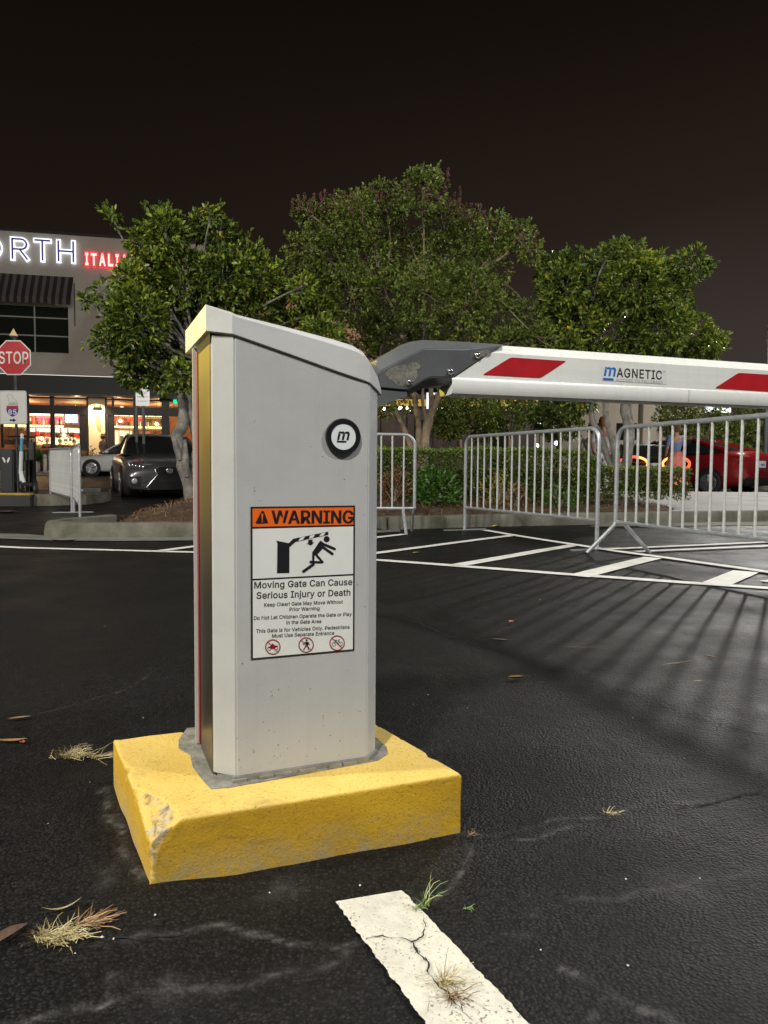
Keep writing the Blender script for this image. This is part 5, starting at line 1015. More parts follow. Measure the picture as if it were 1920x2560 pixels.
# ================================================================== BARRIERS
M_STEEL = mat('galvanised_steel', (.50, .52, .54), .38, .55, var=.25, vscale=30, bump=.15, bscale=200)
M_STEEL2 = mat('galvanised_bars', (.62, .63, .60), .34, .35, var=.2, vscale=30)
def barrier(label, p0, p1, H=1.08, zb=.27, nb=17, legs='straight', rb=.0095, wobble=0.0, tilt=0.0):
    """p0 -> p1 feet of the frame on the ground"""
    p0 = Vector((p0[0], p0[1], 0)); p1 = Vector((p1[0], p1[1], 0)); L_ = (p1-p0).length; g = rise(p0.y); g1 = rise(p1.y)
    t = thing('crowd_barrier', label, 'barrier', (p0.x, p0.y, g), math.atan2(p1.y-p0.y, p1.x-p0.x), 'galvanised crowd control barriers')
    t.rotation_euler.y = -math.atan2(g1-g, L_)
    t.rotation_euler.x = tilt
    r = .12; pts = [(.0, 0, zb if legs == 'splayed' else .0)]
    pts += [(r-r*math.cos(a), 0, H-r+r*math.sin(a)) for a in [k*math.pi/12 for k in range(7)]]
    pts += [(L_-r+r*math.sin(a), 0, H-r+r*math.cos(a)) for a in [k*math.pi/12 for k in range(7)]]
    pts += [(L_, 0, zb if legs == 'splayed' else .0)]
    MB().tube(pts, .019, 10).build('frame', M_STEEL, t, True)
    MB().tube([(.012, 0, zb), (L_-.012, 0, zb)], .016, 8).build('bottom_rail', M_STEEL, t, True)
    bar0 = None; rr_ = random.Random(int(p0.x*100)+7)
    for k in range(nb):
        x = L_*(k+1)/(nb+1)
        if bar0 is None:
            bar0 = MB().tube([(0, 0, zb), (0, 0, H-.01)], rb, 8).build('bar', M_STEEL2, t, True)
            b = bar0
        else: b = bar0.copy(); COL.objects.link(b); b.parent = t
        b.location = (x, 0, 0); b.rotation_euler = (rr_.uniform(-wobble, wobble), rr_.uniform(-wobble, wobble), 0)
    for x, s in ((0, 1), (L_, -1)):
        if legs == 'splayed':
            for sy in (-1, 1):
                MB().tube([(x+s*(.0 if sy < 0 else .12), 0, zb), (x+s*(.01 if sy < 0 else .13), sy*.02, zb-.03), (x-s*.02+ (s*.15 if sy > 0 else 0), sy*.27, .0)], .017, 8).build('leg', M_STEEL, t, True)
        else:
            MB().box((x, 0, .008), (.05, .56, .012)).build('foot_plate', M_STEEL, t)
    for z in (.55, .8):
        MB().box((L_+.026, 0, z), (.02, .012, .012)).build('hook', M_STEEL, t)
    return t
barrier('crowd barrier right behind the cabinet, ending where the elbow of the boom starts', (.34, 8.28), (-1.9, 8.0), 1.10, .28, 17, 'splayed', .0105, .004)
barrier('crowd barrier in the middle, standing on the hatched lines before the hedge', (.955, 8.72), (1.925, 6.66), 1.10, .27, 16, 'straight', .0095)
barrier('nearest crowd barrier, running out of the right edge under the boom', (2.03, 6.47), (2.72, 4.30), 1.09, .27, 15, 'splayed', .0105)
barrier('near one of the two end-on crowd barriers left of the dark car', (-3.85, 9.35), (-4.83, 11.5), 1.0, .24, 16, 'straight', .011)
barrier('far one of the two end-on crowd barriers, behind the scooter deck', (-4.87, 11.52), (-6.05, 13.4), 1.0, .24, 17, 'straight', .011)

# ================================================================== VEHICLES
M_TYRE = mat('tyre_rubber', (.018, .018, .018), .75, bump=.2)
M_RIM = mat('alloy_rim', (.55, .56, .57), .25, .8)
M_GLASS = mat('dark_car_glass', (.012, .014, .013), .04, spec=.8)
M_LAMP = mat('lamp_glass', (.55, .56, .57), .08, .3)
M_DARKP = mat('dark_trim', (.012, .012, .013), .45)
def loft(sections, close_ends=True):
    V = []; Fc = []; k = len(sections[0])
    for s in sections: V += [Vector(p) for p in s]
    for i in range(len(sections)-1):
        for j in range(k): Fc.append((i*k+j, i*k+(j+1) % k, (i+1)*k+(j+1) % k, (i+1)*k+j))
    if close_ends: Fc += [tuple(range(k-1, -1, -1)), tuple((len(sections)-1)*k+j for j in range(k))]
    return V, Fc
def car(name, label, loc, head, paint, style='sedan', cat='car', scale=1.0, belt=0.0):
    t = thing(name, label, cat, loc, head)
    t.scale = (scale,)*3
    st = [(2.33, .21, .54, .70), (2.31, .17, .61, .80), (2.20, .15, .69, .875), (1.95, .15, .76, .90), (1.4, .16, .86, .905), (.9, .16, .93+belt*.6, .92), (0, .16, .95+belt, .925), (-.9, .16, .97+belt, .92),
          (-1.4, .16, 1.0+belt, .91), (-1.9, .18, 1.03+belt, .88), (-2.15, .24, 1.0+belt, .82), (-2.27, .30, .92+belt, .74), (-2.32, .42, .80+belt, .64)]
    secs = []
    for (x, zb, zt, hw) in st:
        h = [(0, zt+.030), (.40*hw, zt+.026), (.72*hw, zt+.006), (.90*hw, zt-.045), (.985*hw, zt-.13), (hw, zt-.26), (.985*hw, (zt+zb)/2-.05), (.97*hw, zb+.14), (.93*hw, zb+.03), (.6*hw, zb), (0, zb)]
        h = [(y, max(z, zb)) for y, z in h]
        secs.append([(x, y, z) for y, z in h]+[(x, -y, z) for y, z in reversed(h[1:-1])])
    V, Fc = loft(secs); b = MB().add(V, Fc).build('body', paint, t)
    b.modifiers.new('s', 'SUBSURF').levels = 1; b.modifiers['s'].render_levels = 1; b.data.polygons.foreach_set('use_smooth', [True]*len(b.data.polygons))
    cb = [(1.02, .93, .955, .80, .76), (.62, .94, 1.20, .83, .70), (.25, .95, 1.375, .84, .63), (-.25, .96, 1.43, .84, .61), (-.8, .97, 1.405, .83, .60), (-1.25, .99, 1.26, .80, .62), (-1.75, 1.01, 1.045, .74, .66)]
    secs = []
    for (x, zb, zr, wb, wr) in cb:
        zb += belt-.02; zr += belt*.5
        zr = max(zr, zb+.03)
        h = [(wb, zb), (wb+(wr-wb)*.5+.015, zb+(zr-zb)*.5), (wr, zr-.02), (wr*.85, zr), (0, zr+.018)]
        secs.append([(x, y, z) for y, z in h]+[(x, -y, z) for y, z in reversed(h[:-1])])
    V, Fc = loft(secs); gl = MB().add(V, Fc).build('glasshouse', M_GLASS, t); smooth_angle(gl, 50)
    # roof skin
    secs = []
    for (x, zb, zr, wb, wr) in cb[2:5]:
        zr += belt*.5
        secs.append([(x, wr+.008, zr-.03), (x, wr*.86, zr+.008), (x, 0, zr+.028), (x, -wr*.86, zr+.008), (x, -wr-.008, zr-.03), (x, 0, zr-.02)])
    V, Fc = loft(secs); rf = MB().add(V, Fc).build('roof', paint, t); smooth_angle(rf, 60)
    for s in (-1, 1):
        w = [(1.0, .79*s, .95+belt), (.62, .705*s+.02*s, 1.195+belt*.5), (.25, .64*s, 1.37+belt*.5)]
        MB().tube(w, [.035, .03, .03], 6).build('pillar', paint, t, True)
        MB().tube([(-.8, .612*s, 1.395+belt*.5), (-1.25, .645*s, 1.25+belt*.5), (-1.78, .72*s, 1.03+belt)], [.04, .06, .07], 6).build('pillar', paint, t, True)
        MB().tube([(-.22, .628*s, 1.40+belt*.5), (-.26, .855*s, .97+belt)], .028, 6).build('pillar', M_DARKP, t, True)
        MB().box((.78, 1.0*s, 1.0+belt), (.14, .20, .13), 0, .035).build('mirror', paint if style != 'spindle' else M_DARKP, t)
        for x in (-.42, -1.25): MB().box((x+.35, .925*s, .80+belt), (.16, .02, .025)).build('door_handle', paint, t)
        for x, hw in ((1.42, .905), (-1.42, .91)):
            MB().lathe([(0, 0), (.365, 0), (.365, .012*s), (0, .012*s)], 26, (x, (hw-.005)*s, .335), 'Y').build('wheel_arch', M_DARKP, t)
            wh = MB().lathe([(.0, -.06*s), (.20, -.06*s), (.215, -.015*s), (.235, .018*s), (.300, .022*s), (.325, .004*s), (.325, -.16*s), (0, -.16*s)], 26, (x, (hw+.004)*s, .325), 'Y').build('wheel', M_TYRE, t, True)
            rim = MB(); rim.lathe([(.19, .000), (.218, .012*s), (.222, .020*s), (.205, .022*s)], 26, (x, (hw+.004)*s, .325), 'Y')
            for k in range(5):
                a = 2*math.pi*k/5+.3
                rim.tube([(x+.03*math.cos(a), (hw+.006)*s, .325+.03*math.sin(a)), (x+.21*math.cos(a), (hw+.02)*s, .325+.21*math.sin(a))], [.035, .028], 5)
            rim.lathe([(0, .02*s), (.05, .02*s), (.05, -.02*s)], 12, (x, (hw+.0)*s, .325), 'Y')
            rim.build('rim', M_RIM, wh)
    yz = lambda x: Matrix(((0,0,1,x),(1,0,0,0),(0,1,0,0),(0,0,0,1)))
    def front(name_, poly, x0, x1, m, both=True):
        for s in ((-1, 1) if both else (1,)):
            pp = [(y*s, z) for y, z in poly]; MB().prism(pp, x0, x1, yz(0)).build(name_, m, t)
    if style == 'spindle':
        gp = [(-.20, .66), (.20, .66), (.30, .60), (.24, .50), (.46, .24), (.40, .19), (-.40, .19), (-.46, .24), (-.24, .50), (-.30, .60)]
        MB().prism(gp, 2.24, 2.345, yz(0)).build('grille', mat('grille_black', (.006, .006, .007), .5), t)
        for k in range(9): MB().box((2.348, 0, .24+.045*k), ((.006), .52-.03*abs(k-6), .008)).build('grille_slat', M_DARKP, t)
        for s in (-1, 1):
            MB().tube([(2.35, .20*s, .665), (2.35, .30*s, .605), (2.352, .245*s, .50), (2.35, .465*s, .235), (2.34, .41*s, .185)], .009, 6).build('grille_trim', M_RIM, t, True)
            MB().add(*loft([[(2.24, .42*s, .635), (2.24, .42*s, .60), (2.20, .42*s, .60), (2.2, .42*s, .635)], [(2.20, .60*s, .69), (2.20, .60*s, .595), (2.12, .60*s, .60), (2.1, .60*s, .69)], [(2.03, .80*s, .74), (2.03, .80*s, .64), (1.95, .78*s, .64), (1.95, .78*s, .74)], [(1.80, .885*s, .77), (1.80, .885*s, .72), (1.76, .87*s, .72), (1.76, .87*s, .77)]])).build('headlight', mat('headlight_glass', (.10, .10, .11), .05, spec=1.0), t).location = (.055, .0, -.01)
            for k in range(5):
                q_ = Vector((2.31-.052*k, (.52+.065*k)*s, .655+.012*k)); MB().lathe([(0, .02), (.02, .014), (.028, 0), (0, 0)], 10, q_, 'X').build('lens', M_RIM, t)
            MB().prism([(.55*s, .46), (.80*s, .46), (.76*s, .26), (.58*s, .24)], 2.10, 2.325, yz(0)).build('fog_recess', M_DARKP, t)
            MB().lathe([(0, .022), (.045, .016), (.06, 0), (0, 0)], 16, (2.325, .70*s, .37), 'X').build('fog_lamp', M_LAMP, t, True)
        MB().lathe([(.045, .006), (.055, .012), (.065, .006), (.055, 0), (.045, .006)], 20, (2.35, 0, .585), 'X').build('emblem', M_RIM, t, True)
        MB().tube([(2.36, -.02, .60), (2.36, -.02, .575), (2.36, .03, .575)], .007, 5).build('emblem', M_RIM, t)
        MB().box((2.352, 0, .40), (.012, .36, .10)).build('front_plate_holder', M_DARKP, t)
    else:
        front('headlight', [(.52, .68), (.78, .70), (.80, .60), (.60, .58)], 2.05, 2.245, M_LAMP)
        MB().box((2.30, 0, .42), (.06, .9, .18), 0, .02).build('grille', M_DARKP, t)
    return t
M_GPAINT = mat('dark_grey_car_paint', (.13, .134, .148), .28, .6, coat=.6)
M_SPAINT = mat('silver_car_paint', (.74, .75, .76), .3, .15, coat=.7)
M_RPAINT = mat('red_car_paint', (.21, .006, .009), .25, .1, coat=.8)
M_KPAINT = mat('black_car_paint', (.012, .012, .014), .2, .2, coat=.8)
def heading(dx, dy): return math.atan2(dy, dx)
fx = P(422, 1200, 15.6)
hd = Vector((.40, -.917, 0)).normalized()
cl = Vector((fx.x, 15.6, rise(15.6)))-hd*2.2
car('dark_saloon', 'dark grey saloon with a spindle grille facing the camera beside the leaning tree trunk', (cl.x, cl.y, rise(15.5)), heading(hd.x, hd.y), M_GPAINT, style='spindle')
wc = P(198, 1180, 31.5)
car('silver_saloon', 'silver saloon seen from the side, on the street before the restaurant', (wc.x+2.3, 31.5, rise(31.5)-.03), heading(-1, -.08), M_SPAINT, scale=1.02)
# red car on the right, three-quarter rear
rh = Vector((-.62, .785, 0)).normalized()
rc_ = P(1848, 1200, 18.2); rcc = Vector((rc_.x, 18.2, 0))+rh*2.2+Vector((rh.y*-.9, rh.x*.9, 0))*-1
rcar = car('red_hatchback', 'red car with white number plate at the right edge behind the barrier bars', (rcc.x, rcc.y, rise(18.5)-.02), heading(rh.x, rh.y), M_RPAINT, cat='car', belt=.10)
M_TAIL = emat('tail_light_on', (1.0, .09, .03), 2.2)
M_TAILH = emat('tail_light_hot', (1.0, .36, .09), 3.5)
M_TAILD = mat('tail_light_off', (.20, .01, .01), .15)
M_PLATE = mat('number_plate', (.70, .72, .74), .4)
for s in (-1, 1):
    MB().add(*loft([[(-2.13, .84*s, 1.02), (-2.13, .84*s, .82), (-2.24, .60*s, .82), (-2.24, .60*s, 1.02)], [(-2.20, .84*s, .98), (-2.20, .84*s, .86), (-2.315, .60*s, .86), (-2.315, .60*s, .98)]])).build('tail_light', M_TAILD, rcar)
MB().box((-2.335, 0, .80), (.012, .34, .17)).build('number_plate', M_PLATE, rcar)
MB().box((-2.343, 0, .79), (.006, .20, .05)).build('plate_print', mat('plate_blue', (.10, .30, .62), .4), rcar)
MB().box((-2.27, 0, .36), (.16, 1.5, .20), 0, .04).build('bumper_insert', M_DARKP, rcar)
# black car with lit ring tail lights
bh = Vector((.16, 1, 0)).normalized(); bc0 = P(1643, 1150, 17.1)
bcar = car('black_saloon', 'black car seen from behind with glowing red tail light rings', (bc0.x+bh.x*2.3, 17.1+2.3, rise(17)-.02), heading(bh.x, bh.y), M_KPAINT, scale=.92)
for s in (-1, 1):
    ringp = [(-2.30+.10*max(0, abs(math.cos(a)) if math.cos(a) > 0 else 0), (.52+.34*math.cos(a))*s, .88+.175*math.sin(a)) for a in [2*math.pi*k/20 for k in range(21)]]
    MB().tube(ringp, .034, 6).build('tail_light', M_TAIL, bcar, True)
    MB().tube([(p[0]-.012, p[1], p[2]) for p in ringp[6:15]], .030, 6).build('tail_light_bar', M_TAILH, bcar, True)
MB().box((-2.335, 0, .82), (.012, .34, .16)).build('number_plate', M_PLATE, bcar)

# ================================================================== STREET SIGNS (left)
M_SRED = mat('sign_red', (.50, .014, .022), .35, var=.1); M_SWHITE = mat('sign_white', (.74, .74, .72), .4, var=.04)
M_POST = mat('sign_post', (.085, .09, .09), .6, .3, var=.4, vscale=12)
ys_ = 16.3
sc_ = P(37, 895, ys_); sg = 1849/ys_
st_ = thing('stop_sign', 'red octagonal stop sign on the dark post at the left edge', 'stop sign', (sc_.x, ys_, rise(ys_)))
def loc_(px, py, y=ys_, o=sc_, g=None):
    p = P(px, py, y); return (p.x-o.x, p.z-rise(ys_))
R8 = .375; cz = sc_.z-rise(ys_)
def octo(r): return [(r/math.cos(math.pi/8)*math.cos(math.pi/8+k*math.pi/4), cz+r/math.cos(math.pi/8)*math.sin(math.pi/8+k*math.pi/4)) for k in range(8)]
MB().prism(octo(R8), -.002, .003, XZ(-.05)).build('plate', M_SWHITE, st_)
MB().prism(octo(R8-.024), 0, .002, XZ(-.0545)).build('red_field', M_SRED, st_)
fit_text('lettering', 'STOP', (-.325, -.058, cz-.125), (.325, -.058, cz-.125), .25, NF, M_SWHITE, st_, .012)
MB().tube([(0, 0, -.02), (0, 0, 3.45)], .032, 8).build('post', M_POST, st_, True)
fn = loc_(34, 838)
MB().lathe([(.085, 0), (.075, .03), (0, .17)], 10, (fn[0], 0, fn[1]-.02)).build('reflection_cap', emat('pale_amber_reflection', (1.0, .72, .34), .55), st_)  # added glowing cap, stands in for the reflection of a hanging lamp
MB().lathe([(.06, -.05), (.085, 0), (0, .002)], 10, (fn[0], 0, fn[1]-.02)).build('reflection_cap_base', M_POST, st_)
# route sign
rs_ = thing('route_sign', 'white route sign with a blue and red shield numbered 85, below the stop sign', 'road sign', (sc_.x, ys_, rise(ys_)))
q0 = loc_(1, 977); q1_ = loc_(71, 1061)
def rrect(x0, z0, x1, z1, r, n=5):
    return rounded([(x0, z0), (x1, z0), (x1, z1), (x0, z1)], r, n)
MB().prism(rrect(q0[0], q1_[1], q1_[0], q0[1], .05), -.002, .003, XZ(-.056)).build('plate', M_SWHITE, rs_)
def ring_strip(x0, z0, x1, z1, r, w, y, m, par, name):
    a = rounded([(x0, z0), (x1, z0), (x1, z1), (x0, z1)], r); b = rounded([(x0+w, z0+w), (x1-w, z0+w), (x1-w, z1-w), (x0+w, z1-w)], max(r-w, .004)); n = len(a)
    return MB().add([(p[0], y, p[1]) for p in a]+[(p[0], y, p[1]) for p in b], [(i, (i+1) % n, n+(i+1) % n, n+i) for i in range(n)]).build(name, m, par)
ring_strip(q0[0]+.014, q1_[1]+.014, q1_[0]-.014, q0[1]-.014, .04, .006, -.0615, mat('pale_grey_ink', (.35, .35, .35), .5), rs_, 'border')
M_SBLUE = mat('shield_blue', (.01, .045, .33), .4)
def shield(cx_, cz_, w, h):
    return [(cx_-w*.46, cz_+h*.5), (cx_-w*.2, cz_+h*.44), (cx_, cz_+h*.5), (cx_+w*.2, cz_+h*.44), (cx_+w*.46, cz_+h*.5), (cx_+w*.5, cz_+h*.2), (cx_+w*.47, cz_-.05*h), (cx_+w*.32, cz_-h*.32), (cx_, cz_-h*.5), (cx_-w*.32, cz_-h*.32), (cx_-w*.47, cz_-.05*h), (cx_-w*.5, cz_+h*.2)]
sh_ = loc_(34.5, 1028.5); swd = 30/sg
MB().prism(shield(sh_[0], sh_[1], swd, 28/sg), -.001, .001, XZ(-.0615)).build('shield', M_SBLUE, rs_)
MB().prism([(sh_[0]-swd*.44, sh_[1]+.5*28/sg*.93), (sh_[0]+swd*.44, sh_[1]+.5*28/sg*.93), (sh_[0]+swd*.47, sh_[1]+.055), (sh_[0]-swd*.47, sh_[1]+.055)], -.0005, .0005, XZ(-.0635)).build('shield_band', M_SRED, rs_)
fit_text('lettering', '85', (sh_[0]-.092, -.065, sh_[1]-.072), (sh_[0]+.092, -.065, sh_[1]-.072), .105, NF, M_SWHITE, rs_, .018)
g4 = loc_(35, 1007)
M_GL = mat('thin_grey_ink', (.18, .18, .18), .5)
out = [(-.115, .175), (.0, .175), (.012, .10), (.10, .03), (.12, -.04), (.09, -.075), (-.05, -.078), (-.09, -.06), (-.085, .02), (-.115, .175)]
MB().tube([(g4[0]+a*.95, -.0615, g4[1]+b_*.95) for a, b_ in out], .0035, 4).build('state_outline', M_GL, rs_)
fit_text('lettering', '400', (g4[0]-.07, -.064, g4[1]-.052), (g4[0]+.085, -.064, g4[1]-.052), .062, NF, M_GL, rs_, .004)
ar = loc_(36, 1051)
MB().prism([(ar[0]-.075, ar[1]-.018), (ar[0]+.0, ar[1]-.018), (ar[0]+.0, ar[1]-.042), (ar[0]+.07, ar[1]), (ar[0]+.0, ar[1]+.042), (ar[0]+.0, ar[1]+.018), (ar[0]-.075, ar[1]+.018)], -.0005, .0005, XZ(-.0615)).build('arrow', M_INK, rs_)
# small white parking sign
yp = 16.9
po = P(358, 990, yp); pk = thing('parking_sign', 'small white to-go parking sign on twin dark posts in front of the restaurant', 'parking sign', (po.x, yp, rise(yp)))
def lp(px, py): p = P(px, py, yp); return (p.x-po.x, p.z-rise(yp))
a0, a1 = lp(341, 1015), lp(375, 965)
MB().prism(rrect(a0[0], a0[1], a1[0], a1[1], .02), -.002, .002, XZ(-.04)).build('plate', mat('lit_sign_white', (.80, .80, .80), .4), pk)
for txt, x0, x1, y, h in (('PARK', 347, 368, 974, 4.5), ('TO GO', 348, 368, 986, 6.5), ('PARKING ONLY', 345, 371, 994, 3.6), ('10 MIN', 349, 367, 1000, 2.0), ('60-MIN MAX', 344, 372, 1005, 3.2)):
    if txt == '10 MIN': continue
    b0_, b1_ = lp(x0, y), lp(x1, y)
    fit_text('lettering', txt, (b0_[0], -.0435, b0_[1]), (b1_[0], -.0435, b0_[1]), h/1849*yp, NF, M_GL, pk, .008)
for px in (341, 358.5):
    x = lp(px, 1000)[0]; MB().box((x, 0, 1.20), (.055, .05, 2.40)).build('post', M_POST, pk)

# ================================================================== SCOOTER DOCK, SCOOTERS
yk = 14.1; zi = .22+.0
M_CAB2 = mat('dark_dock_plastic', (.020, .022, .026), .45, var=.2)
dk = P(22, 1200, yk); z0k = .22
dock = thing('scooter_dock', 'dark upright scooter dock with a white wing mark at the left edge', 'scooter dock', (dk.x, yk, z0k))
wdk = 33/1849*yk
MB().box((0, 0, .40), (wdk, .16, .82), 0, .02).build('cabinet', M_CAB2, dock)
for s in (-1, 1):
    MB().prism([(s*.015, .60), (s*.045, .66), (s*.075, .66), (s*.055, .60), (s*.035, .565), (s*.02, .56)], 0, .004, XZ(-.085)).build('mark', M_SWHITE, dock)
def scooter(label, loc, rz, lying=False):
    t = thing('electric_scooter', label, 'scooter', loc, rz, None)
    M_SWB = mat('scooter_white', (.66, .72, .76), .35); M_SB = mat('scooter_blue', (.10, .38, .60), .35); M_SD = mat('scooter_dark', (.05, .052, .055), .5, .2)
    MB().box((.0, 0, .16), (.60, .15, .055), 0, .02).build('deck', M_SD, t)
    MB().box((.0, 0, .19), (.46, .12, .006)).build('grip_tape', M_DARKP, t)
    for x in (.40, -.45):
        MB().lathe([(.045, -.02), (.085, -.025), (.108, -.018), (.112, 0), (.108, .018), (.085, .025), (.045, .02), (.045, -.02)], 20, (x, 0, .112), 'Y').build('wheel', M_TYRE, t, True)
        MB().lathe([(0, -.026), (.05, -.022), (.05, .022), (0, .026)], 14, (x, 0, .112), 'Y').build('hub', M_RIM, t)
    MB().tube([(.28, 0, .20), (.36, 0, .25), (.47, 0, .20)], [.03, .035, .02], 6).build('rear_mudguard', M_DARKP, t, True)
    MB().tube([(-.26, 0, .18), (-.38, 0, .30), (-.46, 0, .42), (-.45, 0, .14)], [.035, .035, .035, .02], 8).build('neck', M_SWB, t, True)
    MB().tube([(-.47, 0, .36), (-.40, 0, .78)], .036, 8).build('stem_lower', M_SWB, t, True)
    MB().tube([(-.40, 0, .76), (-.345, 0, 1.03)], .028, 8).build('stem_upper', M_SB, t, True)
    MB().tube([(-.345, -.24, 1.05), (-.345, 0, 1.06), (-.345, .24, 1.05)], .017, 6).build('handlebar', M_DARKP, t, True)
    MB().box((-.345, 0, 1.06), (.07, .06, .11), 0, .015).build('display_head', M_SWB, t)
    MB().tube([(-.01, .06, .17), (.02, .14, .0)], .01, 5).build('kickstand', M_RIM, t)
    return t
sp_ = P(72, 1236, 13.75)
scooter('white and blue electric scooter parked at the dark dock', (sp_.x, 13.75, .22), rad(-48))
s2p = P(230, 1236, 14.3)
t2 = scooter('fallen dark scooter lying on the kerb beyond the end-on barriers', (s2p.x, 14.3, .25), rad(70)); t2.rotation_euler = (rad(84), 0, rad(15)); t2.scale = (.62, .62, .62)
for px, hgt, w in ((68, .78, .05), (82, .98, .10)):
    p = P(px, 1200, 14.7)
    tag(MB().box((p.x, 14.7, .22+hgt/2), (w, w, hgt), 0, .008).build('dark_post', M_CAB2), 'thin dark post behind the scooter deck' if px == 68 else 'thick dark square post behind the scooter deck', 'post')

# ================================================================== PEOPLE
M_SKIN = mat('skin', (.45, .25, .17), .55)
def skin(name, nodes, edges, m, parent, root, sub=1):
    keys = list(nodes); me = bpy.data.meshes.new(name)
    me.from_pydata([nodes[k][0] for k in keys], [(keys.index(a), keys.index(b)) for a, b in edges], []); me.update()
    o = bpy.data.objects.new(name, me); COL.objects.link(o)
    md = o.modifiers.new('skin', 'SKIN'); md.use_smooth_shade = True
    for i, k in enumerate(keys):
        sv = me.skin_vertices[0].data[i]; r = nodes[k][1]; sv.radius = r if isinstance(r, tuple) else (r, r); sv.use_root = (k == root)
    ms = o.modifiers.new('sub', 'SUBSURF'); ms.levels = sub; ms.render_levels = sub
    bpy.context.view_layer.update()
    m2 = bpy.data.meshes.new_from_object(o.evaluated_get(bpy.context.evaluated_depsgraph_get()))
    bpy.data.objects.remove(o); bpy.data.meshes.remove(me); m2.materials.clear(); m2.materials.append(m); m2.name = name
    m2.polygons.foreach_set('use_smooth', [True]*len(m2.polygons))
    return link(bpy.data.objects.new(name, m2), parent)
def person(label, loc, rz, h=1.72, shirt=(.4, .4, .4), legs=(.05, .05, .07), hair=(.03, .02, .015), hat=None, skirt=None, arms='down', shoes=(.03, .03, .03), group=None, stride=.14):
    """faces local -Y"""
    t = thing('person', label, 'person', loc, rz, group); k = h/1.75; t.scale = (k, k, k)
    N_ = {'pel': ((0, 0, .97), (.135, .10)), 'wai': ((0, 0, 1.10), (.125, .09)), 'che': ((0, 0, 1.30), (.155, .105)), 'nek': ((0, .01, 1.48), .055), 'hd0': ((0, -.01, 1.58), (.075, .085)), 'hd1': ((0, -.012, 1.68), (.07, .085))}
    E_ = [('pel', 'wai'), ('wai', 'che'), ('che', 'nek'), ('nek', 'hd0'), ('hd0', 'hd1')]
    arm_pts = {}
    for s, n_ in ((1, 'l'), (-1, 'r')):
        N_[n_+'sh'] = ((.185*s, 0, 1.42), .062)
        if arms == 'down': el = (.235*s, .02, 1.15); wr = (.245*s, -.06, .91); ha = (.245*s, -.08, .83)
        elif arms == 'fwd': el = (.23*s, -.03, 1.16); wr = (.17*s, -.26, 1.13); ha = (.13*s, -.33, 1.14)
        else: el = (.24*s, .03, 1.16); wr = (.21*s, -.10, .96) ; ha = (.18*s, -.17, .93)
        N_[n_+'el'] = (el, .043); N_[n_+'wr'] = (wr, .030); N_[n_+'ha'] = (ha, (.035, .022))
        st2 = stride*s
        N_[n_+'hp'] = ((.09*s, 0, .90), .095); N_[n_+'kn'] = ((.10*s, -.03-st2*.4, .50), .060); N_[n_+'an'] = ((.10*s, -st2, .09), .040); N_[n_+'to'] = ((.11*s, -.15-st2, .035), .038)
        E_ += [('che', n_+'sh'), (n_+'sh', n_+'el'), (n_+'el', n_+'wr'), (n_+'wr', n_+'ha'), ('pel', n_+'hp'), (n_+'hp', n_+'kn'), (n_+'kn', n_+'an'), (n_+'an', n_+'to')]
    skin('body', N_, E_, M_SKIN, t, 'pel')
    def grow(keys, edges, g, name, m, root): 
        nn_ = {}
        for kk in keys:
            r = N_[kk][1]; r = r if isinstance(r, tuple) else (r, r); nn_[kk] = (N_[kk][0], (r[0]+g, r[1]+g))
        return skin(name, nn_, edges, m, t, root)
    mm = lambda n_, c_: mat('%s_%d_%d_%d' % (n_, *[int(v*100) for v in c_]), c_, .8, var=.15, vscale=12)
    grow(['wai', 'che', 'lsh', 'rsh', 'lel', 'rel', 'pel'], [('pel', 'wai'), ('wai', 'che'), ('che', 'lsh'), ('che', 'rsh'), ('lsh', 'lel'), ('rsh', 'rel')], .016, 'shirt', mm('cloth', shirt), 'pel')
    if skirt:
        MB().lathe([(.15, 1.06), (.20, .85), (.27, .50), (.33, .22), (.34, .20)], 20).build('skirt', mm('cloth', skirt), t, True)
    else:
        grow(['pel', 'lhp', 'rhp', 'lkn', 'rkn', 'lan', 'ran'], [('pel', 'lhp'), ('pel', 'rhp'), ('lhp', 'lkn'), ('rhp', 'rkn'), ('lkn', 'lan'), ('rkn', 'ran')], .014, 'trousers', mm('cloth', legs), 'pel')
    MB().lathe([(.0, 1.80), (.055, 1.79), (.092, 1.74), (.103, 1.68), (.095, 1.61), (.085, 1.58)], 16, (0, .018, 0)).build('hair', mm('hair', hair), t, True)
    for s in (-1, 1):
        MB().lathe([(0, -.012), (.012, -.006), (.012, .006), (0, .012)], 8, (.03*s, -.083, 1.645), 'Y').build('eye', M_INK, t)
        an = N_[('l' if s > 0 else 'r')+'an'][0]; MB().box((an[0], an[1]-.05, .04), (.09, .27, .08), 0, .025).build('shoe', mm('shoe', shoes), t)
    MB().box((0, -.10, 1.615), (.022, .03, .04), 0, .008).build('nose', M_SKIN, t)
    if hat:
        MB().lathe([(.19, 1.715), (.19, 1.725), (.105, 1.73), (.10, 1.82), (.07, 1.845), (0, 1.85)], 18, (0, .01, 0)).build('hat', mm('straw', hat), t, True)
    return t
pw = P(1507, 1100, 16.9)
person('person with ginger hair and white shirt between the right-hand tree stems', (pw.x, 16.9, rise(16.9)+.09), rad(165), 1.72, (.72, .72, .76), (.62, .62, .66), (.42, .17, .05), None, None, 'bent')
pw2 = P(1478, 1100, 17.6)
person('person in pale grey shirt and dark trousers just left of the ginger-haired one', (pw2.x, 17.6, rise(17.6)), rad(150), 1.66, (.50, .50, .53), (.05, .05, .06), (.05, .03, .02), None, None, 'bent')
pc = P(1688, 1160, 16.5)
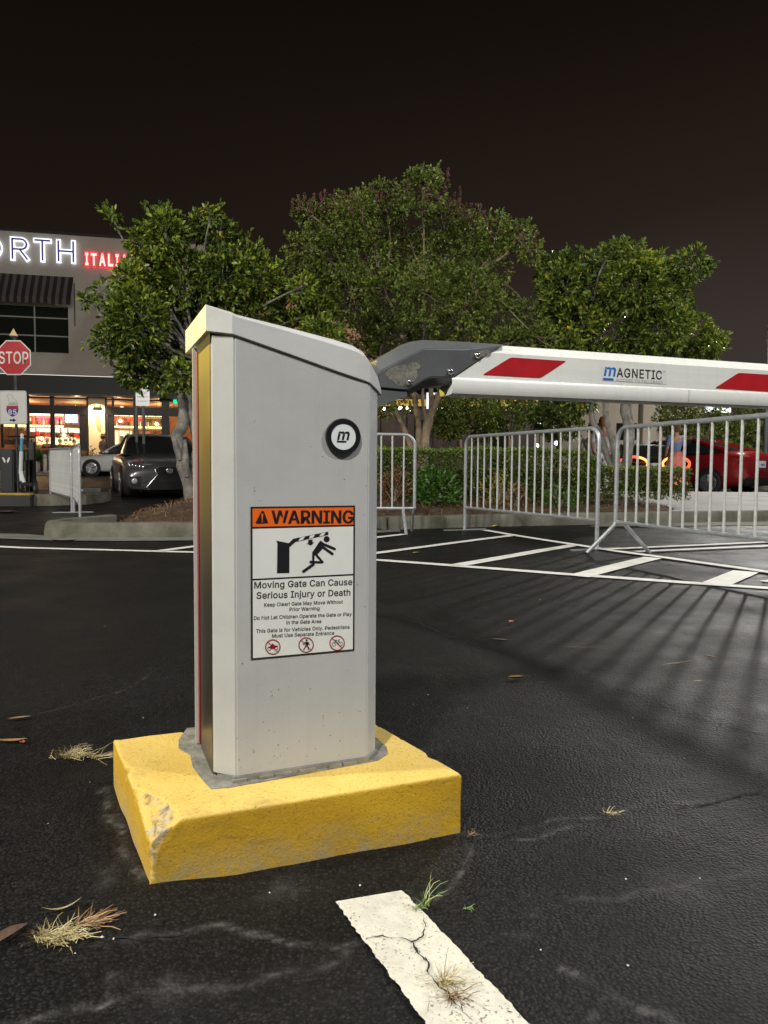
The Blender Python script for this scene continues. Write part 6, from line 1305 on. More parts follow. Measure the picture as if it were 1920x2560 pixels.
person('person in blue top and long coral skirt beside the black car', (pc.x, 16.5, rise(16.5)+.155), rad(185), 1.50, (.16, .22, .42), (.5, .1, .08), (.12, .06, .03), None, (.62, .17, .13), 'bent')
pr = P(258, 1110, 34.6)
person('person in a straw hat and grey shirt walking past the cream pillar', (pr.x, 34.6, .42), rad(75), 1.75, (.20, .20, .22), (.05, .05, .06), (.1, .06, .03), (.85, .55, .16), None, 'bent')
# ================================================================== RESTAURANT (left)
FA = P(0, 930, 38.0); FB = P(540, 950, 40.3)
fang = math.atan2(FB.y-FA.y, FB.x-FA.x)
FUD = Vector((math.cos(fang), math.sin(fang), 0)); FVD = Vector((-math.sin(fang), math.cos(fang), 0))
FO = Vector((FA.x, FA.y, 0)); FMi = (Matrix.Translation(FO) @ Matrix.Rotation(fang, 4, 'Z')).inverted()
def fp(px, py, d=0.0): return FMi @ on_plane(px, py, FO+FVD*d, FVD)
def fsz(px, py, d=0.0): q_ = fp(px, py, d); return (q_.x, q_.z)
GZ0 = .44
rest = thing('restaurant_building', 'pale two-storey restaurant with lit shopfront, striped awning and illuminated name on the left', 'building', FO, fang)
M_STUC = mat('pale_stucco', (.45, .42, .38), .85, var=.12, vscale=.8, bump=.2, bscale=20)
M_FASC = mat('dark_fascia', (.008, .009, .009), .5)
M_DKIN = mat('dark_interior', (.012, .012, .012), .8)
M_MULL = mat('bronze_mullion', (.007, .005, .004), .4, .3)
M_MUL2 = mat('grey_mullion', (.30, .30, .29), .5)
M_WG = mat('upper_window_glass', (.012, .016, .012), .05, spec=.6)
SR = fp(540, 800).x; SL = -16.0; ZR = fp(0, 576).z; ZW = fp(0, 932).z
wx0, wz1 = fsz(-60, 755); wx1, wz0 = fsz(172, 884)
wl_ = MB()
def vbox(b, s0, s1, d0, d1, z0, z1): b.box(((s0+s1)/2, (d0+d1)/2, (z0+z1)/2), (s1-s0, d1-d0, z1-z0))
for (a0_, a1_, z0_, z1_, nm) in ((SL, wx0, ZW, ZR, 'wall'), (wx1, SR, ZW, ZR, 'wall'), (wx0, wx1, ZW, wz0, 'wall'), (wx0, wx1, wz1, ZR, 'wall')):
    b = MB(); vbox(b, a0_, a1_, 0, .35, z0_, z1_); b.build(nm, M_STUC, rest)
b = MB(); vbox(b, SR-.35, SR, .352, 14, ZW, ZR); b.build('wall', M_STUC, rest)
b = MB(); vbox(b, SR-.35, SR-.002, .352, 14, GZ0, ZW-.003); b.build('wall', M_STUC, rest)
b = MB(); vbox(b, SL, SR+.06, -.06, .5, ZR+.002, ZR+.14); b.build('parapet_cap', M_FASC, rest)
b = MB(); vbox(b, SL, SR-.37, .6, 14, ZR-.5, ZR-.3); b.build('roof', M_FASC, rest)
# upper window
win = MB(); vbox(win, wx0, wx1, .16, .20, wz0, wz1); win = win.build('window', M_MUL2, rest)
cols = [fp(-60, 800).x, fp(85, 800).x, fp(172, 800).x]; rws = [wz0, fp(85, 837.5).z, fp(85, 792).z, wz1]
for i in range(2):
    for j in range(3):
        b = MB(); vbox(b, cols[i]+.04, cols[i+1]-.04, .130, .158, rws[j]+.035, rws[j+1]-.035); b.build('pane', M_WG, win)
for s in (-.0,):
    b = MB(); vbox(b, wx0, wx1, -.02, .12, wz0-.10, wz0-.003); b.build('sill', M_STUC, rest)
# awning: each stripe is a slat of cloth
ax0 = fp(-60, 720).x; ax1 = fp(182, 720).x; az1 = fp(90, 688).z; az0 = fp(90, 757, -.9).z
M_AWR = mat('awning_dark_red', (.020, .008, .008), .8); M_AWG = mat('awning_grey', (.095, .088, .082), .8)
ns = 26; w_ = (ax1-ax0)/ns
for k in range(ns):
    s0 = ax0+k*w_; s1 = s0+w_-.004
    V = [(s0, -.02, az1), (s1, -.02, az1), (s1, -.85, az0+.30), (s0, -.85, az0+.30), (s0, -.88, az0), (s1, -.88, az0)]
    V2 = [(x, y+.012, z-.012) for x, y, z in V]
    o = MB().add(V+V2, [(0, 1, 2, 3), (3, 2, 5, 4), (7, 6, 9, 8), (8, 9, 10, 11), (0, 3, 9, 6), (1, 7, 8, 2), (3, 4, 10, 9), (2, 8, 11, 5), (4, 5, 11, 10)]).build('awning_stripe', M_AWR if k % 2 else M_AWG, rest)
MB().tube([(ax1+.02, -.02, az1), (ax1+.02, -.86, az0+.3), (ax1+.02, -.88, az0)], .02, 5).build('awning_frame', M_FASC, rest)
MB().tube([(ax1+.08, -.03, az1-.3), (ax1+.08, -.03, az0-.9)], .02, 5).build('awning_crank', M_FASC, rest)
# canopy band
cz1 = fp(0, 934, -.9).z; cz0 = fp(0, 984, -.9).z
b = MB(); vbox(b, SL, SR+.4, -.9, -.003, cz0, cz1); b.build('canopy', M_FASC, rest)
b = MB(); vbox(b, SL, SR+.4, -.93, -.903, cz0+.04, cz0+.08); b.build('canopy_trim', mat('trim_grey', (.10, .10, .10), .5), rest)
M_LED = emat('uplight_strip', (1.0, .93, .80), 1.2)
b = MB(); vbox(b, SL+.5, SR-.2, -.86, -.80, cz1+.003, cz1+.03); b.build('uplight', M_LED, rest)
# name in channel letters
M_LW = emat('letter_white', (.90, .93, 1.0), 1.5); M_LB = mat('letter_inlay', (.05, .03, .22), .5, emit=(.10, .06, .5), estr=.25)
def letter(polys, m, wdt, d0, d1, nm='letter', par=None):
    o = None
    for i, pl in enumerate(polys):
        pts = [Vector(p) for p in pl]; closed = (pts[0]-pts[-1]).length < 1e-6; L1 = []; R1 = []; n = len(pts)
        for k in range(n):
            a = pts[k-1] if k else (pts[-2] if closed else pts[0]); c_ = pts[k+1] if k < n-1 else (pts[1] if closed else pts[-1])
            t1 = (pts[k]-a); t2 = (c_-pts[k]); t1 = t1.normalized() if t1.length > 1e-6 else t2.normalized(); t2 = t2.normalized() if t2.length > 1e-6 else t1
            n1 = Vector((-t1.y, t1.x)); n2 = Vector((-t2.y, t2.x)); bb = (n1+n2).normalized(); s_ = wdt/2/max(.5, bb.dot(n1))
            ext = Vector((0, 0))
            if not closed and k == 0: ext = -t2*wdt*.5
            if not closed and k == n-1: ext = t1*wdt*.5
            L1.append(pts[k]+bb*s_+ext); R1.append(pts[k]-bb*s_+ext)
        e_ = .004*i; V = []
        for a, c_ in zip(L1, R1): V += [(a.x, d0-e_, a.y), (c_.x, d0-e_, c_.y), (a.x, d1, a.y), (c_.x, d1, c_.y)]
        Fc = []
        for k in range(n-1):
            p_, q_ = 4*k, 4*k+4; Fc += [(p_, p_+1, q_+1, q_), (p_+2, q_+2, q_+3, p_+3), (p_, q_, q_+2, p_+2), (p_+1, p_+3, q_+3, q_+1)]
        Fc += [(0, 2, 3, 1), (4*n-4, 4*n-3, 4*n-1, 4*n-2)]
        if o is None: o = MB()
        o.add(V, Fc)
    return o.build(nm, m, par)
def arcp(cx_, cy_, rx, ry, a0_, a1_, n=14): return [(cx_+rx*math.cos(rad(a0_+(a1_-a0_)*k/n)), cy_+ry*math.sin(rad(a0_+(a1_-a0_)*k/n))) for k in range(n+1)]
LT = {'N': [[(0, 0), (0, 1), (.8, 0), (.8, 1)]], 'O': [arcp(.48, .5, .48, .5, 90, 450, 24)],
      'R': [[(0, 0), (0, 1), (.42, 1)]+arcp(.42, .74, .27, .26, 90, -90, 8)[1:]+[(.0, .48)], [(.36, .46), (.70, 0)]], 'T': [[(-.05, 1), (.75, 1)], [(.35, .98), (.35, 0)]],
      'H': [[(0, 0), (0, 1)], [(.75, 0), (.75, 1)], [(0, .5), (.75, .5)]]}
nsg = thing('restaurant_sign', 'illuminated white outlined letters of the restaurant name on the pale wall', 'sign', FO, fang)
LH = fp(30, 597).z-fp(30, 649).z
for ch, px, wpx in (('N', -118, 40), ('O', -49, 50), ('R', 32, 36), ('T', 92, 30), ('H', 147, 37)):
    y0 = 645+.0525*px+1
    s0, z0_ = fsz(px, y0, -.12); wv = fp(px+wpx, y0, -.12).x-s0
    wl0 = {'N': .8, 'O': .96, 'R': .70, 'T': .70, 'H': .75}[ch]
    pol = [[(s0+x/wl0*wv, z0_+y*LH*.93+.04) for x, y in pl] for pl in LT[ch]]
    lo = letter(pol, M_LW, .22, -.16, -.06, 'letter', nsg)
    letter(pol, M_LB, .085, -.185, -.16, 'inlay', lo)
itl = thing('red_name_sign', 'small glowing red word beside the white letters, half hidden by the tree', 'sign', FO, fang)
M_LR = emat('letter_pink', (1.0, .62, .52), 1.6); M_LRS = emat('letter_red_edge', (1.0, .012, .03), 1.8)
xpx = 213
for k, ch in enumerate('ITALIA'):
    wpx = {'I': 8, 'T': 15, 'A': 16, 'L': 13}[ch]
    y0 = 661+.05*(xpx-213); a0_ = fp(xpx, y0, -.2); a1_ = fp(xpx+wpx, y0, -.2)
    hh_ = fp(xpx, y0-28, -.2).z-a0_.z
    fit_text('letter', ch, (a0_.x, -.2, a0_.z), (a1_.x, -.2, a0_.z), hh_, NF, M_LR, itl, .028, thick=.02)
    fit_text('letter_return', ch, (a0_.x-.03, -.178, a0_.z-.03), (a1_.x+.03, -.178, a0_.z-.03), hh_+.06, NF, M_LRS, itl, .05, thick=.13)
    xpx += wpx+6
# shopfront --------------------------------------------------------
ZT = cz0-.0; zt1 = fp(100, 987).z; zt0 = fp(100, 1013).z; zh0 = fp(100, 1034).z; zs = fp(100, 1112).z
def fv(px, d=0.0): return fp(px, 1060, d).x
mulls = [(-40, -28), (2, 9), (66, 74), (126, 137), (217, 222), (263, 268), (280, 286), (334, 344), (404, 424), (452, 458), (500, 506)]
for a, c_ in mulls:
    b = MB(); vbox(b, fv(a), fv(c_), -.06, .06, GZ0, ZT-.003); b.build('mullion', M_MULL, rest)
b = MB(); vbox(b, SL, fv(217)-.003, -.04, .05, zh0, zt0); b.build('transom_bar', M_MULL, rest)
b = MB(); vbox(b, fv(268)+.003, SR-.4, -.04, .05, zh0, zt0); b.build('transom_bar', M_MULL, rest)
b = MB(); vbox(b, SL, fv(217)-.003, -.05, .04, GZ0, fp(0, 1124).z); b.build('stall_riser', mat('stall_riser_brown', (.10, .045, .025), .6), rest)
b = MB(); vbox(b, fv(286)+.003, fv(404)-.003, -.05, .04, GZ0, fp(0, 1118).z); b.build('stall_riser', MATS['stall_riser_brown'], rest)
b = MB(); vbox(b, fv(222)+.003, fv(263)-.003, -.09, .3, GZ0, ZT-.003); pil = b.build('pillar', mat('cream_pillar', (.66, .54, .38), .7), rest)
ov = fp(246, 1056, -.095); MB().prism([(ov.x+.14*math.cos(2*math.pi*k/20)-.05*math.sin(2*math.pi*k/20), ov.z+.50*math.sin(2*math.pi*k/20)) for k in range(20)], -.094, -.100, XZ(0)).build('oval_mark', mat('tan_paint', (.40, .24, .14), .7), pil)
la = fp(243, 1016, -.1); MB().box((la.x, -.18, la.z), (.34, .16, .16), 0, .02).build('wall_lamp', M_FASC, pil)
lb = fp(243, 1030, -.1); fit_text('house_mark', 'D', (lb.x-.08, -.095, lb.z-.10), (lb.x+.08, -.095, lb.z-.10), .2, NF, mat('tan_print', (.30, .17, .09), .7), pil, .01)
M_PANE = mat('shop_glass', (1, 1, 1), .02, trans=1.0, alpha=.10, spec=.3)
pn_ = [(-28, 2), (9, 66), (74, 126), (137, 217), (286, 334), (344, 404), (424, 452), (458, 500)]
for a, c_ in pn_:
    b = MB(); vbox(b, fv(a)+.01, fv(c_)-.01, -.006, .006, fp(0, 1118).z+.01, zh0-.01); b.build('window_pane', M_PANE, rest)
    b = MB(); vbox(b, fv(a)+.01, fv(c_)-.01, -.006, .006, zt0+.01, zt1-.0); b.build('transom_pane', M_PANE, rest)
b = MB(); vbox(b, fv(222)-8.0, SR-.4, 7.0, 7.2, GZ0, ZW-.2); 
IN0 = SL; IN1 = SR-.4
M_WALLW = mat('warm_back_wall', (.42, .22, .11), .7, col2=(.25, .11, .05), vscale=1.5)
b = MB(); vbox(b, IN0, IN1, 6.0, 6.2, GZ0, ZT); b.build('back_wall', M_WALLW, rest)
b = MB(); vbox(b, IN0, IN1, .07, 5.99, GZ0-.1, GZ0+.02); b.build('shop_floor', mat('shop_floor', (.22, .13, .08), .5), rest)
b = MB(); vbox(b, IN0, IN1, .07, 5.99, ZT-.10, ZT-.01); b.build('ceiling', mat('warm_ceiling', (.20, .10, .06), .8), rest)
b = MB(); vbox(b, IN1+.003, IN1+.04, .36, 6.1, GZ0, ZT-.12); b.build('end_wall', M_WALLW, rest)
for s in (-12, -7, -3.2, .8, 3.2, 5.4, 7.6, 9.4):
    o = lamp_light('ceiling_light', 'POINT', (FO+FUD*s+FVD*2.4+Vector((0, 0, ZT-.55)))[:], 130, (1.0, .62, .28), .12)
for s in (5.05,):
    lamp_light('pillar_light', 'SPOT', (FO+FUD*fv(243)+FVD*-.75+Vector((0, 0, cz0-.08)))[:], 900, (1.0, .74, .40), .06, (FO+FUD*fv(243)+Vector((0, 0, 1.6)))[:], 110, .8)
for k, px in enumerate((100, 180, 300, 372)):
    b = MB(); vbox(b, fv(px)-1.0, fv(px)+1.0, .12, .17, zt1-.09, zt1-.02); b.build('cove_light', emat('cove_glow', (1.0, .50, .24), 1.4), rest)
# back bar
DB = 3.4
def ib(name, px0, px1, py0, py1, m, d=DB, dd=.12):
    a = fp(px0, py0, d); c_ = fp(px1, py1, d); b = MB(); vbox(b, a.x, c_.x, d, d+dd, c_.z, a.z); return b.build(name, m, rest)
M_GLOW = emat('shelf_glow', (1.0, .78, .34), 3.2); M_GLOW2 = emat('counter_glow', (1.0, .74, .36), 1.8)
M_PINK = emat('pink_backlit', (1.0, .03, .16), 2.3); M_REDB = emat('red_backlit', (.95, .02, .012), 2.0); M_SCR = emat('screen_blue', (.50, .68, 1.0), 2.4)
M_WOOD = mat('dark_bar_wood', (.055, .022, .012), .5)
ib('bar_shelf_light', 60, 158, 1033, 1040, M_GLOW); ib('bar_shelf_light', 6, 158, 1061, 1068, M_GLOW); ib('bar_shelf_light', 286, 405, 1036, 1042, M_GLOW, DB+.3); ib('bar_shelf_light', 286, 405, 1065, 1071, M_GLOW, DB+.3)
rb = random.Random(5)
for x0, x1 in ((62, 72), (74, 84), (92, 101), (102, 110), (111, 118), (119, 127), (137, 147), (148, 158)):
    ib('backlit_panel', x0, x1-1, 1041, 1059, M_PINK if 90 < x0 < 140 else M_REDB)
for x0, x1 in ((287, 296), (297, 309), (319, 334), (344, 358)): ib('backlit_panel', x0, x1-1, 1043, 1056, M_REDB, DB+.3)
ib('menu_screen', 163, 176, 1033, 1057, M_SCR); ib('menu_screen', 178, 193, 1035, 1057, M_SCR)
ib('bar_back', 137, 200, 1070, 1082, emat('bright_counter', (1.0, .84, .60), 1.8), DB+.5); ib('bar_back', 74, 126, 1070, 1080, MATS['bright_counter'], DB+.5)
ib('bar_counter', 90, 198, 1092, 1112, M_GLOW2, 2.2, .5); ib('bar_front', 6, 90, 1098, 1112, M_WOOD, 2.2, .5)
ib('kitchen_glow', 287, 330, 1076, 1112, emat('kitchen_light', (1.0, .78, .46), 1.5), DB+.8); ib('bar_front', 344, 404, 1098, 1112, M_WOOD, 2.3, .5)
ib('poster', 352, 376, 1078, 1096, emat('coral_poster', (.85, .22, .12), .6), DB)
for x in (296, 322, 352, 368, 388): ib('shelf_upright', x, x+2.5, 1035, 1112, M_WOOD, DB+.15, .05)
for x in (20, 45, 88, 150, 168): ib('shelf_upright', x, x+3.5, 1068, 1100, M_WOOD, DB+.2, .05)
ib('booth', 6, 64, 1070, 1098, mat('booth_brown', (.12, .045, .02), .6), DB+.3)
re_ = random.Random(21)
for k in range(22):
    x0_ = re_.uniform(88, 194); y0_ = re_.uniform(1076, 1100); ib('bar_equipment', x0_, x0_+re_.uniform(3, 9), y0_, y0_+re_.uniform(4, 10), M_WOOD if k % 3 else M_REDB, re_.uniform(1.8, 2.15), .1)
for x0_ in (300, 316, 326, 360, 385): ib('bar_equipment', x0_, x0_+re_.uniform(4, 9), 1082+re_.uniform(-5, 8), 1112, M_WOOD, 2.1, .1)
b = MB(); vbox(b, fv(198), fv(216), .02, .10, GZ0, zh0); b.build('door_frame', M_MULL, rest)
b = MB(); vbox(b, fv(269), fv(285), .02, .10, GZ0, zh0); b.build('door_frame', M_MULL, rest)
# bottles on the bar shelves
BT = [(0, 0), (.045, 0), (.048, .02), (.048, .20), (.020, .26), (.018, .33), (.0, .335)]
btm = [emat('bottle_amber', (.95, .42, .08), .7), emat('bottle_red', (.7, .05, .03), .4), mat('bottle_dark', (.02, .05, .02), .15), emat('bottle_pale', (1.0, .85, .55), 1.1)]
ORD = 'first second third fourth fifth sixth seventh eighth ninth tenth eleventh twelfth thirteenth fourteenth fifteenth sixteenth seventeenth eighteenth nineteenth twentieth twenty-first twenty-second twenty-third twenty-fourth twenty-fifth twenty-sixth'.split()
k = 0; dsc = ['amber', 'red', 'dark green', 'pale']
for (x0, x1, yy, n_, where) in ((76, 124, 1061, 7, 'on the pink-lit shelf, left window'), (288, 402, 1065, 26, 'on the lit shelf, right window'), (139, 158, 1061, 5, 'on the shelf beside the blue screens')):
    proto = {}
    for i in range(n_):
        px = x0+(x1-x0)*(i+rb.uniform(-.25, .25))/max(1, n_-1); m_ = rb.randrange(4); q_ = fp(px, yy, DB-.08 if x0 < 280 else DB+.2)
        sc2 = rb.uniform(.8, 1.25)
        if m_ not in proto:
            o = MB().lathe([(r*1.1, z) for r, z in BT], 8).build('bottle', btm[m_], None, True); proto[m_] = o
        else: o = proto[m_].copy(); COL.objects.link(o)
        o.location = (Matrix.Translation(FO) @ Matrix.Rotation(fang, 4, 'Z')) @ Vector((q_.x, q_.y, q_.z)); o.scale = (sc2, sc2, sc2)
        tag(o, '%s bottle %s, %s from its left end' % (dsc[m_], where, ORD[i]), 'bottle', 'bottles behind the bar')
# pendant lamps inside
for i, (px, py) in enumerate(((104, 1096), (160, 1088), (145, 1106), (301, 1052), (305, 1020), (392, 1060))):
    q_ = (Matrix.Translation(FO) @ Matrix.Rotation(fang, 4, 'Z')) @ fp(px, py, 1.6)
    lmp = thing('pendant_lamp', '%s glowing pendant lamp inside the restaurant' % ('first', 'second', 'third', 'fourth', 'fifth', 'sixth')[i], 'lamp', q_)
    lmp['label'] = ['glowing pendant just above the counter in the left window', 'glowing pendant below the blue menu screens', 'low glowing pendant at the sill of the middle window', 'glowing pendant before the red panels of the right window', 'glowing pendant behind the upper pane of the right window', 'glowing pendant at the right end of the bottle shelf'][i]
    MB().lathe([(0, -.10), (.09, -.06), (.11, 0), (.07, .07), (0, .10)], 12).build('globe', emat('globe_glow', (1.0, .82, .50), 4.0), lmp, True)
    MB().tube([(0, 0, .10), (0, 0, max(.3, ZT-.12-q_.z))], .008, 4).build('cord', M_DARKP, lmp)
# green exit signs
for px0, px1, nm in ((433, 447, 'green lit exit sign over the door beside the tree trunk'), (464, 476, 'green lit exit sign close to the cabinet edge')):
    a = fp(px0, 998, -.1); c_ = fp(px1, 1010, -.1)
    ex = thing('exit_sign', nm, 'exit sign', FO, fang)
    b = MB(); vbox(b, a.x, c_.x, -.13, -.08, c_.z, a.z); b.build('box', emat('exit_green', (.0, .85, .38), 1.2), ex)
    b = MB(); vbox(b, a.x-.02, c_.x+.02, -.079, -.06, c_.z-.02, a.z+.02); b.build('back_plate', M_FASC, ex)
# people inside
FM_ = Matrix.Translation(FO) @ Matrix.Rotation(fang, 4, 'Z')
for i, (px, d, col_, lab) in enumerate(((308, 2.0, (.75, .72, .65), 'person in a white chef top seen through the right window'), (322, 1.4, (.05, .03, .03), 'person in dark clothes seen through the right window'), (118, 1.5, (.04, .03, .03), 'person in dark clothes at the counter in the left window'),
                          (150, 1.2, (.03, .02, .02), 'person in black silhouetted against the bright bar'), (186, 2.0, (.10, .05, .04), 'person in brown below the blue menu screens'), (96, 2.4, (.5, .4, .3), 'person in a tan top behind the counter in the left window'))):
    q_ = fp(px, 1100, d); w_p = FM_ @ Vector((q_.x, d, GZ0+.02))
    person(lab, w_p, rad((150, 20, 200, 170, 90, 10)[i]), 1.68+.03*(i % 3), col_, (.04, .04, .04), (.02, .015, .01), None, None, 'fwd' if i % 2 else 'bent')
# terrace rail, planters, bollard
yr = 33.0
M_WRAIL = mat('terrace_rail_wood', (.42, .17, .07), .6)
pr0 = P(-60, 1121, yr); pr1 = P(131, 1122, yr)
tr_ = thing('terrace_fence', 'dark terrace fence with a warm wooden top rail in front of the restaurant', 'fence', (pr0.x, yr, rise(yr)))
Lr = pr1.x-pr0.x; zr_ = pr0.z-rise(yr)
MB().box((Lr/2, 0, zr_), (Lr, .12, .07)).build('top_rail', M_WRAIL, tr_)
for k in range(5): MB().box((Lr*k/4, .0, zr_/2-.02), (.07, .07, zr_-.06)).build('post', M_DARKP, tr_)
for k in range(4):
    for j in range(3): MB().box((Lr*(k+.5)/4, .0, .14+(zr_-.2)*(j+.5)/3), (Lr/4-.12, .03, (zr_-.2)/3-.03)).build('board', MATS['stall_riser_brown'], tr_)
lamp_light('terrace_light', 'AREA', P(60, 1000, 34.2)[:], 70, (1.0, .62, .30), 2.0, P(60, 1160, 33)[:])
M_PLW = mat('planter_white', (.50, .47, .42), .6)
pv = P(0, 1178, 31.0)
def structure_sheet(name, pts, m, z):
    o = mesh(name, [(x, y, rise(y)+z) for x, y in pts], [tuple(range(len(pts)))], m); return structure(o)
sw = [(-40, 31.2), (-17.4, 31.2), (-9.5, 31.9), (6, 31.9), (6, 60), (-40, 60)]
o = MB().prism(sw, .30, .30+.16).build('pavement', M_PAVE); structure(o)
for i, (px, w) in enumerate(((68, 9), (90, 15))):
    q_ = P(px, 1170, 31.9); ww = w/1849*31.9
    pl_ = thing('planter', ('narrow' if i == 0 else 'wide')+' white planter box with green plants before the terrace', 'planter', (q_.x, 31.9, .46))
    MB().box((0, 0, .26), (ww, ww, .52), 0, .02).build('box', M_PLW, pl_); MB().box((0, 0, .515), (ww*.88, ww*.88, .02)).build('soil', M_MULCH, pl_)
q_ = P(113, 1178, 31.5)
bo_ = thing('bollard', 'white bollard on the pavement before the restaurant terrace', 'bollard', (q_.x, 31.5, .46))
MB().lathe([(0, 0), (.085, 0), (.085, .70), (.07, .75), (0, .77)], 14).build('tube', M_PLW, bo_, True); MB().lathe([(.087, .60), (.087, .66)], 14).build('band', M_MUL2, bo_)
# ================================================================== VEGETATION
M_LEAFA = shade_mat('glossy_leaves', [(0, (.026, .050, .008)), (.40, (.085, .130, .015)), (.75, (.26, .32, .030)), (.95, (.34, .32, .04)), (1, (.60, .26, .04))], .46, .12, .4)
M_LEAFB = shade_mat('myrtle_leaves', [(0, (.040, .062, .012)), (.45, (.11, .155, .022)), (.85, (.26, .29, .05)), (1, (.26, .20, .08))], .45, .15, .4)
M_LEAFH = shade_mat('hedge_leaves', [(0, (.026, .045, .008)), (.5, (.085, .140, .018)), (.9, (.27, .36, .05)), (1, (.34, .30, .07))], .45, .12, .4)
M_PLUME = shade_mat('seed_plumes', [(0, (.07, .035, .025)), (.6, (.14, .07, .05)), (.9, (.20, .10, .08)), (1, (.45, .03, .05))], .8)
M_BARK = mat('grey_bark', (.24, .225, .20), .85, col2=(.10, .09, .075), vscale=9, bump=.9, bscale=28, detail=8)
M_BARK2 = mat('tan_bark', (.26, .20, .13), .8, col2=(.15, .11, .07), vscale=7, bump=.6, bscale=24, detail=8)
M_TWIG = mat('twig', (.22, .19, .15), .8)
def leaf_cloud(name, C_, D_, n_leaf, ln, wd, spread, m, parent, seed, up=.5, shade_c=None):
    """rosettes of folded leaves: C_ centres, D_ outward directions"""
    r = np.random.default_rng(seed); k = len(C_); Cc = np.repeat(C_, n_leaf, 0); Dd = np.repeat(D_, n_leaf, 0)
    d = Dd + r.normal(0, spread, Cc.shape) + np.array([0, 0, up*.5]); d /= np.linalg.norm(d, axis=1, keepdims=True)+1e-9
    N = len(Cc); rnd = r.normal(0, 1, (N, 3)); s = np.cross(d, rnd); s /= np.linalg.norm(s, axis=1, keepdims=True)+1e-9
    nr = np.cross(s, d)
    L_ = r.uniform(*ln, N)[:, None]; Wd = L_*wd*r.uniform(.8, 1.2, N)[:, None]*.5
    base = Cc + d*L_*.12*r.uniform(0, 1.5, N)[:, None] + r.normal(0, ln[0]*.35, Cc.shape)
    droop = np.zeros_like(d); droop[:, 2] = -.12
    V = np.empty((N, 6, 3))
    V[:, 0] = base; V[:, 1] = base+d*L_*.35+s*Wd-nr*Wd*.30; V[:, 2] = base+d*L_*.70+s*Wd*.80-nr*Wd*.3+droop*L_*.4; V[:, 3] = base+d*L_+droop*L_
    V[:, 4] = base+d*L_*.70-s*Wd*.80-nr*Wd*.3+droop*L_*.4; V[:, 5] = base+d*L_*.35-s*Wd-nr*Wd*.30
    i0 = np.arange(N)*6; Fq = np.concatenate([np.stack([i0, i0+1, i0+2, i0+3], -1), np.stack([i0, i0+3, i0+4, i0+5], -1)])
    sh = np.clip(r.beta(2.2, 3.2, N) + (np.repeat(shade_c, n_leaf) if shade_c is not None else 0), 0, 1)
    sh = np.where(r.random(N) > .012, np.minimum(sh, .93), r.uniform(.95, 1, N))
    return npmesh(name, V.reshape(-1, 3), Fq, m, parent, False, {'shade': np.repeat(sh, 6)})
def lobes_cloud(lobes, y0, depth_f, n, seed, shell=.62, squash=1.0):
    """lobes: (px, py, r_px) at distance y0 -> points and outward directions"""
    r = np.random.default_rng(seed); cs = []; rs_ = []
    for (px, py, rp, *dd) in lobes:
        R = rp*.84/1849*y0; off = (dd[0] if dd else r.uniform(-.6, .6))*depth_f
        p = P(px, py, y0); 
        cs.append((p.x, y0+off, p.z)); rs_.append(R)
    cs = np.array(cs); rs_ = np.array(rs_); w = rs_**2.2; w /= w.sum()
    idx_ = r.choice(len(cs), n, p=w); v = r.normal(0, 1, (n, 3)); v /= np.linalg.norm(v, axis=1, keepdims=True)
    rad_ = (shell+(1.08-shell)*r.random(n)**.8)*(1+.16*np.sin(v[:, 0]*7+idx_)*np.cos(v[:, 2]*6+idx_*2))
    Pp = cs[idx_] + v*(rs_[idx_]*rad_)[:, None]*np.array([1, .95, squash])
    return Pp, v, cs, rs_
def limbs(name, paths, m, parent, n=8, rough=.03):
    b = MB()
    for pts, rr_ in paths:
        pts = [Vector(p) for p in pts]; P2 = []; R2 = []
        for i in range(len(pts)-1):
            a, c_ = pts[i], pts[i+1]; pa = pts[max(i-1, 0)]; pd = pts[min(i+2, len(pts)-1)]
            for k in range(5):
                t = k/5; q_ = .5*((2*a)+(c_-pa)*t+(2*pa-5*a+4*c_-pd)*t*t+(-pa+3*a-3*c_+pd)*t**3)
                P2.append(q_+Vector((noise.noise(q_*2.3), noise.noise(q_*2.3+Vector((9, 0, 0))), 0))*rough*2)
                R2.append((rr_[i]*(1-t)+rr_[i+1]*t)*(1+.30*noise.noise(q_*7)+.12*noise.noise(q_*19)))
        P2.append(pts[-1]); R2.append(rr_[-1]); b.tube(P2, R2, n)
    return b.build(name, m, parent, True)
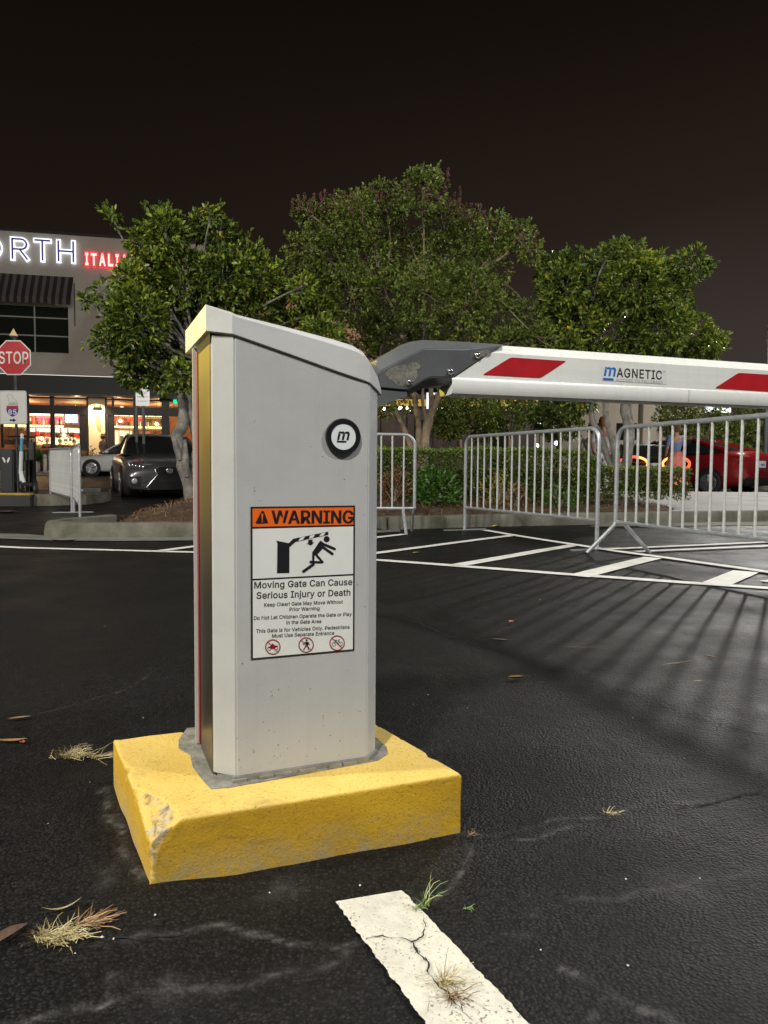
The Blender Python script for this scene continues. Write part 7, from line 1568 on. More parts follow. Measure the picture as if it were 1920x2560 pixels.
def tree(name, label, base, y0, lobes, depth_f, nclus, nleaf, ln, wd, leafm, barkm, trunks, seed, up=.5, plumes=None, branch_r=.03, cat='tree', group=None, shell=.62, sprigs=70):
    t = thing(name, label, cat, base, 0, group); B = Vector(base)
    Pp, v, cs, rs_ = lobes_cloud(lobes, y0, depth_f, nclus, seed, shell)
    rg_ = np.random.default_rng(seed+77); ex = []; ev = []
    outer = np.argsort(-(Pp[:, 2]+.6*np.abs(Pp[:, 0]-cs[:, 0].mean())))[:max(60, len(Pp)//5)]
    for i_ in rg_.choice(outer, sprigs, replace=False):
        d = v[i_]*np.array([.8, .5, .5])+np.array([0, 0, .9])+rg_.normal(0, .25, 3); d /= np.linalg.norm(d); n_ = rg_.integers(2, 4)
        for k_ in range(n_): ex.append(Pp[i_]+d*.055*(k_+.5)); ev.append(d)
    if sprigs: Pp = np.concatenate([Pp, np.array(ex)]); v = np.concatenate([v, np.array(ev)])
    gz = Pp[:, 2] > rise(y0)+.35; Pp = Pp[gz]; v = v[gz]
    big = .12*np.sin(Pp[:, 0]*3.1+seed)*np.cos(Pp[:, 2]*2.7+seed*2)
    crown = leaf_cloud('crown', Pp-np.array(B), v, nleaf, ln, wd, .55, leafm, t, seed+1, up, big)
    tk = [([Vector(p)-B for p in pts], rr_) for pts, rr_ in trunks]
    limbs('trunk', tk, barkm, t, 10)
    # branches into the lobes, from the nearest trunk end
    rnd = random.Random(seed); ends = [pts[-1] for pts, _ in tk]; br = []
    for c_, R in zip(cs, rs_):
        c_ = Vector(c_)-B; e_ = min(ends, key=lambda q_: (q_-c_).length)
        mid = e_.lerp(c_, .5)+Vector((rnd.uniform(-.15, .15), rnd.uniform(-.15, .15), rnd.uniform(-.05, .2)))
        br.append(([e_, mid, c_+Vector((0, 0, R*.2))], [branch_r, branch_r*.6, branch_r*.3]))
        for _ in range(4):
            d = Vector((rnd.gauss(0, 1), rnd.gauss(0, 1), rnd.gauss(.4, 1))).normalized()
            br.append(([c_.lerp(mid, .2), c_+d*R*.5, c_+d*R*1.0], [branch_r*.4, branch_r*.28, .004]))
    limbs('branches', br, barkm, t, 5, .02)
    if plumes is not None:
        Cp, Dp = plumes; leaf_cloud('seed_plumes', Cp-np.array(B), Dp, 30, (.018, .042), .5, .55, M_PLUME, t, seed+5, .3)
    return t
def at(px, py, y): return tuple(P(px, py, y))
# --- left holly-like tree
YL = 10.9
bl0 = at(478, 1262, YL); base = (bl0[0], YL, float(bed_h(np.array([bl0[0]]), np.array([YL]))[0]))
LO = [(308, 572, 15), (378, 618, 42), (395, 560, 36), (400, 530, 22), (430, 610, 60), (505, 570, 32), (550, 590, 45), (535, 555, 22), (600, 640, 50), (345, 715, 42), (375, 700, 66), (460, 700, 85), (560, 700, 80), (650, 690, 60), (620, 625, 30),
      (720, 740, 55), (760, 730, 35), (790, 780, 50), (295, 790, 48), (270, 735, 24), (370, 810, 80), (480, 820, 70), (290, 860, 45), (350, 880, 60), (430, 910, 60), (330, 930, 42), (400, 950, 40), (255, 845, 22), (243, 768, 12), (228, 752, 9), (218, 860, 10), (470, 945, 40), (640, 790, 60), (720, 830, 60), (810, 850, 50), (560, 800, 60), (600, 860, 60), (700, 900, 50)]
tree('holly_tree', 'glossy dark green tree with gnarled pale trunk, between restaurant and cabinet', base, YL, LO, .75, 6000, 6, (.055, .105), .42, M_LEAFA, M_BARK,
     [([at(484, 1262, YL), at(470, 1215, YL), at(450, 1150, YL), at(440, 1095, YL), at(458, 1060, YL), at(455, 1000, YL), at(448, 950, YL)], [.12, .085, .085, .10, .075, .06, .045]),
      ([at(505, 1268, YL+.1), at(500, 1200, YL+.1), at(495, 1120, YL+.1), at(482, 1060, YL+.1), at(470, 1000, YL+.1), at(490, 900, YL+.1)], [.14, .11, .10, .085, .07, .045]),
      ([at(447, 1150, YL-.05), at(434, 1115, YL-.08), at(432, 1092, YL-.08), at(440, 1080, YL-.06)], [.05, .045, .03, .012]),
      ([at(465, 1190, YL-.06), at(458, 1150, YL-.12), at(462, 1100, YL-.1)], [.05, .045, .02])], 3, .55, None, .03)
# --- middle crape myrtle
YM = 12.8
bm0 = at(1050, 1215, YM); base = (bm0[0], YM, float(bed_h(np.array([bm0[0]]), np.array([YM]))[0]))
LM = [(760, 500, 35), (800, 520, 60), (870, 490, 55), (900, 530, 60), (960, 500, 60), (1000, 470, 35), (1050, 490, 65), (1120, 520, 65), (1180, 540, 60), (1240, 570, 60), (1290, 580, 45), (1320, 620, 35), (770, 610, 55), (740, 640, 30), (830, 620, 80), (920, 630, 85), (1020, 600, 95), (1120, 630, 95), (1210, 640, 80),
      (1270, 700, 40), (800, 700, 60), (880, 730, 80), (970, 720, 90), (1070, 740, 95), (1170, 740, 85), (1250, 780, 75), (1320, 780, 55), (1340, 740, 35), (900, 820, 65), (980, 830, 75), (1070, 850, 70), (1170, 850, 70), (1260, 860, 60), (960, 930, 40), (1010, 985, 34), (960, 1000, 30), (820, 790, 45), (1330, 850, 50)]
LM = [(a_, b_+22, c_) for a_, b_, c_ in LM]
rp = np.random.default_rng(17); ctop = []; dtop = []
for px in range(735, 1345, 13):
    ytop = 475+max(0, (px-1050))**1.35*.055+max(0, 860-px)*.05+rp.uniform(-10, 25)
    if 1000 < px < 1140 and rp.random() < .5: ytop -= rp.uniform(10, 45)
    p = P(px+rp.uniform(-3, 3), ytop, YM+rp.uniform(-.8, .8)); 
    for q_ in range(7): ctop.append((p.x+.008*q_*rp.normal(), p.y, p.z-.045*q_)); dtop.append((0, 0, 1))
for (px, ytop) in ((1055, 422), (1060, 440), (1120, 425), (1108, 438), (1150, 470)):
    p = P(px, ytop, YM-.3)
    for q_ in range(11): ctop.append((p.x+.03*rp.normal()*(q_/11), p.y+.03*rp.normal(), p.z-.04*q_)); dtop.append((0, 0, 1))
tree('crape_myrtle', 'broad reddish-tipped crape myrtle with several tan stems, the tallest tree, in the middle', base, YM, LM, 1.0, 8600, 6, (.038, .075), .48, M_LEAFB, M_BARK2,
     [([at(1050, 1215, YM), at(1030, 1130, YM), at(1000, 1060, YM), at(975, 990, YM), at(950, 900, YM)], [.07, .055, .045, .04, .03]),
      ([at(1055, 1215, YM+.1), at(1050, 1120, YM+.1), at(1042, 1040, YM+.1), at(1030, 960, YM+.1), at(1010, 850, YM+.1), at(960, 720, YM+.1)], [.06, .055, .05, .045, .035, .02]),
      ([at(1060, 1215, YM-.1), at(1062, 1120, YM-.1), at(1065, 1060, YM-.1), at(1095, 1000, YM-.1), at(1115, 950, YM-.1), at(1150, 800, YM-.1), at(1190, 680, YM)], [.075, .07, .06, .055, .045, .035, .02]),
      ([at(1058, 1200, YM+.2), at(1070, 1080, YM+.2), at(1075, 980, YM+.2), at(1060, 860, YM+.2), at(1060, 700, YM+.2)], [.05, .045, .04, .035, .02]),
      ([at(1066, 1060, YM-.1), at(1058, 1000, YM-.12), at(1062, 940, YM-.1)], [.035, .03, .02])], 7, .35, (np.array(ctop), np.array(dtop, float)), .022, 'tree', None, .55)
# --- right holly-like tree
YR = 13.2
br0 = at(1545, 1215, YR); base = (br0[0], YR, float(bed_h(np.array([br0[0]]), np.array([YR]))[0]))
LR_ = [(1385, 640, 40), (1420, 640, 45), (1480, 630, 45), (1525, 610, 25), (1555, 640, 50), (1610, 630, 35), (1650, 640, 40), (1700, 655, 45), (1735, 660, 22), (1620, 605, 14), (1400, 720, 65), (1480, 720, 80), (1570, 720, 85), (1650, 730, 70), (1385, 780, 45), (1430, 810, 75), (1530, 820, 85), (1630, 820, 80), (1710, 760, 45),
       (1730, 820, 50), (1765, 850, 35), (1790, 860, 25), (1700, 880, 60), (1760, 900, 35), (1600, 900, 70), (1480, 900, 70), (1400, 880, 50), (1452, 985, 45), (1400, 960, 45), (1360, 850, 40)]
LR_ = [(a_, b_+(24 if b_ < 700 else 8), c_) for a_, b_, c_ in LR_]
tree('holly_tree', 'glossy green tree on grey stems at the right, rising behind the white boom', base, YR, LR_, .8, 5800, 6, (.06, .11), .42, M_LEAFA, M_BARK,
     [([at(1545, 1215, YR), at(1510, 1120, YR), at(1485, 1060, YR), at(1480, 1000, YR), at(1500, 900, YR), at(1480, 780, YR)], [.08, .06, .05, .05, .04, .03]),
      ([at(1550, 1215, YR-.1), at(1535, 1130, YR-.1), at(1520, 1060, YR-.1), at(1516, 990, YR-.1), at(1560, 880, YR-.1)], [.08, .07, .06, .05, .03]),
      ([at(1556, 1215, YR+.1), at(1572, 1100, YR+.1), at(1560, 1010, YR+.1), at(1600, 900, YR+.1), at(1640, 780, YR)], [.10, .09, .08, .05, .03]),
      ([at(1560, 1200, YR+.2), at(1578, 1080, YR+.2), at(1578, 1000, YR+.2), at(1660, 880, YR+.1)], [.06, .05, .045, .03])], 13, .5, None, .028)
# --- hedge
hd_ = thing('clipped_hedge', 'low clipped hedge on the pine straw bed behind the barriers', 'hedge', (0, 10.6, .2))
rh_ = np.random.default_rng(23)
def hedge_pts(n):
    pts = []; nr = []
    x = rh_.uniform(-.35, 4.35, n); top = rh_.random(n) < .42
    yf = 10.05+.10*x+ .12*(fbm(x, x*0, 1.1, 3, 3)-.5)*2; dpt = 1.5
    y = np.where(top, yf+rh_.uniform(0, dpt, n), yf+np.abs(rh_.normal(0, .10, n)))
    hh = .985+.05*(fbm(x, y, 2.2, 9, 3)-.5)*2-.25*np.clip((x-2.85)/.35, 0, 1)
    lowz_ = .32+.10*(fbm(x, x*0+3, 1.7, 2, 3)-.5)
    z = np.where(top, hh+rh_.normal(0, .012, n), rh_.uniform(0, 1, n)**.8*(hh-lowz_)+lowz_)
    ed = np.clip((z-(hh-.12))/.12, 0, 1); y = y+np.where(top, 0, ed**2*.10)
    nv = np.where(top[:, None], np.array([[0, -.1, 1.0]]), np.array([[0, -1.0, .35]])); nv = nv/np.linalg.norm(nv, axis=1, keepdims=True)
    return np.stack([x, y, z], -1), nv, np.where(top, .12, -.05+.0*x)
Hp, Hn, Hs = hedge_pts(11000)
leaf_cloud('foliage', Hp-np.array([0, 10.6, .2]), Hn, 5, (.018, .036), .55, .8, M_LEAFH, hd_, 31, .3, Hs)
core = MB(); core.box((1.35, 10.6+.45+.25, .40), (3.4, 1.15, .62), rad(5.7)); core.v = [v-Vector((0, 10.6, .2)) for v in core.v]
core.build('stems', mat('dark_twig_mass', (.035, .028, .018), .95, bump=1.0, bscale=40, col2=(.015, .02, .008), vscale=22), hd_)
mr_ = Hp[:, 0] > 2.2; sel = np.where(mr_)[0][::9]
leaf_cloud('red_leaves', Hp[sel]-np.array([0, 10.65, .2]), Hn[sel], 4, (.02, .038), .55, .8, shade_mat('brown_red_leaves', [(0, (.05, .035, .012)), (.6, (.13, .07, .02)), (1, (.22, .05, .03))], .6), hd_, 33, .3)
# loose shrubs in front
def shrub(name, label, px, py, y, wpx, hpx, n, ln, m, seed, cat='shrub', nl=7, wd=.3, up=.8, sp_=.8):
    r = np.random.default_rng(seed); p = P(px, py, y); gz = float(bed_h(np.array([p.x]), np.array([y]))[0]) if y < 12 else rise(y)
    w = wpx/1849*y/2; h = hpx/1849*y; t = thing(name, label, cat, (p.x, y, gz))
    v = r.normal(0, 1, (n, 3)); v /= np.linalg.norm(v, axis=1, keepdims=True); v[:, 2] = np.abs(v[:, 2])
    q_ = v*np.array([w, w*.8, h])*r.uniform(.35, 1.0, n)[:, None]**.6
    leaf_cloud('foliage', q_, v, nl, ln, wd, sp_, m, t, seed, up)
    b = MB()
    for k in range(7):
        d = Vector((r.normal(), r.normal(), 2.2)).normalized(); b.tube([(0, 0, -.02), tuple(d*h*.45), tuple(d*h*.85+Vector((d.x*.1, d.y*.1, 0)))], [.008, .006, .003], 4)
    b.build('stems', M_TWIG, t); return t
M_NAND = shade_mat('reddish_leaves', [(0, (.05, .05, .012)), (.5, (.16, .06, .02)), (1, (.40, .05, .04))], .5)
M_FERN = shade_mat('fresh_leaves', [(0, (.025, .06, .010)), (.6, (.07, .16, .02)), (1, (.16, .24, .04))], .4, .15)
M_YELL = shade_mat('warm_lit_leaves', [(0, (.10, .10, .02)), (.5, (.30, .22, .04)), (1, (.55, .38, .10))], .4, .2)
shrub('nandina_shrub', 'reddish feathery shrub between the cabinet and the end of the nearest barrier leg', 985, 1240, 9.75, 110, 90, 260, (.02, .045), M_NAND, 41)
shrub('leafy_shrub', 'fresh green lance-leaved shrub before the hedge, right of the first barrier end', 1085, 1245, 9.8, 130, 85, 300, (.05, .10), M_FERN, 43)
shrub('nandina_shrub', 'small red shrub seen through the bars of the middle barrier', 1292, 1230, 10.0, 60, 60, 120, (.02, .04), M_NAND, 45)
shrub('leafy_shrub', 'yellowish shrub behind the bars of the middle barrier', 1245, 1225, 9.95, 110, 95, 150, (.02, .045), M_YELL, 47)
shrub('leafy_shrub', 'dark green shrub low behind the bars near the right barrier end', 1400, 1240, 10.1, 110, 60, 200, (.025, .05), M_FERN, 49)
shrub('weed_tuft', 'small bright green plant at the foot of the leaning trunk', 452, 1262, 10.45, 44, 40, 26, (.05, .10), M_FERN, 51, 'weed', 4)
# plants at the restaurant
for i, (px, py, y, w, h, lab) in enumerate(((68, 1140, 31.8, 30, 26, 'green plants in the narrow white planter'), (90, 1140, 31.8, 34, 26, 'bright green plants in the wide white planter'), (222, 1150, 31.6, 64, 58, 'fern-like bush beside the cream pillar, left of the silver car'), (88, 1115, 33.4, 30, 24, 'dark potted plant above the terrace rail'), (160, 1120, 33.2, 50, 26, 'dark plants behind the end-on barriers on the terrace'))):
    r = np.random.default_rng(60+i); p = P(px, py, y); zz = {0: .97, 1: .97}.get(i, .46); t = thing('potted_plant' if i != 2 else 'fern_bush', lab, 'plant', (p.x, y, zz))
    w_ = w/1849*y/2; h_ = (p.z-zz)+h/1849*y*.5; n = 160; v = r.normal(0, 1, (n, 3)); v /= np.linalg.norm(v, axis=1, keepdims=True); v[:, 2] = np.abs(v[:, 2])
    leaf_cloud('foliage', v*np.array([w_, w_*.6, max(h_, .25)])*r.uniform(.3, 1, n)[:, None], v, 6, (.08, .2), .22, .6, M_FERN, t, 70+i, .6)
    if i > 2: MB().lathe([(0, 0), (.16, 0), (.2, .3), (0, .3)], 12).build('pot', M_DARKP, t)
# mid-distance trees under the boom
def small_tree(label, px, y, top, wpx, bot, seed, m=M_LEAFB, ln=(.06, .12)):
    lob = []; r = random.Random(seed)
    for k in range(9): lob.append((px+r.uniform(-.5, .5)*wpx, top+(bot-top)*r.uniform(.1, .9), wpx*.26, r.uniform(-1, 1)))
    b_ = at(px, 1180, y); base = (b_[0], y, rise(y))
    tree('young_tree', label, base, y, lob, .9, 1500, 5, ln, .5, m, M_BARK2, [([base, at(px+4, 1120, y), at(px, (top+bot)/2+30, y)], [.10, .08, .05])], seed, .3, None, .03, 'tree', 'street trees before the dark building')
small_tree('street tree straight behind the myrtle stems, before the dark building', 1145, 23.5, 1000, 150, 1085, 81)
small_tree('street tree under the boom, left of the pale building', 1268, 25, 985, 150, 1070, 83)
small_tree('dense street tree before the pale building, left of the two people', 1395, 22, 975, 130, 1085, 85)
small_tree('dark street tree at the far right under the boom', 1760, 30, 1030, 190, 1100, 87)
small_tree('dark street tree running out of the right edge', 1900, 31, 1030, 170, 1110, 89)

# ================================================================== BUILDINGS ON THE RIGHT
YB = 30.0
M_DKB = mat('dark_brown_wall', (.055, .042, .036), .8, var=.4, vscale=1.2); M_ROOFB = mat('brown_roof', (.19, .125, .085), .8, var=.3, vscale=2)
M_YBAND = mat('yellow_band', (.62, .43, .06), .6, var=.15)
def wp(px, py, y, o): p = P(px, py, y); return (p.x-o[0], p.z)
ob = (P(700, 1180, YB).x, YB, 0)
db = thing('dark_building', 'dark low building with a yellow band and string lights, behind the middle trees', 'building', (ob[0], YB, 0))
x0, _ = wp(560, 1000, YB, ob); x1, _ = wp(1345, 1000, YB, ob); zb_ = wp(1200, 1018, YB, ob)[1]; zt_ = wp(1200, 1001, YB, ob)[1]
M_DK2 = MATS['dark_brown_wall']
npn = 12
for k in range(npn):
    a = x0+(x1-x0)*k/npn; c_ = x0+(x1-x0)*(k+1)/npn
    b = MB(); vbox(b, a+.02, c_-.02, 0, .3, .3, zb_-.02); b.build('wall_panel', M_DK2, db)
    if k % 3 == 1: b = MB(); vbox(b, a+.3, c_-.3, -.03, -.002, .7, zb_-.5); b.build('window', M_WG, db)
b = MB(); vbox(b, x0+4, x1, -.25, .3, zb_, zt_); b.build('yellow_band', M_YBAND, db)
b = MB(); vbox(b, x0, x1+.01, .31, 9, .3, zt_+.25); b.build('wall', M_DK2, db)
gx, gz_ = wp(770, 715, YB+1, ob); gl, glz = wp(560, 850, YB+1, ob); gr_, grz = wp(1050, 960, YB+1, ob)
MB().prism([(gl, zt_+.26), (gr_, zt_+.26), (gx+.3, gz_), (gx-.3, gz_)], 1.0, 8.0, Matrix(((1,0,0,0),(0,0,1,0),(0,1,0,0),(0,0,0,1)))).build('roof', M_ROOFB, db)
lamp_light('roof_light', 'AREA', (ob[0]+gx, YB-4, 6.0), 260, (1.0, .66, .38), 1.2, (ob[0]+gx+1, YB+1, 6.5))
# string lights: each bulb its own thing
M_BULB = emat('bulb_glow', (1.0, .90, .72), 14.0)
bulb0 = None
wire = MB(); wp_ = []
for i, (px, py) in enumerate(((940, 1026), (960, 1022), (983, 1018), (999, 1021), (1002, 1018), (1018, 1020), (1026, 1024), (1094, 1022), (1098, 1018), (1105, 1020), (1152, 1030), (1197, 1020), (1264, 1028), (1276, 1023))):
    p = P(px, py, YB-2.2)
    wp_.append(p+Vector((0, 0, .07)))
    if bulb0 is None:
        o = MB().lathe([(0, -.05), (.045, -.03), (.05, 0), (.03, .045), (0, .055)], 10).build('string_bulb', M_BULB, None, True); bulb0 = o
    else: o = bulb0.copy(); COL.objects.link(o)
    o.location = p
    tag(o, 'warm bulb, %s from the left on the string of lights under the trees' % ORD[i], 'bulb', 'string light bulbs')
wp_.sort(key=lambda v: v.x)
tag(MB().tube([wp_[0]+Vector((-4, 0, .5))]+wp_+[wp_[-1]+Vector((3, 0, .4))], .008, 4).build('light_string_wire', M_DARKP), 'thin dark wire carrying the string of bulbs', 'wire')
for x in (wp_[0]+Vector((-4, 0, .5)), wp_[-1]+Vector((3, 0, .4))):
    tag(MB().tube([(x.x, x.y, rise(x.y)), tuple(x)], .04, 6).build('light_pole', M_POST), 'slim pole holding the %s end of the string of bulbs' % ('left' if x.x < 0 else 'right'), 'pole')
ls = P(1078, 1010, YB-3)
lsn = thing('lit_sign', 'tall white lit sign panel behind the myrtle stems', 'sign', (ls.x, YB-3, rise(YB)))
a_ = P(1066, 1022, YB-3); c_ = P(1092, 982, YB-3)
MB().box(((a_.x+c_.x)/2-ls.x, 0, (a_.z+c_.z)/2-rise(YB)), (c_.x-a_.x, .1, c_.z-a_.z)).build('panel', emat('sign_glow', (.95, .97, 1.0), 1.1), lsn)
MB().box(((a_.x+c_.x)/2-ls.x, .08, (a_.z-rise(YB))/2), (.12, .05, a_.z-rise(YB))).build('post', M_POST, lsn)
# pale building
YP = 44.0
M_PALE = mat('pale_render', (.46, .42, .36), .85, var=.15, vscale=.6); M_PALE2 = mat('cream_render', (.62, .57, .44), .85, var=.1, vscale=.6)
op = (P(1440, 1180, YP).x, YP, 0); pb = thing('pale_building', 'pale building with a bright strip window behind the right-hand trees', 'building', (op[0], YP, 0))
def seg(name, px0, px1, py0, py1, m, d=0.0, th=6.0):
    a = P(px0, py1, YP); c_ = P(px1, py0, YP); b = MB(); vbox(b, a.x-op[0], c_.x-op[0], d, d+th, a.z, c_.z); return b.build(name, m, pb)
seg('wall', 1300, 1598, 935, 1185, M_PALE); seg('wall', 1598.5, 1662, 930, 1185, M_PALE, -.4); seg('wall', 1662.5, 1762, 925, 1185, M_PALE2, -.1); seg('wall', 1762.5, 2100, 945, 1185, M_DK2, .4)
for a, c_ in ((1470, 1500), (1540, 1562), (1574, 1592)): seg('window', a, c_, 1058, 1100, M_WG, -.03, .02)
seg('shop_window', 1766, 1834, 1006, 1030, emat('strip_glow', (.95, .98, 1.0), 2.2), .30, .08)
seg('canopy', 1640, 1762, 1050, 1062, M_DKB, -1.5, 1.0)
lamp_light('pale_building_light', 'AREA', (op[0]+5, YP-7, 7.5), 230, (1.0, .90, .74), 2.0, (op[0]+5, YP, 3))
# lit far ground lamps seen as small white dots
for px, py, yy, nm in ((1349, 1061, 36, 'small round white lamp left of the middle barrier top, between the trees'), (1341, 1114, 33, 'low white lamp seen just above the hedge'), (1392, 1108, 34, 'tiny white lamp above the hedge, right of the low white one')):
    p = P(px, py, yy); t = thing('lamp_post', nm, 'lamp', (p.x, yy, rise(yy)))
    MB().tube([(0, 0, 0), (0, 0, p.z-rise(yy))], .03, 6).build('post', M_POST, t); MB().lathe([(0, -.10), (.10, -.05), (.11, 0), (.08, .07), (0, .10)], 12, (0, 0, p.z-rise(yy))).build('globe', emat('lamp_globe', (.9, .95, 1.0), 9.0), t, True)
# dark roofline at the far right and distant dark blocks closing the horizon
o = thing('distant_block', 'long low dark roofline on the horizon at the far right', 'building', (20, 75, 0))
MB().box((8, 3, 5.0), (60, 6, 10.8)).build('wall', mat('night_wall', (.03, .028, .03), .9, var=.3, vscale=.3), o)
MB().box((8, -.03, 10.55), (60.2, .02, .25)).build('cornice', MATS['trim_grey'], o)
o = thing('distant_block', 'dark distant building closing the street behind the restaurant and the trees', 'building', (-6, 78, 0))
MB().box((-3, 3, 2.9), (30, 6, 5.8)).build('wall', MATS['night_wall'], o)
# ================================================================== LAMP POSTS OF THE CAR PARK AND ADDED LAMPS (outside the frame)
def lamp_post(label, loc, em):
    t = thing('street_lamp', label, 'street lamp', (loc[0], loc[1]+1.2, rise(loc[1]))); H_ = loc[2]-rise(loc[1])+.25
    MB().tube([(0, 0, 0), (0, 0, H_)], [.09, .055], 10).build('pole', M_POST, t, True)
    MB().lathe([(.28, 0), (.28, .55), (.24, .6), (0, .6)], 16).build('footing', M_CONC, t)
    MB().tube([(0, 0, H_), (0, -1.1, H_+.06)], .03, 6).build('arm', M_POST, t); MB().box((0, -1.2, H_+.06), (.34, .5, .10), 0, .02).build('head', M_POST, t)
    MB().box((0, -1.2, H_+.005), (.26, .4, .006)).build('lens', emat('lamp_lens', em, 8.0), t)
lamp_post('car-park lamp standing just outside the right edge beyond the red car', LAMP_A, (1, .97, .92))
lamp_post('added fill lamp out of frame at the right, beside the nearest barrier', ADDED_FILL_F, (1, .96, .88)); lamp_post('car-park lamp behind the photographer', LAMP_B, (1, .97, .9)); lamp_post('car-park lamp left of the frame over the trees', LAMP_D, (1, .95, .84)); lamp_post('unseen lamp right of the frame, lighting the trees', LAMP_E, (.95, .96, 1))
t = thing('street_lamp', 'added low post with the warm spot left of the frame', 'street lamp', (ADDED_SPOT_C[0]-.15, ADDED_SPOT_C[1], 0))
MB().tube([(0, 0, 0), (0, 0, 2.75)], .05, 8).build('pole', M_POST, t, True); MB().box((.02, 0, 2.78), (.3, .22, .1), 0, .02).build('head', M_POST, t)

# ================================================================== LITTER AND WEEDS IN THE FOREGROUND
M_DRY = shade_mat('dry_grass', [(0, (.22, .15, .06)), (.5, (.42, .36, .16)), (1, (.60, .52, .30))], .7, .1)
M_GRN2 = shade_mat('green_grass', [(0, (.06, .14, .03)), (.6, (.16, .28, .07)), (1, (.45, .42, .18))], .6, .1)
def tuft(label, px, py, wpx, n, ln, m, seed, flat=.35, name='grass_tuft', cat='weed', bias=(0, 0), wdt=.0008):
    r = np.random.default_rng(seed); g = G(px, py); z0 = gh(g.x, g.y); W_ = wpx/1849*g.y/2; t = thing(name, label, cat, (g.x, g.y, z0))
    a = r.uniform(0, 2*np.pi, n); L_ = r.uniform(*ln, n); upv = np.abs(r.normal(flat, .3, n)); cx_ = r.normal(0, W_*.42, n); cy_ = r.normal(0, W_*.22, n)
    V = np.empty((n, 8, 3)); sg_ = 4
    dx = np.cos(a)+bias[0]; dy = np.sin(a)*.8+bias[1]; px2 = -np.sin(a)*wdt; py2 = np.cos(a)*wdt
    for k in range(sg_):
        t_ = k/(sg_-1); w = 1-t_*.8; curl = t_**2
        X = cx_+dx*L_*t_*.8; Y = cy_+dy*L_*t_*.8; Z = .003+L_*upv*(t_-.55*curl)+.004*r.random(n)
        V[:, 2*k] = np.stack([X-px2*w, Y-py2*w, Z], -1); V[:, 2*k+1] = np.stack([X+px2*w, Y+py2*w, Z+.0006], -1)
    i0 = np.arange(n)*8; Fq = np.concatenate([np.stack([i0+2*k, i0+2*k+1, i0+2*k+3, i0+2*k+2], -1) for k in range(sg_-1)])
    npmesh('blades', V.reshape(-1, 3), Fq, m, t, False, {'shade': np.repeat(r.random(n), 8)})
    return t
tuft('sprawling dry grass tuft at the lower left, with brown seed heads', 145, 2355, 130, 280, (.018, .048), M_DRY, 101, .28)
tuft('brown dead stalks beside the sprawling dry tuft', 215, 2330, 70, 60, (.02, .05), M_STRAW, 103, .3, bias=(.5, .4), wdt=.0014)
tuft('small dry grass tuft left of the block', 180, 1895, 85, 150, (.025, .07), M_DRY, 105, .4)
tuft('thin dry blades trailing towards the block from the small tuft', 235, 1898, 60, 18, (.05, .10), M_DRY, 106, .15, bias=(.9, .1))
tuft('upright green grass sprig at the top right corner of the painted stripe', 1060, 2275, 22, 16, (.035, .06), M_GRN2, 107, 1.3)
tuft('low green sprig beside the upright one', 1040, 2280, 25, 14, (.012, .028), M_GRN2, 108, .6)
tuft('spidery dry weed growing from the crack in the painted stripe', 1112, 2465, 60, 60, (.025, .060), M_DRY, 109, .40, wdt=.0006)
tuft('dead stalks below the spidery weed on the stripe', 1135, 2500, 50, 30, (.02, .05), M_STRAW, 110, .2)
tuft('dry straw spray on the asphalt right of the block', 1525, 2038, 45, 22, (.02, .045), M_DRY, 111, .15)
tuft('tiny green weed on the asphalt right of the sprig', 1168, 2280, 20, 8, (.01, .02), M_GRN2, 112, .3)
tuft('brown debris at the right foot of the block', 1175, 2095, 20, 14, (.01, .025), M_STRAW, 113, .6)
def leaf(label, px, py, L_, W_, col_, rz, curl=.3, name='fallen_leaf', cat='leaf'):
    g = G(px, py); n = 8; V = []; 
    for i in range(n+1):
        t = i/n; w = W_*math.sin(math.pi*min(1, t*.96+.02))**.8; z = curl*L_*(t-.5)**2+.002
        for s in (-1, 0, 1): V.append((L_*(t-.5), s*w*.5, z+(abs(s)*w*.35)))
    Fc = [(3*i+j, 3*i+j+1, 3*i+j+4, 3*i+j+3) for i in range(n) for j in range(2)]
    o = mesh(name, V, Fc, mat('leaf_%d' % int(col_[0]*1000+px), col_, .6, var=.4, vscale=40), None, True); o.location = (g.x, g.y, gh(g.x, g.y)+.002); o.rotation_euler = (0, 0, rz)
    return tag(o, label, cat)
leaf('curled yellow-brown leaf on the asphalt right of the cabinet', 1290, 1697, .055, .022, (.40, .27, .08), .2)
leaf('reddish leaf on the asphalt below the hatched lines', 1278, 1558, .035, .022, (.45, .12, .07), .9, .8)
leaf('dark curled leaf beside the reddish one', 1250, 1603, .07, .018, (.10, .08, .05), 2.9)
leaf('pale straw lying on the asphalt at the right', 1695, 1660, .16, .007, (.45, .35, .18), .45, .1, 'straw', 'straw')
leaf('thin pale twig on the asphalt right of the cabinet', 1455, 1620, .17, .004, (.25, .2, .12), .0, .1, 'twig', 'twig')
leaf('pale leaf fragment below the hatched lines at the right', 1775, 1645, .05, .012, (.40, .26, .18), 2.4)
leaf('small pale leaf near the right shadow streaks', 1745, 1706, .04, .008, (.35, .30, .2), .1)
leaf('brown leaf cluster at the left edge on the asphalt', 28, 1858, .08, .016, (.30, .17, .08), .1, .4)
leaf('red-brown leaf stalk beside the cluster at the left edge', 55, 1861, .03, .014, (.35, .10, .05), 2.2, .8)
leaf('faded tan leaf flat on the asphalt above the small tuft', 48, 1801, .06, .016, (.22, .16, .08), .4)
leaf('brown twig above the sprawling tuft', 155, 2285, .06, .005, (.30, .24, .14), .5, .8, 'twig', 'twig')
leaf('yellow leaf at the foot of the kerb behind the middle barrier', 1240, 1319, .11, .07, (.70, .55, .05), .3)
leaf('yellow leaf on the gutter by the left kerb', 418, 1338, .10, .07, (.65, .50, .05), .1)
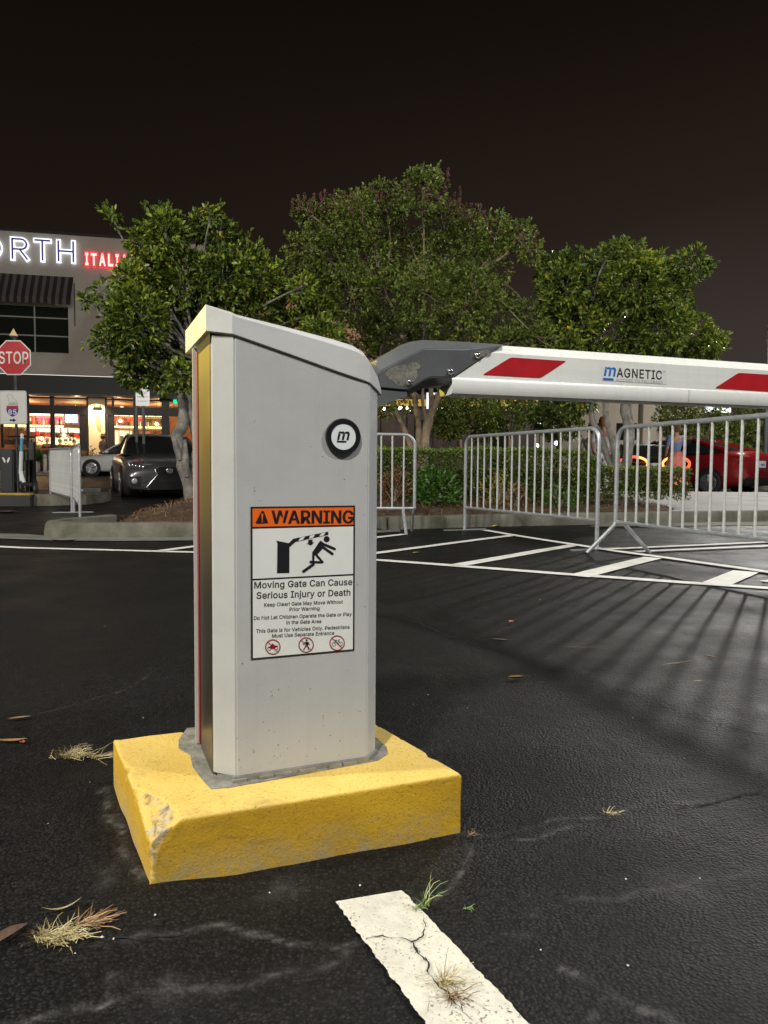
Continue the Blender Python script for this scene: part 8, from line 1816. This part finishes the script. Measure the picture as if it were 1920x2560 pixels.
leaf('pale pink leaf beside the yellow one by the left kerb', 432, 1339, .12, .06, (.45, .33, .26), .8)
leaf('tan leaf strip lying along the left gutter', 160, 1354, .25, .04, (.26, .17, .07), .1)
leaf('tan debris on the asphalt at the far left, before the yellow kerb', 15, 1284, .35, .10, (.26, .17, .08), .2)
leaf('small tan leaf on the hatched area', 1040, 1384, .08, .03, (.45, .38, .12), .6)
leaf('brown strip of bark leaning at the lower left edge', 15, 2350, .075, .022, (.10, .06, .04), 1.1, .05, 'bark_strip', 'bark')
M_PEB = mat('white_grit', (.62, .58, .50), .6)
GL = ['on the asphalt above the back left corner of the block', 'on bare asphalt at the left, below the small dry tuft', 'left of the block, just over the dark shadow', 'nearest the right end of the sprawling dry tuft', 'second out from the sprawling dry tuft', 'below the sprawling dry tuft', 'between the block corner and the long crack', 'above the left corner of the painted stripe', 'on asphalt well right of the stripe', 'farthest towards the lower right corner', 'on asphalt below the straw spray', 'under the front face of the block', 'right of the cabinet foot', 'closest to the right edge of the cabinet', 'below the curled yellow-brown leaf, far right', 'next to the hatched lines', 'near the right edge by the long crack', 'at the left just over the middle of the cabinet']
pb0 = None
rl = random.Random(9)
for i, (px, py) in enumerate(((358, 1795), (120, 2065), (225, 1968), (255, 2352), (284, 2356), (188, 2387), (388, 2303), (900, 2215), (1352, 2374), (1570, 2413), (1565, 2197), (674, 2235), (1168, 1770), (1070, 1738), (1582, 1794), (1350, 1500), (1750, 2195), (262, 1565))):
    g = G(px, py)
    if pb0 is None:
        o = MB().lathe([(0, -.002), (.0022, -.0012), (.0026, 0), (.0015, .0018), (0, .002)], 6).build('grit', M_PEB); pb0 = o
    else: o = pb0.copy(); COL.objects.link(o)
    s = rl.uniform(.4, .8)*max(1, g.y/2.2); o.scale = (s*1.3, s, s); o.location = (g.x, g.y, gh(g.x, g.y)+.002*s); o.rotation_euler = (0, 0, rl.uniform(0, 3))
    tag(o, 'tiny white grain of grit '+GL[i], 'grit', 'grains of grit on the asphalt')
